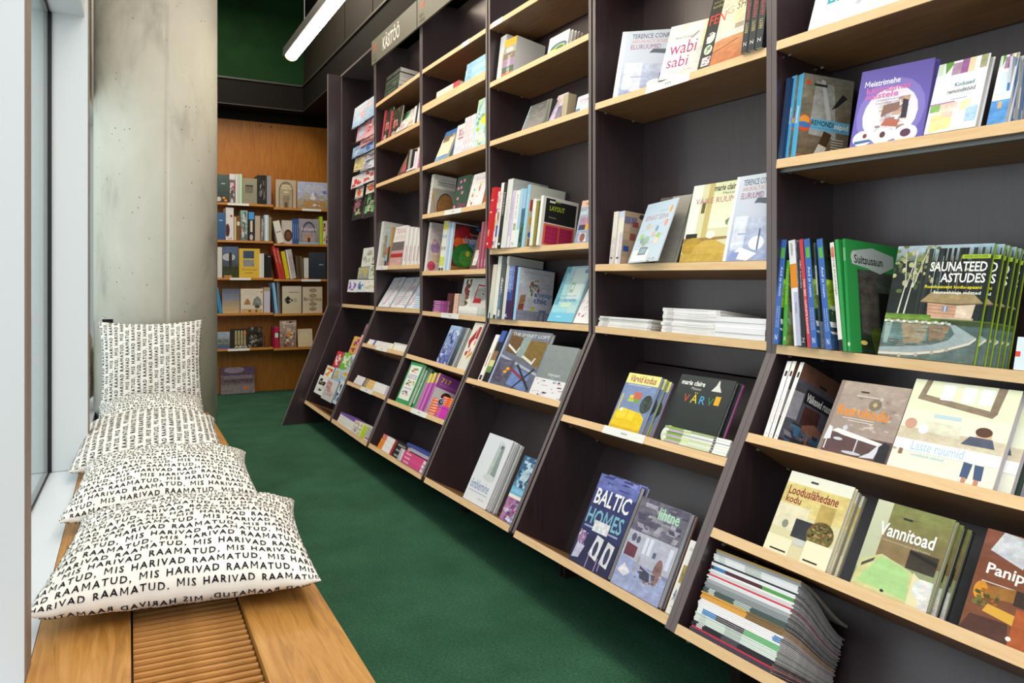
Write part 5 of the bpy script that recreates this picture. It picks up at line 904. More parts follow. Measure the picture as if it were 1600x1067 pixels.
omb = [('g', 0, 0, 1, 1, 'e2e5ec', 'd8dce6'), ('p', [(.52, .44), (.86, .4), (.78, .9), (.56, .92)], 'b4bebe', .2), ('p', [(.66, .42), (.86, .4), (.8, .88), (.7, .9)], '8a9898', .2), ('e', .66, .9, .1, .04, 'c8d0d2'), ('e', .7, .86, .04, .03, '5a6468'), ('e', .66, .4, .24, .05, 'ccd2d4'), ('t', .08, .19, .84, .32, 'õmblemine', '5a7eb4', 0), ('r', .1, .15, .86, .158, '8a94a8'), ('t', .56, .07, .82, .1, 'Varrak', '9aa8bc', 0)]
bk('37', 'f', 723, 758, 676, 'dfe2ea', 'white sewing book with a thread spool and blue title', t=.016, lean=1, dx=.03, art=omb)
for i in range(2):
    bk('37', 'f', 729+i*7, 765+i*7, 679+4*i, 'b4b4b2', 'sewing book, %s copy behind the thread spool cover' % ordn(i), t=.014, lean=1, dx=.052+.02*i, art=omb, bc='a4a4a0')
hom = [('g', 0, 0, 1, 1, '4a86ac', '3a5a80', .4), ('n', .0, .5, 1, 1, 40, ['2c4a70', '6a9ac0', 'b4d0e0', '1e3450'], 5, .16), ('e', .5, .72, .2, .1, 'b0c8d8', .6), ('r', 0, .4, 1, .52, '6ab0d8'), ('t', .08, .43, .96, .49, 'A HOME AFLOAT', 'b8dcec', 0), ('r', 0, .35, 1, .4, 'e8e4dc'), ('r', 0, 0, .5, .35, 'a878a4', .6), ('r', .5, 0, 1, .35, '8a90b8', .6), ('n', 0, 0, 1, .35, 30, ['d0a8c8', '6a4a7a', 'c8d0e4', '9a5a84'], 6, .2), ('v', .5, .05, .6, .33, 'INTERIOR', 'b04a8a')]
bk('37', 'f', 780, 818, 711, '5a8ab0', 'blue and pink houseboat book reading A HOME AFLOAT', t=.018, lean=1, dx=.03, art=hom)
# ================================================================ BOOKS, bookcase to the right of the craft sign
b_ = [('r', 0, 0, 1, .07, 'd8e4ee'), ('v', .25, .2, .8, .5, 'käsitöö', 'd4e8f6', 0), ('r', .1, .7, .9, .9, '7fb4dc', .4)]
stk('22', 726, 762, ['8fc8ec', 'a4d2f0', '84c0e8'], 'light blue book in the pile on the thick double shelf', w=.17, t=.036, hard=True, sarts=lambda i: b_, jit=.003)
red = SH['22']; q = at_px(red, 706, .03)
make_book(q + red['n']*.042, Vector((.42, .90, -.05)).normalized(), Vector((.9, -.42, -.118)).normalized(), Vector((-.08, -.06, .99)).normalized(), .185, .13, .04, 'c8283a', 'red and white book lying alone beside the light blue pile', spc='e6e2dc', bc='e4e0dc') if False else None
stk('22', 682, 717, ['c8303c'], 'x', w=.12, t=.042, yaw=0, hard=True, fmt='red and white book lying alone beside the light blue pile%.0s%.0s', sarts=lambda i: [('r', 0, .25, 1, 1, 'e8e4de'), ('r', .1, .3, .9, .98, 'dcd8d0', .3)])
gd = [('g', 0, 0, 1, 1, 'e6d8bc', 'e8dcc4'), ('r', 0, .74, 1, 1, '3a7ac4'), ('r', .1, .62, .6, .85, '8a6a4a', .7), ('e', .86, .76, .1, .06, 'f0a42a'), ('r', 0, .0, 1, .16, '7aa4d0', .6), ('n', 0, .0, 1, .16, 8, ['8a5a3a', '3a6aa4'], 4, .25)]
bk('23', 'f', 678, 697, 207, 'e6d8bc', 'guide book with blue sky top and cream middle, third shelf', lean=16, t=.012, art=gd, spc='eceae4')
bk('23', 'f', 690, 703, 206, '8a9cac', 'grey blue edged copy right of the blue topped guide', lean=14, t=.02, dx=.03, art=[('r', 0, 0, 1, 1, 'b8bcb8'), ('r', .6, 0, 1, 1, '4a7ab0')])
bk('23', 'f', 707.5, 722, 197, 'e4e0ec', 'white book with red letters beside the white and pink spines', lean=3, t=.02, art=[('g', 0, 0, 1, 1, 'd4d8e8', 'e8e4ec', .2), ('t', .3, .74, .7, .84, 'E', 'a84a64'), ('t', .3, .6, .8, .72, 'RI', 'a84a64'), ('r', .3, .5, .9, .56, 'c46a7c')])
for i, x in enumerate((721, 725.5, 730, 733.5)):
    bk('23', 's', x, x+3.6, 183-2*i, 'ece6ee', 'white and pink spined book, %s of its row on the third shelf' % ordn(i), w=.17, dx=.004, sart=[('r', .3, .2, .7, .9, 'e0c4d4', .4), ('r', 0, 0, 1, .1, 'd8d0dc')])
pat = [('r', 0, 0, 1, 1, 'b4dce4'), ('r', .0, .78, .45, 1, 'bfe0c8', .3), ('n', 0, .0, 1, 1, 60, ['e6eef0', '8fc0b8', 'd4e4a8', 'a8d4e0', '6aa48a'], 4, .18), ('p', [(.35, .55), (1, .8), (1, .4), (.6, .42)], 'e6e21c'), ('r', .5, .8, .95, 1, 'e8eaf2'), ('t', .04, .6, .7, .66, 'MUSTRID', '6a7a2a', 0), ('e', .25, .36, .1, .05, 'b4cc1c'), ('r', .4, .08, .8, .24, 'dce8dc')]
bk('23', 'f', 737, 763, 157, 'b4dce4', 'turquoise and yellow patterned book, tallest on the third shelf', lean=2, t=.016, dx=.004, art=pat)
rat = [('g', 0, 0, 1, 1, 'a8a49c', 'b4b0a8'), ('r', 0, .66, 1, 1, 'e2e0da'), ('r', .2, .8, .96, .84, 'b8b4ae', .4), ('r', .2, .74, .96, .78, 'b8b4ae', .4), ('r', .3, .88, .9, .91, 'c8c4be', .4), ('e', .62, .24, .36, .34, '3a302a'), ('e', .63, .23, .34, .32, '94693c', .35), ('r', .3, .0, .98, .22, '94693c', .35), ('p', [(.02, .48), (.2, .64), (.3, .64), (.04, .4)], 'c8a478'), ('p', [(.02, .5), (.08, .5), (.26, .04), (.2, .0)], 'b8906a')]
bk('24', 's', 666.5, 671, 272, 'e6e2de', 'white spined book with a rattan chair back on its cover', w=706, yaw=86, sart=[('r', .4, .3+.1*i, .6, .33+.1*i, '6a6664') for i in range(6)], art=rat)
tul = [('r', 0, 0, 1, 1, '2f5040')] + [('e', u, v, .075, .05, 'dc7ab4') for u, v in ((.3, .84), (.56, .86), (.2, .65), (.42, .66), (.56, .5), (.3, .34), (.16, .1))] + [('r', u, v-.2, u+.012, v, '4a8a54') for u, v in ((.3, .8), (.56, .82), (.42, .62))] + [('t', .36, .06, .98, .2, 'Tikand', 'b03a7a', 0)]
bk('24', 'f', 705.5, 726, 277.5, '2f5040', 'dark green book with pink tulip dots, fourth shelf down', lean=5, t=.02, dx=.03, art=tul, pages='grey_paper')
wat = [('r', 0, 0, 1, 1, 'e9e6e8'), ('t', .2, .78, .84, .9, 'Siidi', 'c8a8b8', 0), ('t', .26, .68, .8, .74, 'maal', 'd4b8c0', 0), ('e', .28, .5, .06, .05, '7ac46a'), ('e', .25, .34, .06, .08, 'd8584a'), ('e', .62, .52, .04, .1, 'c83a48'), ('e', .64, .62, .05, .05, 'eca83a'), ('n', .05, .02, .9, .4, 22, ['c4e0b4', 'd8e8f0', 'e8c46a', '9ac48a', 'ecd8d8'], 5, .1), ('e', .3, .08, .05, .06, 'd84a4a')]
bk('24', 'f', 728.5, 752, 273, 'ebe8ea', 'white watercolour flower book on the fourth shelf down', lean=8, t=.014, art=wat)
bk('24', 'f', 749, 764, 278, 'ecdcb0', 'cream book with an orange house, beside the watercolour flowers', lean=7, t=.012, dx=.02, art=[('r', 0, .6, 1, 1, '4a4c62', .4), ('p', [(.0, .05), (.9, .1), (.9, .4), (.3, .55), (.0, .35)], 'e2642a')])
nit = [('g', 0, 0, 1, 1, 'd8c8c4', 'd4c8cc', .3), ('t', .2, .84, .8, .94, 'Niiditud', 'c090a0', 0), ('e', .5, .5, .34, .14, 'a884b4', .7), ('e', .4, .62, .2, .06, 'c8a4a8', .6), ('e', .35, .12, .3, .1, 'c44a64', .6), ('r', .4, .2, .9, .4, 'd8bca0', .5)]
bk('25', 's', 662, 665.5, 347, 'e8e4e2', 'white floral textile book at the left end of the yarn shelf', w=686, dx=.0, sart=[], art=nit, yaw=88)
for i, (a, c) in enumerate(((685, 688.3), (688.7, 692))):
    bk('25', 's', a, c, 345, 'e6e6dc', ['white craft book with yellow bands, left copy', 'white craft book with yellow bands, right copy'][i], w=.16, sart=[('r', .1, .82, .9, .97, 'e4e03a'), ('r', .1, .1, .9, .28, 'c8d81c'), ('r', .2, .66, .9, .72, '9ab8d4'), ('e', .5, .45, .4, .04, 'a4a4a0'), ('r', .1, .0, .9, .06, '3a3a3c')])
bk('25', 's', 693, 697, 347, 'a9c4e6', 'pale blue spined craft book left of the yarn cover', w=.17, sart=[('r', 0, 0, .3, 1, 'dce4f0')])
bk('25', 's', 697.5, 701, 347, 'c4d8f0', 'whitish blue spined craft book touching the yarn cover', w=.17)
yar = [('r', 0, 0, 1, 1, '5a2e24'), ('e', .3, .78, .3, .18, 'a8242c', .4), ('e', .2, .6, .2, .12, 'd85a2a', .4), ('e', .7, .58, .24, .16, '6a8ab8', .5), ('e', .38, .34, .38, .26, '2f6f34', .5), ('e', .5, .3, .26, .18, '4c8c3c', .4), ('e', .52, .4, .07, .06, 'c8b44a'), ('r', .0, .0, 1, .1, '8a6434', .8), ('r', .5, .85, 1, 1, '3a2a2c', .4), ('e', .8, .95, .1, .03, '3a6aa8'), ('t', .52, .78, .9, .84, 'Taimedega', 'd8b8b0', 0), ('t', .3, .62, .96, .76, 'värvimine', 'e8e8e8', 0)]
bk('25', 's', 702, 703.5, 349, 'b8c0c8', 'book with a cover full of red, green and blue yarn balls', w=749, art=yar, yaw=88)
bk('25', 'f', 733, 746, 362, '6a4a48', 'dark photo book leaning against the magenta spines', lean=10, t=.01, dx=.01, art=[('r', .2, .1, .7, .5, 'd8d4d0', .4), ('r', .2, .6, .8, .9, '8a3a3c', .5)])
for i, x in enumerate((745, 750, 755)):
    bk('25', 's', x, x+4.2, 346-1*i, 'b06478', 'dusty pink spined craft book, %s of three by the upright' % ordn(i), w=.17, dx=.002, sart=[('r', .6, 0, 1, 1, '94485e'), ('r', .2, .05, .5, .2, 'd8a0ac')])
pur = lambda i: [('r', 0, .0, 1, .28, '8a3a74'), ('v', .3, .52, .75, .9, 'käsitöö', 'f0e0ec', 1)]
stk('26', 676, 699, ['a04c94']*6, 'purple spined yarn book in the low pile at the left', w=.15, t=.0118, sarts=pur, jit=.002)
brn = lambda i: [('r', 0, .0, 1, .42, 'd8582c'), ('r', .1, .04, .9, .38, 'ecd8cc', .5), ('r', 0, .42, 1, .6, '2c2420'), ('r', .1, .6, .9, 1, '6a3034', .5)]
stk('26', 696.5, 714.5, ['c82a4c' if i == 0 else '3c2a28' for i in range(12)], 'brown and orange banded booklet in the tall thin pile', w=.12, t=.0098, sarts=brn, jit=.002, dx=.012)
wz = stk('26', 715, 760, ['ebe9e8']*5, 'white softcover craft book in the pile under the teapot book', w=.17, t=.0095, sarts=lambda i: [('r', 0, 0, .9, .32, 'c8c8c4', .4)], jit=.003, seed=8)
tea = [('r', 0, 0, 1, 1, 'd2d2d0'), ('r', .0, .0, .36, 1, 'e4e2de')] + [('e', .2, .12+.2*i, .09, .08, c) for i, c in enumerate(('8a5a34', '4a5a48', '7a3a34', '5a4a3a'))] + [('n', .08, .02, .34, .98, 24, ['9a6a34', '3a4a44', 'a8443a'], 3, .2), ('e', .72, .45, .24, .24, 'a4a4a2', .5), ('p', [(.46, .14), (.74, .14), (.74, .3), (.5, .3)], 'b8242e'), ('p', [(.48, .28), (.52, .28), (.58, .76), (.56, .78)], 'b8242e'), ('p', [(.56, .74), (.86, .7), (.86, .74), (.57, .79)], 'b8242e'), ('e', .78, .46, .03, .03, '3a3a3a'), ('e', .88, .56, .02, .03, '3a3a3a')]
bk('26', 'f', 716, 760, 435, 'd2d2d0', 'grey and white book with a teapot and red ribbon, standing on white books', lean=5, t=.01, dx=.05, lift=wz, art=tea)
blp = [('g', 0, 0, 1, 1, '4a5aa8', '9ab4d8', .4), ('n', 0, 0, 1, .9, 50, ['7a84c4', 'c8d4ec', '3a4080', '8a7aa8'], 5, .12)]
bk('27', 'f', 681, 697, 508, '5a6ab0', 'blue winter picture book leaning on the top slanted shelf', lean=0, t=.012, art=blp)
bk('27', 'f', 697, 709, 511, '3c4656', 'dark blue book with grey back right of the winter picture', lean=0, t=.016, dx=.02, art=[('g', 0, 0, 1, 1, '24384c', '5a6a74', .6), ('r', .7, 0, 1, 1, 'a4a8a8')])
tuh = [('r', 0, 0, 1, 1, 'dcdad2'), ('p', [(.1, .6), (.5, .88), (.56, .5), (.3, .44)], 'a02830'), ('r', .56, .66, .8, .92, 'a8323a', .3), ('e', .62, .52, .24, .13, 'ece2d8'), ('e', .72, .58, .07, .06, 'dc7484'), ('e', .55, .4, .07, .06, 'dc7484'), ('p', [(.5, .22), (.86, .34), (.8, .4), (.5, .3)], 'd8942a'), ('n', .06, .06, .3, .2, 18, ['a8a8a0', 'c4c4bc'], 4, .12), ('p', [(.2, .36), (.42, .4), (.4, .3), (.26, .28)], 'a02830')]
bk('27', 'f', 713, 742, 503.5, 'dcdad2', 'white book with a red and pink felt figure, top slanted shelf', lean=0, t=.018, art=tuh, spc='ece9e6')
kas = [('r', 0, 0, 1, 1, '2f9a5c'), ('r', .1, .1, .9, .93, 'eceae8'), ('n', .16, .76, .86, .88, 14, ['a84a3a', '6a9a4a', '8a5a3a', 'c88a4a'], 3, .22), ('t', .16, .6, .86, .73, 'KÄSITÖÖ', '4a5aa8', 0), ('n', .16, .44, .86, .57, 14, ['b85a34', '3a6a5a', '9ac43a'], 5, .22), ('r', .2, .36, .8, .38, 'a8a8c0'), ('n', .16, .2, .86, .33, 14, ['a83a44', '3a5aa4', 'd8a47a'], 7, .22)]
bk('28', 'f', 617.5, 637, 565, '2f9a5c', 'thick green box book reading KÄSITÖÖ on the slanted shelf', lean=0, t=.02, art=kas, dx=.008)
for i in range(2):
    bk('28', 'f', 627+8.5*i, 646+8.5*i, 570+5*i, '2f8a54', 'green edged craft book, %s copy behind the KÄSITÖÖ box book' % ordn(i), lean=0, t=.026, art=kas, dx=.034+.032*i)
mag = [('r', 0, .74, 1, 1, 'dcd81e'), ('r', 0, 0, 1, .74, 'b85ab0'), ('r', .35, 0, .5, 1, 'e4b4dc')]
for i, x in enumerate((650, 655)):
    bk('28', 's', x, x+4, 584-1*i, 'b85ab0', ['magenta and yellow spined knitting book, left copy', 'magenta and yellow spined knitting book, middle copy'][i], w=.16, lean=1, sart=mag)
k717 = [('r', 0, 0, 1, 1, 'c8c6c8'), ('r', 0, .66, 1, 1, '8a4494'), ('t', .1, .8, .4, .92, '717', 'd8c834'), ('t', .1, .72, .9, .78, 'kudumisnippi', 'b890c0', 0), ('e', .42, .5, .16, .12, '3a2420'), ('e', .42, .46, .1, .08, 'c8987c'), ('p', [(.04, .1), (.2, .42), (.5, .36), (.6, .0), (.1, .0)], 'c8a440', .3), ('n', .25, .0, .55, .36, 20, ['2a4a8a', '7ab0d8', '1c2430'], 4, .2)]
bk('28', 's', 660, 664, 583, 'b85ab0', 'purple 717 knitting book with a woman on its cover', w=712, lean=1, sart=mag, art=k717, yaw=80)
zz = stk('28', 679, 704, ['cc38b0']*5, 'magenta booklet in the front pile before the knitting book', w=.09, t=.013, dx=.001, sarts=lambda i: [('v', .25, .64, .7, .88, 'lõng', 'f0d8ee', 1)], jit=.002)
stk('28', 681, 705, ['e8642c']*4, 'orange booklet on top of the magenta booklets', w=.09, t=.0125, dx=.004, lift=zz, sarts=lambda i: [('v', .25, .55, .75, .95, 'MELU', 'f4dcd0', 1), ('r', .3, .05, .7, .2, 'f0b898')], jit=.002, seed=3)
stk('28', 667, 680, ['e4602c']*6, 'orange and white booklet in the left front pile', w=.09, t=.0158, dx=.001, sarts=lambda i: [('v', .2, .2, .8, .9, 'LAPP', 'f4e0d8', 1)], jit=.002, seed=9)
stk('28', 676, 683, ['4a7ab0', '2a2c34', '6a94c4'], 'blue and black checked booklet between the orange piles', w=.07, t=.014, dx=-.002, lift=zz*.9, sarts=lambda i: [('n', 0, 0, 1, 1, 8, ['1c1e26', 'd8dce4', '8a3a3c'], i, .4)], jit=.001)
mid = lambda i: [('r', 0, .82, 1, 1, ['e8842a', 'ec8a34', 'd87a6a'][i % 3]), ('r', 0, .5, 1, .82, 'eae8e8'), ('r', 0, .42, 1, .5, 'b0242e'), ('v', .3, .06, .7, .34, 'PEREKÖÖK', 'c8c8c8', 1)]
stk('29', 590, 628, ['26282a']*3, 'thick book with orange, white and black spine, lowest shelf', w=.16, t=.03, dx=.01, sarts=mid, hard=True, jit=.003)
zz = stk('29', 620, 660, ['d04a84', 'd8508c', 'd04880'], 'pink spined booklet in the lowest shelf pile', w=.12, t=.022, dx=-.002, sarts=lambda i: [('r', 0, .84, 1, 1, 'c8c8d0', .8), ('v', .3, .55, .7, .75, 'moe', 'f4e0ea', 1), ('r', .1, .0, .9, .08, 'e0dce4')], jit=.003, seed=4)
stk('29', 640, 677, ['8a2434', 'b8b4b0', '9a2a3a', 'c0bcb8', '8a2838'], 'red edged hardback with grey pages, lowest shelf by the upright', w=.15, t=.0125, dx=.03, jit=.002, seed=2, sarts=lambda i: [('r', 0, 0, 1, 1, 'bab6b0')] if i % 2 else [])
stk('29', 626, 676, ['a4a8b4', '3a4a94'], 'grey book lying across the pink and red piles', w=.15, t=.018, dx=.03, lift=zz+.004, jit=.002, seed=5)

# ================================================================ BOOKS, bookcase under the craft sign
stk('11', 600, 622, ['2e3a30', '303c32', '2a362e', '343e36', '2c3830'], 'dark green spined magazine in the pile on the top shelf', w=.2, t=.03, dx=.0, sarts=lambda i: [('n', 0, 0, 1, 1, 10, ['1c241e', '46544a', '5a6a5c'], i, .3)], jit=.004, topart=[('r', 0, 0, 1, 1, 'dcdadc')])
flo = [('g', 0, 0, 1, 1, '33362a', '2c3028', .6), ('n', 0, 0, 1, 1, 40, ['4a4c34', '22261e', '6a6444', '5a3a30'], 4, .12), ('p', [(.3, .3), (.72, .34), (.66, .56), (.3, .56)], 'c4b8b8', .3), ('e', .5, .42, .16, .12, 'b8443c', .4), ('e', .4, .1, .2, .08, 'b8a4a4', .4)]
bk('12', 'f', 596, 607, 173, '33362a', 'dark floral book with red spine, left copy on the second shelf', lean=2, t=.014, art=flo, spc='d8404c')
bk('12', 'f', 607.5, 623, 173, '33362a', 'dark floral book with red spine, right copy on the second shelf', lean=2, t=.014, art=flo, dx=.012)
for nm, x, y, c in (('l', 596, 172.5, 0), ('r', 606.8, 172.5, 0)):
    bk('12', 's', x-1.6, x, y, 'e0586a', 'red spine strip book edge, ' + ('left' if nm == 'l' else 'right') + ' of the dark floral covers', w=.15, t=.006, dx=.003)
gw = [('r', 0, 0, 1, 1, 'd8d4d4'), ('r', 0, .56, .5, .96, '3a8a54', .4), ('n', .3, .4, 1, .95, 20, ['e8e8ec', '6a7a8a', 'b4c0c8'], 3, .15), ('e', .4, .2, .3, .14, 'c4a4b0', .4)]
bk('12', 'f', 617, 634, 176, 'dcd8d8', 'white and green picture magazine leaning on the second shelf', lean=22, t=.008, dx=-.004, art=gw)
bk('12', 'f', 629, 646, 167, 'cfc8c0', 'grey and orange picture magazine leaning beside the green one', lean=22, t=.012, dx=.0, art=[('r', 0, .7, 1, 1, '9aa08a', .7), ('r', .4, .1, .9, .4, 'd89a64', .4), ('e', .4, .4, .3, .16, 'e4e0dc')])
for i, (x, c) in enumerate(((644.5, 'e4e2ea'), (648, '2a2c34'), (650.8, 'ecebf0'))):
    bk('12', 's', x, x+3, 165-3*i, c, ['white', 'black', 'pale'][i] + ' spined thin magazine by the upright, second shelf', w=.17, lean=-3, dx=.0, hard=False)
bk('13', 'f', 619.5, 634, 236, '3a2830', 'dark book with a pink dress and straw hat picture', lean=20, t=.01, art=[('g', 0, 0, 1, 1, '34262c', 'b08a5c', .5), ('r', .3, .1, .8, .5, 'b8485c', .4), ('e', .6, .62, .2, .1, 'd8b4a0')])
for i, (x, c) in enumerate(((636, '2a2a2e'), (639, 'a8aaa8'), (643, '24262a'))):
    bk('13', 's', x-3, x, 233+0*i, c, ['black', 'grey', 'dark'][i] + ' spined thin book leaning on the third shelf', w=.16, lean=-5, dx=.0, hard=False)
bk('13', 'f', 634, 648, 243, 'dcd8dc', 'white magazine with green and blue pattern, third shelf', lean=23, t=.008, dx=-.006, art=[('r', .4, .6, 1, .95, '3a8a4a', .5), ('n', 0, .1, 1, .7, 24, ['8a94b0', 'c8c4d0', '6a5a74'], 3, .15)])
for i, (x, c) in enumerate(((647, 'ead8e4'), (651, 'f0ecf0'), (653, 'd88ab0'))):
    bk('13', 's', x-2.4, x+.6, 236-6*i, c, ['pale pink', 'white', 'bright pink'][i] + ' spined magazine by the upright, third shelf', w=.17, lean=-3, dx=.0, hard=False)
til2 = [('g', 0, 0, 1, 1, 'b84a54', 'e6e2e4'), ('r', 0, .6, 1, 1, 'e4e2e6'), ('r', 0, .38, 1, .6, '6a6468', .4), ('r', 0, .0, 1, .2, 'c8a0a0', .4), ('t', .1, .82, .9, .95, 'TILKAS', 'c87a84', 0), ('t', .1, .66, .9, .76, 'LAPITEKK', 'd8b4b8', 0), ('r', 0, .2, 1, .3, 'a82a34', .3)]
bk('14', 's', 588, 591.5, 345.5, 'ecebec', 'white magazine binder at the left end of the white row', w=.19, dx=.0, art=[('r', 0, 0, 1, 1, 'd4d2cc', .2), ('r', .1, .2, .9, .7, 'b8a890', .5)])
bk('14', 's', 600, 603, 358, '9ab4cc', 'slim blue spined book left of the red landscape cover', w=.16, sart=[('r', 0, .3, 1, .5, 'c8703a'), ('r', 0, 0, 1, .14, '3a3a40')])
bk('14', 's', 603.5, 606, 355, 'b89a6a', 'slim brown and dark spined book left of the red landscape cover', w=.16, sart=[('r', 0, .1, 1, .5, '2c2c34', .4), ('r', 0, 0, 1, .1, 'a83a54')])
bk('14', 'f', 607.5, 626, 355, 'd8d4d8', 'white patchwork book with red and grey landscape cover', lean=4, t=.014, art=til2)
for i, x in enumerate((627.5, 634, 640.5, 646, 651.5)):
    bk('14', 's', x, x+4.8, 353.5+.7*i, 'ebe8e8', 'white spined patchwork book, %s of five on the fourth shelf' % ordn(i), w=.17, dx=.004, sart=[('r', .0, 0, .25, 1, 'd0cccc'), ('r', .75, .1, 1, .5, 'c89aa0', .4)])
flm = [('r', 0, 0, 1, 1, 'dfe0ea'), ('n', 0, .0, 1, 1, 30, ['c8d0e4', 'ecd8e0', 'b8c4dc', 'e8e8ee', 'd0a8b4'], 4, .14), ('p', [(.4, .1), (.7, .9), (.74, .9), (.5, .1)], 'c890a8', .3)]
for i, (x0, x1, y) in enumerate(((590, 607, 434), (609, 631, 434), (630, 647, 433))):
    bk('15', 'f', x0, x1, y, 'dfe0ea', ['left', 'middle', 'right'][i] + ' one of three pale floral magazines leaning on the bend shelf', lean=25, t=.006, dx=-.002+.012*i, art=flm if i != 1 else flm + [('r', .1, .1+.06*k, .9, .12+.06*k, 'b4aab4') for k in range(5)], hard=False)
bk('15', 'f', 645, 655, 448, '9ab8d8', 'small blue striped booklet before the floral magazines', lean=8, t=.008, dx=.0, art=[('r', 0, .1*k, 1, .1*k+.05, 'e4ecf4') for k in range(6)] + [('r', 0, .7, 1, 1, 'b4b8dc', .4)])
stk('16', 573, 634, ['e9e7e8', 'ebe9e8'], 'white softcover book lying on the upper slanted shelf', w=.17, t=.02, sarts=lambda i: [('r', 0, .78, 1, .84, '5a7ac0'), ('r', 0, .3, 1, .33, 'c8d46a'), ('v', .3, .4, .7, .7, 'õmblusraamat', 'c4c4c8', 0)], seed=3)
stk('16', 612, 646, ['c9c7c6'], 'x', w=.15, t=.012, dx=.02, lift=.042, fmt='grey white book lying on the upper slanted shelf pile%.0s%.0s')
ora = lambda i: [('r', 0, .72, 1, 1, 'e8e4ea'), ('r', 0, .68, 1, .72, '4a3a84'), ('r', 0, .4, 1, .68, 'e8b464'), ('r', .1, .6, .9, .67, '8a9a6a', .5), ('v', .2, .42, .8, .58, 'KIRI', 'f0dcb0', 1), ('r', 0, 0, 1, .06, 'c8b4d4')]
stk('17', 553, 611, ['ebe9ea', 'ecebec', 'eae8ea'], 'white, orange and violet spined book, middle slanted shelf', w=.15, t=.021, dx=.0, sarts=ora, jit=.002)
stk('18', 527, 552, ['e6e4e6', 'e8e6e8'], 'white spined thick book at the left of the lowest shelf', w=.15, t=.03, dx=.004, sarts=lambda i: [('v', .3, .5, .7, .9, 'raamat', 'd4d0d4', 0)])
stk('18', 527, 552, ['7a5ab0'], 'x', w=.15, t=.014, dx=.004, lift=.0615, fmt='violet spined book on top of the white ones, lowest shelf%.0s%.0s')
stk('18', 548, 567, ['e4e2dc']*3, 'multicoloured and lime spined book on the lowest shelf', w=.12, t=.027, dx=-.002, sarts=lambda i: [('n', 0, .55, 1, 1, 14, ['d8a46a', '8a7ab4', 'c84a44', '7ab0c8'], i, .2), ('r', 0, 0, 1, .28, 'bcd41c'), ('r', .2, .34, .8, .5, 'c8c464')], jit=.002)
bk('18', 'f', 562, 582, 678, 'e4e4e8', 'white magazine with a red picture corner at the lowest shelf end', lean=2, t=.03, dx=.01, art=[('r', .3, .5, 1, 1, 'a02438', .4), ('e', .3, .45, .1, .4, 'eeeef2')])

# ================================================================ POSTCARD RACKS (far bay)
def card(px0, py0, px1, py1, Xp, label, cols, kind='card', slant_=False, seed=1, roll=0):
    """Card with lower left corner at (px0,py1) and right edge at px1, standing in the rack plane X = Xp (or on the slanted front)."""
    if slant_:
        lo, hi = 1.2, 2.2
        for _ in range(50):                        # find the point of the slanted front under the pixel
            X = (lo+hi)/2; p = on_x(px0, py1, X); u = (p.z-ZBEND(p.y))/(ZB(p.y)-ZBEND(p.y))
            if X - Xp < lerp(XU, XB(p.y), u): lo = X
            else: hi = X
        (sx, sz), (dx, dz) = slant(p.y); u = Vector((-sx, 0, -sz))
    else:
        p = on_x(px0, py1, Xp); l = math.radians(9); u = Vector((math.sin(l), 0, math.cos(l)))
    a = Vector((0, -1, 0)); n = a.cross(u)
    w = min(along_for_x(p, a, px1), p.y-BY[0][1]-.003); h = along_for_y(p, u, py0); q = random.Random(seed)
    art = [('g', 0, 0, 1, 1, cols[0], cols[1], .2), ('n', .05, .1, .95, .9, 10, cols[2:] or cols, seed, .3)]
    make_book(p, a, u, n, w, h, .0035, cols[0], label, art=art, hard=False, name=kind, cat=kind, grp=None)
U = [(549.5, 170, 569, 203, 'blue', ['a8c8ec', 'd8e0f0', 'e4b8c4', 'c8d8f0']), (562, 162, 586, 194, 'blue', ['9cc0ea', 'c8dcf2', 'ecc4cc', 'b0cce8']), (556, 198, 569.5, 223, 'pink', ['e0b0bc', 'd87a8c', 'e8d0d8', 'b8c8e8']), (569, 184, 586, 217, 'pink', ['e4b8c4', 'e08a98', 'ecd8e0', 'c84a5c']), (562, 216, 585, 231, 'pink', ['d89aa4', 'e4c4c8', 'b87a84']),
     (549.5, 232, 568, 249, 'blue', ['7a9ccc', 'a8c4e8', 'c8d8ec', '8ab0dc']), (568, 222, 586, 240, 'blue', ['8aacdc', 'b4c8ec', '5a7ab8']), (552, 248, 568, 270, 'cream', ['d8cc9c', 'e4dcc0', 'c8b87a']), (562, 251, 586, 270, 'white', ['d4dcec', 'e8ecf4', '8a9ab4', 'b8a4c0']), (571, 240, 586, 252, 'white', ['c8c8d8', 'e0dce4', '9a8a9c']),
     (548, 277, 567, 296, 'white', ['dcdce4', 'e8e6ea', 'd8404a']), (561, 270, 586, 290, 'white', ['e0e2ea', 'eceaee', 'd84a50']), (554, 294, 566, 312, 'orange', ['e4dcd8', 'e8e4e4', 'e06a3a']), (571, 288, 586, 304, 'orange', ['e4dcd8', 'ece4e0', 'e0582c']), (549, 304, 566, 345, 'black', ['1e2220', '2c302c', 'd87a9c', '9ac48a']), (567, 298, 586, 342, 'black', ['22262a', '2a302c', '8ac48a', 'd8d8d4'])]
nm = {}
for i, (x0, y0, x1, y1, c, cols) in enumerate(U):
    row = ['top row', 'top row', 'second row', 'second row', 'third row', 'fourth row', 'fourth row', 'fifth row', 'fifth row', 'just above the fifth row', 'sixth row', 'sixth row', 'seventh row', 'seventh row', 'lowest row', 'lowest row'][i]
    side = 'left' if x0 < 560 else 'right'
    card(x0, y0, x1, y1, XU+.0+.002*(i % 2), '%s postcard in the upper rack, %s, %s side' % (c, row, side), cols, seed=i)
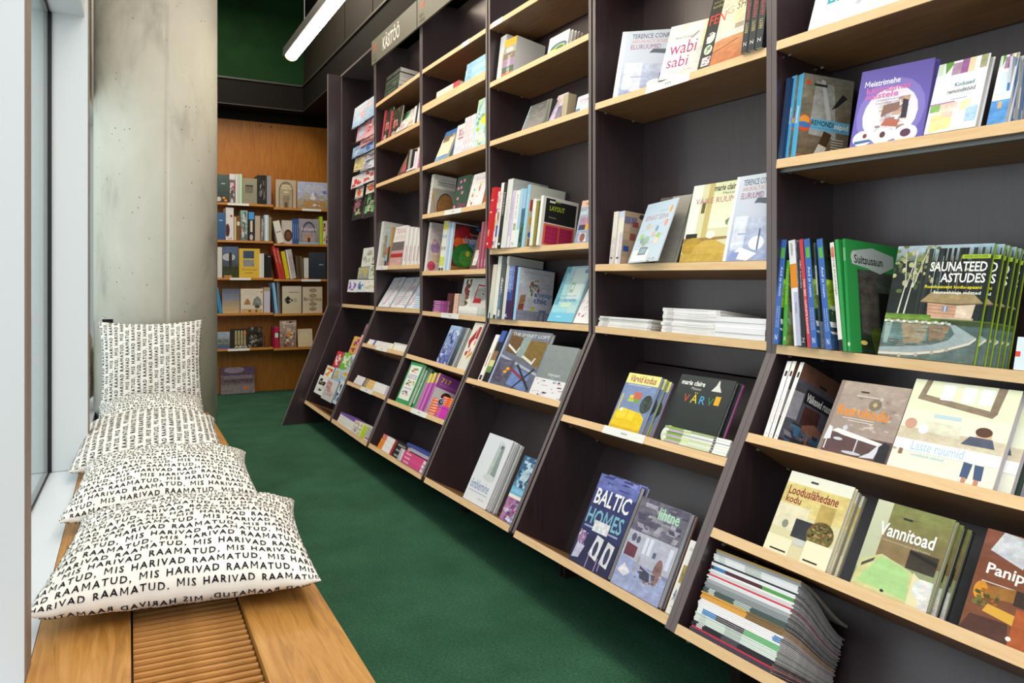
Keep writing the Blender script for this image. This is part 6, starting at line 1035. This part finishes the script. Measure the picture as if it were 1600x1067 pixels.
Mm = [(542.5, 437, 557, 456, 'white card with violet and blue flowers, front left of the middle rack', ['eceaf0', 'e4e4ec', '8a5ac0', '5a84b8']), (557.5, 437, 568, 456, 'card with a blue bottle, front middle of the middle rack', ['dce4ee', 'eceef2', '4a74a8']), (568.5, 437, 586, 456, 'plain white card, front right of the middle rack', ['eceaea', 'f0eeea', 'd8d4c8']), (558, 418, 575, 436, 'grey card with yellow lettering in the middle rack', ['8a98a4', 'a8b0b4', 'd8b42a']), (575.5, 414, 586, 436, 'pale green card behind, right of the yellow lettered one', ['d4dcc8', 'e4e6dc', '9aa88a']), (564, 388, 580, 417, 'tall white and grey card at the back of the middle rack', ['dcdcd4', 'e8e8e4', 'a8b0a4']), (580.5, 388, 586, 412, 'narrow white card at the back right of the middle rack', ['d4d4cc', 'e4e4e0', '8a8a80'])]
for i, (x0, y0, x1, y1, lab, cols) in enumerate(Mm):
    card(x0, y0, x1, y1, XU+[.0, .0, .0, .02, .02, .04, .04][i], lab, cols, seed=40+i)
Lw = [(490, 585, 503, 612, 'white leaflet with a black bar, front left of the lower rack', ['e8e8e6', 'eceaea', '2a2a2c', 'd4d4d0']), (501, 590, 517, 621, 'light grey leaflet with faint red print, front middle of the lower rack', ['c8c8cc', 'd8d6da', 'c08a90', 'b8b8bc']), (519, 594, 537, 629, 'pale blue leaflet with a dark jeep picture in the lower rack', ['c4dcf0', 'd8e6f4', '2a2e34', '3a6ab8', '7ab0d8']),
      (505, 570, 516, 588, 'white leaflet with a yellow figure, second row of the lower rack', ['ece8e0', 'f0ece4', 'e8b41c', 'd84a3a']), (518, 574, 529, 592, 'leaflet with a blue sky and golden figure, second row of the lower rack', ['8ab8e4', 'b8d4ec', 'dca84a']), (530, 577, 541, 596, 'blue leaflet with a small bird, second row of the lower rack', ['9ac4ec', 'c8dcf0', 'd8a83a']),
      (519, 548, 528, 572, 'red leaflet, third row of the lower rack', ['c82a3c', 'd43a48', 'e4e0e0']), (529, 550, 540, 576, 'bright green leaflet, third row of the lower rack', ['6ab43a', '8ac45a', 'e8ece4']), (540.5, 553, 547, 578, 'grey leaflet, third row of the lower rack', ['c0c4c8', 'd4d6d8', '8a8e92']), (547.5, 556, 555, 574, 'sky blue leaflet, third row of the lower rack', ['3aa4e0', '6abcec', 'e4eef4']),
      (544, 525, 555, 551, 'orange and violet leaflet, fourth row of the lower rack', ['e0a040', 'e8b45a', '8a3a4c', '8a5ac0']), (553, 523, 566, 554, 'pink leaflet, fourth row of the lower rack', ['e0a0ac', 'e8b4bc', 'd890a0']), (566, 506, 573, 524, 'dark pink flowered leaflet at the top of the lower rack', ['6a4a5c', 'd89ab8', '3a5a44'])]
for i, (x0, y0, x1, y1, lab, cols) in enumerate(Lw):
    card(x0, y0, x1, y1, [.0, .0, .0, .03, .03, .03, .06, .06, .06, .06, .09, .09, .11][i], lab, cols, kind='leaflet', slant_=True, seed=70+i)
rk = thing('card_rack', 'black wire rack holding the upper rows of postcards', 'rack', None, Matrix.Translation(on_x(570, 203, XU+.02)))
o0 = on_x(570, 203, XU+.02)
for py0, py1 in ((203, 190), (226, 216), (249, 239), (270, 264), (297, 289), (313, 304), (325, 318)):
    a, c = on_x(549, py0, XU-.004), on_x(586, py1, XU-.004); b = MB()
    b.tube([a-o0, c-o0], .0025, 6); b.tube([a-o0+Vector((0, 0, .012)), c-o0+Vector((0, 0, .012))], .0018, 6); b.build('wire_ledge', M['wire'], rk)
b = MB(); p, q = on_x(553, 340, XU+.045), on_x(583, 170, XU+.045)
for s in (.1, .9):
    y = lerp(p.y, q.y, s); b.tube([Vector((XU+.045, y, p.z-.03))-o0, Vector((XU+.045, y, q.z+.1))-o0], .003, 6)
b.build('wire_upright', M['wire'], rk)
# ================================================================ OAK BOOKCASE ON THE REAR WALL
YS = 7.5
oc = thing('oak_bookcase', 'warm oak wall bookcase with five shelves at the end of the aisle', 'bookcase', None, Matrix.Translation((1.6, YB, 0)))
oo = Vector((1.6, YB, 0))
xL, xM, xR = on_y(300, 330, YS).x, on_y(427.3, 330, YS).x, 2.30
rows = [((340, 314), (425, 321.5), (430, 322), (512, 329)), ((340, 372.7), (427, 378.5), (429, 378.5), (512, 384)), ((339.4, 432.8), (426, 434.7), (428, 435), (511, 437)), ((339.4, 489), (425, 489.3), (427, 489.3), (504, 490)), ((339.4, 544.3), (425, 543.5), (427, 543.5), (485, 542.5))]
labs = [[(355.5, 389), (472, 502)], [], [(359, 392), (471, 501)], [], [(356, 390)]]
for i, (a, b1, c, e) in enumerate(rows):
    for k, (l, r, x0, x1) in enumerate(((a, b1, xL, xM-.004), (c, e, xM+.004, xR))):
        z = (on_y(l[0], l[1], YS).z + on_y(r[0], r[1], YS).z)/2
        zl, zr = on_y(l[0], l[1], YS).z, on_y(r[0], r[1], YS).z
        key = 'w%d%s' % (i+1, 'lr'[k]); SH[key] = shelf_frame(Vector((x0, YS, z)), Vector((x1, YS, z)), Vector((0, 1, 0)), Vector((0, 0, 1))); SH[key]['lower'] = True
        b = MB(); b.box(x0-oo.x, YS-oo.y, z-.024, x1-oo.x, -.002, z); s = b.build('shelf', M['back_oak'], oc)
        b = MB(); b.box(x0-oo.x, YS-oo.y-.003, z-.024, x1-oo.x, YS-oo.y, z); b.build('edge_band', M['shelf_oak'] if 'shelf_oak' in M else M.setdefault('shelf_oak', wood('oak_edge', 'a86c28', 'c08038', 'cc9048', (3, 3, 12))), s)
        for q0, q1 in (labs[i][k:k+1] if labs[i] else []):
            b = MB(); p, q = on_y(q0, l[1], YS).x-oo.x, on_y(q1, l[1], YS).x-oo.x; b.box(p, YS-oo.y-.006, z-.026, q, YS-oo.y-.003, z-.002); b.build('price_label', M['label'], s)
for p in ((407, 196), (423, 198)):
    v = on_y(p[0], p[1], YB); b = MB(); b.tube([v-oo+Vector((0, -.003, 0)), v-oo+Vector((0, .002, 0))], .008, 8); b.build('screw_hole', M['black'], oc)
def wb(S, mode, x0, x1, yt, cov, label, **k):
    k.setdefault('dx', .012 if mode == 's' else .02); return bk(S, mode, x0, x1, yt, cov, label, **k)
def ph(c0, c1, cols, seed, m=.6): return [('g', 0, 0, 1, 1, c0, c1, m), ('n', 0, 0, 1, 1, 26, cols, seed, .16)]
wb('w1l', 'f', 338, 357.5, 272, '3a4a48', 'dark green book with orange stickers, top oak shelf', t=.02, art=[('g', 0, 0, 1, 1, '2c3836', '4a5c5a', .4), ('e', .6, .17, .12, .04, 'f08a1c'), ('e', .75, .08, .12, .04, 'f08a1c'), ('r', .4, .66, .7, .7, 'a8b0ac'), ('e', .2, .12, .2, .08, 'c8c0b4', .5)])
wb('w1l', 's', 358.5, 367.5, 272, '8a5a5c', 'red and grey patterned spine, top oak shelf', w=.2, sart=[('r', 0, 0, 1, 1, '7a6a6c', .9), ('n', 0, 0, 1, .7, 20, ['a83a44', 'c8c8cc', '4a4a50'], 3, .3), ('r', 0, .8, 1, 1, 'd4d4d8')])
for i, (a, c, col, n) in enumerate(((368, 371, 'd8d8d8', 'white'), (371.3, 374, 'c4c8c8', 'grey'), (374.3, 378.2, 'b8dcb8', 'mint green'))):
    wb('w1l', 's', a, c, 272, col, n + ' slim spine between patterned and grey books, top oak shelf', w=.18)
wb('w1l', 'f', 378.6, 401.5, 278, '8f8d78', 'plain grey olive book with a dark label, top oak shelf', art=[('g', 0, 0, 1, 1, '8a8872', '94927e', .15), ('r', .2, .42, .74, .74, '6c6a5a', .3), ('r', .22, .68, .72, .73, '2c2c26')])
for i, (a, c) in enumerate(((402.3, 409), (409.4, 412.2), (412.6, 416))):
    wb('w1l', 's', a, c, 274, '24221f', 'black spined book, %s of three on the top oak shelf' % ['left', 'middle', 'right'][i], w=.2, sart=[('n', 0, .1, 1, .9, 10, ['5a5a54', '3a3834', '8a887c'], i, .25)])
wb('w1l', 's', 417, 423.5, 275, '8f8f9a', 'grey lilac spine beside the wire bookend, top oak shelf', w=.18)
arch = [('r', 0, 0, 1, 1, 'b8aa94'), ('e', .5, .6, .36, .34, '7a6c58', .3), ('r', .14, .0, .86, .6, '7a6c58', .3), ('e', .5, .58, .3, .28, 'a89a82', .3), ('r', .2, .0, .8, .58, 'a89a82', .3), ('t', .3, .76, .74, .82, 'BEYOND', 'efe8c4'), ('t', .24, .67, .8, .73, 'CONSTRUCTION', 'efe8c4'), ('r', .4, .54, .62, .58, 'd8d0b0'), ('r', .36, .0, .66, .44, '8a7c68', .5), ('r', .44, .0, .58, .2, '5c5044')]
wb('w1r', 'f', 431, 462.5, 280, 'b8aa94', 'beige book with a pointed arch on its cover, top oak shelf', t=.02, art=arch)
wb('w1r', 'f', 465, 513, 283, 'c4c4d4', 'pale blue landscape book with mountains, top oak shelf', t=.02, art=[('g', 0, 0, 1, 1, '9a8a64', 'c8c8d8', .4), ('p', [(.0, .3), (.3, .7), (.5, .3), (.8, .6), (1, .3), (1, 1), (0, 1)], 'b0b8d8', .4), ('p', [(.4, .36), (.5, .66), (.58, .34)], 'e8e4e0'), ('r', .2, .06, .9, .3, 'b08a54', .5), ('t', .3, .8, .85, .87, 'ISLAMIC', 'e8e0d4', 0), ('t', .2, .7, .9, .77, 'GARDENS', 'e0d8cc', 0), ('n', .3, .1, 1, .7, 16, ['6a7ab8', 'd8d8e4', '9a94b0'], 3, .15)])
wb('w2l', 'f', 338, 352, 332, '345a86', 'plain blue book behind the column edge, second oak shelf', art=[('g', 0, 0, 1, 1, '2c5080', '3c6490'), ('r', .3, .7, .7, .74, '9ab0c8')])
wb('w2l', 's', 353, 365, 324.5, 'dad6d4', 'thick white spine with a dark red stain figure, second oak shelf', w=.2, sart=[('e', .2, .3, .3, .2, '4a2430', .4), ('e', .7, .74, .14, .04, 'a8243c'), ('r', .3, .03, .45, .06, '3a3a3c'), ('r', .6, .03, .75, .06, '3a3a3c')])
wb('w2l', 's', 365.8, 369.3, 338.5, 'c8b48c', 'slim cream spine right of the thick white one', w=.15)
wb('w2l', 's', 370.2, 374.8, 337, '7a4c20', 'brown spine with a white label, second oak shelf', w=.16, sart=[('r', 0, .6, 1, .76, 'd8ccb4')])
wb('w2l', 's', 376, 387, 329, '9ab0a8', 'grey green patterned spine, tallest at the middle of second oak shelf', w=.2, sart=ph('5a7470', '94aaa4', ['c8d4d0', '3a4c4a', 'a84a3a', 'e0dcd4'], 3))
wb('w2l', 's', 388.5, 397, 331.5, '2a2c34', 'black spine with a bright blue top, second oak shelf', w=.2, sart=[('r', .0, .74, 1, 1, '4a94d8'), ('r', .3, .3, .7, .7, 'd8c8a8'), ('e', .5, .12, .3, .1, 'c8c0b4', .5)])
wb('w2l', 's', 398.5, 406.5, 337.5, 'b8a898', 'pale brown spine right of the blue topped black one', w=.18)
wb('w2l', 's', 407.5, 412.5, 341, '6a645c', 'grey brown spine left of the pale blue one, second oak shelf', w=.17, sart=[('n', 0, 0, 1, 1, 8, ['3a3a3c', 'a8a094'], 2, .3)])
wb('w2l', 's', 413.2, 420, 336, 'b4cce0', 'pale blue and white striped spine, second oak shelf', w=.18, sart=[('r', .3, 0, .6, 1, 'e4e8ec')])
wb('w2l', 's', 420.5, 424.3, 339, '8a7444', 'khaki spine at the shelf joint, second oak shelf', w=.17)
wb('w2r', 's', 434, 444, 344, 'dcd8d0', 'white spined book leaning left beside the brown disc cover', w=.17, lean=13, sart=[('e', .3, .5, .12, .03, '3a3634'), ('e', .7, .5, .12, .03, '3a3634')])
wb('w2r', 'f', 440, 457, 344, 'c8c0b8', 'white book with a brown disc on its cover, second oak shelf', dx=.05, art=[('e', .6, .36, .38, .26, '4a3024', .4), ('e', .6, .36, .24, .16, '7a4a2c', .4)])
for i, (a, c) in enumerate(((457.5, 460.2), (460.5, 463.2), (463.5, 466.3))):
    wb('w2r', 's', a, c, 342, '3a5a98', 'dark blue spine, %s of three left of the Islam book' % ['left', 'middle', 'right'][i], w=.18, sart=[('r', .3, .2, .6, .8, '7a94c4', .3)])
isl = [('g', 0, 0, 1, 1, '8a8494', 'a09aa8', .3), ('e', .5, .52, .32, .38, '4a4854', .3), ('e', .5, .48, .28, .34, '8f88a0', .4), ('r', .2, .0, .8, .46, 'a89a98', .4), ('r', .4, .06, .6, .36, 'c88a64', .3), ('r', .44, .06, .56, .26, '4a3a34'), ('r', 0, 0, 1, .08, '8ab4dc'), ('t', .16, .54, .86, .68, 'Islam', 'f4e4dc', 0)]
wb('w2r', 'f', 466.5, 498.5, 341.5, '8c8698', 'book with a tiled arch reading Islam, second oak shelf', t=.02, art=isl)
wb('w2r', 's', 499.5, 504, 338.5, 'b4cc2c', 'lime green spine right of the Islam book', w=.2)
wb('w2r', 's', 504.8, 511, 345, 'd8c4b0', 'white and orange patterned spine at the right end of second oak shelf', w=.18, sart=[('n', 0, 0, 1, 1, 14, ['d8703a', '3a3430', 'ece4dc'], 4, .3)])
wb('w3l', 's', 340, 347, 386, 'd0ccc8', 'white spine left of the castle picture, third oak shelf', w=.2)
wb('w3l', 'f', 347.5, 372.5, 385, '4a5060', 'book with a dark castle tower under clouds, third oak shelf', art=[('g', 0, 0, 1, 1, '3a3420', '5a6a8a', .5), ('e', .4, .66, .4, .12, 'b8b4b8', .4), ('r', .4, .3, .6, .8, '2c2a24', .3), ('r', 0, .0, 1, .36, '343a1c', .7), ('r', .1, .0, .6, .08, 'a87a44', .4)])
wb('w3l', 'f', 373.5, 406, 388, 'd8b43c', 'yellow book with two small photographs, third oak shelf', art=[('r', 0, 0, 1, 1, 'd8b23a'), ('r', .2, .66, .72, .92, '3a4a6a', .6), ('r', .2, .38, .72, .62, '8a8a8c', .6), ('t', .14, .24, .86, .31, 'Arheoloogia', '7a4a1c', 0), ('t', .28, .14, .66, .2, 'radadel', '7a4a1c', 0)])
for i, (a, c) in enumerate(((405.5, 409), (409.4, 412.5))):
    wb('w3l', 's', a, c, 396, 'dcdad8', ['left', 'right'][i] + ' white spine of the pair beside the yellow book, third oak shelf', w=.17)
wb('w3l', 's', 414, 424, 398, '1c1a18', 'black spined book at the shelf joint, third oak shelf', w=.18, sart=[('r', .5, .9, .8, .94, 'a8a49c')])
for i, (a, c) in enumerate(((436.5, 441), (441.5, 446))):
    wb('w3r', 's', a, c, 384+3*i, 'b8382c', ['left', 'right'][i] + ' red spine leaning, of the pair on the third oak shelf', w=.18, lean=13, sart=[('v', .3, .5, .7, .9, 'kunst', 'e8c4b8', 0)])
wb('w3r', 's', 447, 453, 392, 'd0bc1c', 'yellow spine leaning beside the red pair, third oak shelf', w=.17, lean=11)
wb('w3r', 's', 454, 463, 389, 'b8b0b4', 'grey white spine leaning right of the yellow one, third oak shelf', w=.18, lean=10, sart=[('r', 0, 0, .2, 1, 'e4e2e0'), ('r', .3, .2, .9, .8, 'a89ca4', .4)])
for i, (a, c) in enumerate(((464.5, 467.5), (468, 471), (471.4, 474.5))):
    wb('w3r', 's', a, c, 400, ['5c4a34', '4a3c2c', '6a5840'][i], 'brown spine, %s of three on the third oak shelf' % ['left', 'middle', 'right'][i], w=.17, lean=5)
wb('w3r', 's', 475.5, 482, 403, 'dcdad4', 'short white spine with an orange foot, third oak shelf', w=.15, sart=[('r', 0, 0, 1, .06, 'd8702c'), ('r', .45, 0, .55, 1, 'b0aca4')])
wb('w3r', 'f', 482.5, 509, 394, '303640', 'dark slate book at the right end of the third oak shelf', art=[('g', 0, 0, 1, 1, '2c323c', '3a424e', .3), ('r', .6, .52, .86, .56, '9aa0a8')])
wb('w4l', 's', 343, 348, 449, '2f8cc4', 'bright blue book leaning against the column side, fourth oak shelf', w=.2, lean=10)
wb('w4l', 'f', 347, 374.5, 451, '7a7c88', 'book with a grey sky over pale sand, fourth oak shelf', art=[('g', 0, .5, 1, 1, '8a8a92', '525a70', .2), ('g', 0, 0, 1, .5, 'c8a87c', '9a8a78', .15)])
wb('w4l', 'f', 376, 411, 451, 'd8ccb8', 'cream book with small architecture drawings, fourth oak shelf', art=[('r', 0, 0, 1, 1, 'd8ccb8'), ('r', .04, 0, .96, .16, 'c8a068', .3), ('e', .4, .08, .06, .05, '6a5a44'), ('e', .7, .08, .06, .05, '6a5a44'), ('t', .12, .84, .8, .9, 'ARCHITECTURE', 'b0aca4', 0), ('t', .1, .74, .7, .8, 'LEGENDS', 'b8b4ac', 0), ('e', .93, .86, .04, .05, 'e87a2c'), ('p', [(.14, .34), (.44, .34), (.4, .5), (.3, .6), (.2, .5)], 'a87a44', .5), ('p', [(.52, .3), (.96, .3), (.9, .56), (.74, .7), (.58, .56)], '8a8884', .7), ('e', .74, .26, .12, .08, '4a4a4c', .4)])
wb('w4l', 's', 412.5, 422, 449, 'c8c0cc', 'lilac white thick spine right of the drawings book', w=.2, sart=[('r', 0, .86, 1, 1, 'b09a7c')])
wb('w4r', 's', 430.5, 434.5, 441.5, '8ab8dc', 'light blue book leaning right, fourth oak shelf', w=.2, lean=6, sart=[])
for i, (a, c) in enumerate(((435, 437), (437.3, 439.3))):
    wb('w4r', 's', a, c, 441, ['7a8488', '5a5c54'][i], ['grey', 'dark'][i] + ' thin spine beside the light blue one, fourth oak shelf', w=.19, lean=3)
wb('w4r', 'f', 441, 471, 447, 'c8bca0', 'cream book with a black butterfly figure, fourth oak shelf', art=[('g', 0, 0, 1, 1, 'c8b898', 'ccc4b4'), ('p', [(.1, .5), (.3, .64), (.46, .52), (.3, .46)], '24221e'), ('p', [(.12, .46), (.28, .34), (.46, .42), (.3, .48)], '24221e'), ('e', .5, .48, .05, .04, '24221e'), ('p', [(.55, .48), (.7, .6), (.78, .48), (.7, .38)], 'b0a48c'), ('r', .34, .76, .86, .79, '8a7c64')])
wb('w4r', 'f', 473, 503.5, 448, 'd4c4ac', 'cream book with brown medallions and script title, fourth oak shelf', art=[('r', 0, 0, 1, 1, 'd4c4ac')] + [('e', .52, v, .2, .08, 'a08c74', .4) for v in (.16, .34, .66, .86)] + [('t', .06, .42, .96, .6, 'Brigitta', '3a2c24', 0)])
wb('w5l', 'f', 338, 359, 519, '8a94a4', 'book with a park and distant palace, bottom oak shelf', art=[('g', 0, 0, 1, 1, '3a4a3a', 'a8b4c4', .4), ('r', .1, .4, .9, .54, '6a6a58', .7), ('r', .4, .45, .6, .62, '8a8a7c', .5), ('r', 0, 0, 1, .1, '4a5ab0'), ('t', .1, .84, .8, .92, 'ROSE', '6a7a8c', 0)])
wb('w5l', 'f', 360, 387, 514, '3a3224', 'book with four pale statues on its cover, bottom oak shelf', t=.02, art=[('r', 0, 0, 1, 1, '2c2820')] + [('r', .26+.17*k, .16, .38+.17*k, .86, 'a8986c', .5) for k in range(4)] + [('e', .32+.17*k, .86, .05, .06, 'b8a87c') for k in range(4)] + [('t', .22, .02, .96, .13, 'AEG', 'e8e4d8'), ('e', .84, .78, .08, .06, 'e8702c')])
wb('w5l', 'f', 388, 410.5, 511, '2c2620', 'dark patterned book right of the statues, bottom oak shelf', dx=.04, art=ph('1c1a18', '3a3024', ['6a5434', '8a8a84', '14120f', '4a5a6a'], 5))
wb('w5r', 's', 429, 436, 511, 'b01c48', 'crimson spine with a white band, bottom oak shelf', w=.2, t=.045, sart=[('r', 0, .5, 1, .72, 'd8d4d0'), ('r', .8, .4, 1, .8, '2a2426')])
wb('w5r', 'f', 437, 463, 501, 'a08474', 'brown pink book with carved ornament and orange sticker, bottom oak shelf', art=ph('8a6a5c', 'b09a8c', ['c8b4a4', '6a4438', '8a5a4c', 'd4c4b4'], 6) + [('e', .54, .5, .09, .1, 'ec8a1c'), ('r', .2, .86, .9, .9, 'd8c8bc')])
wb('w5r', 'f', 466, 489, 514, 'c8b494', 'cream open book leaning at the right end of the bottom oak shelf', t=.012, lean=12, art=[('g', 0, 0, 1, 1, 'c8b08c', 'd4c4a8', .15)])
SH['wf'] = shelf_frame(Vector((.9, YB-.06, .0)), Vector((1.9, YB-.06, .0)), Vector((0, 1, 0)), Vector((0, 0, 1))); SH['wf']['lower'] = True
des = [('g', 0, 0, 1, 1, '6a5a58', '8a7080', .4), ('r', 0, .7, 1, 1, '6a5068', .5), ('e', .4, .9, .3, .12, 'a8909c', .4), ('t', .1, .56, .92, .68, 'DESTINATIONS', 'b0a0ac', 0), ('t', .08, .42, .95, .55, 'WORLDWIDE', '3a3034'), ('r', 0, 0, 1, .36, '8a7c7c', .5), ('e', .72, .2, .06, .05, 'e8702c'), ('e', .8, .22, .05, .04, 'e8702c')]
bk('wf', 'f', 345, 398, 575, '75646a', 'purple grey DESTINATIONS WORLDWIDE book standing on the carpet', t=.035, lean=5, dx=-.03, art=des)
be = lambda S, x, lab: None
for S, x, h, lab in (('w1l', 425.5, .13, 'black wire bookend at the joint of the top oak shelf'), ('w2l', 425.5, .12, 'black wire bookend at the joint of the second oak shelf'), ('w5l', 421, .12, 'black wire bookend on the bottom oak shelf, left of the crimson spine')):
    f = SH[S]; p = at_px(f, x, .06); t = thing('bookend', lab, 'bookend', None, Matrix.Translation(p))
    b = MB(); w = -.055; b.tube([(0, 0, .002), (0, 0, h), (w, 0, h), (w, 0, .002)], .003, 6); b.build('wire_hoop', M['wire'], t)
    b = MB(); b.box(w, -.04, .0005, 0, .04, .002); b.build('foot_plate', M['wire'], t)
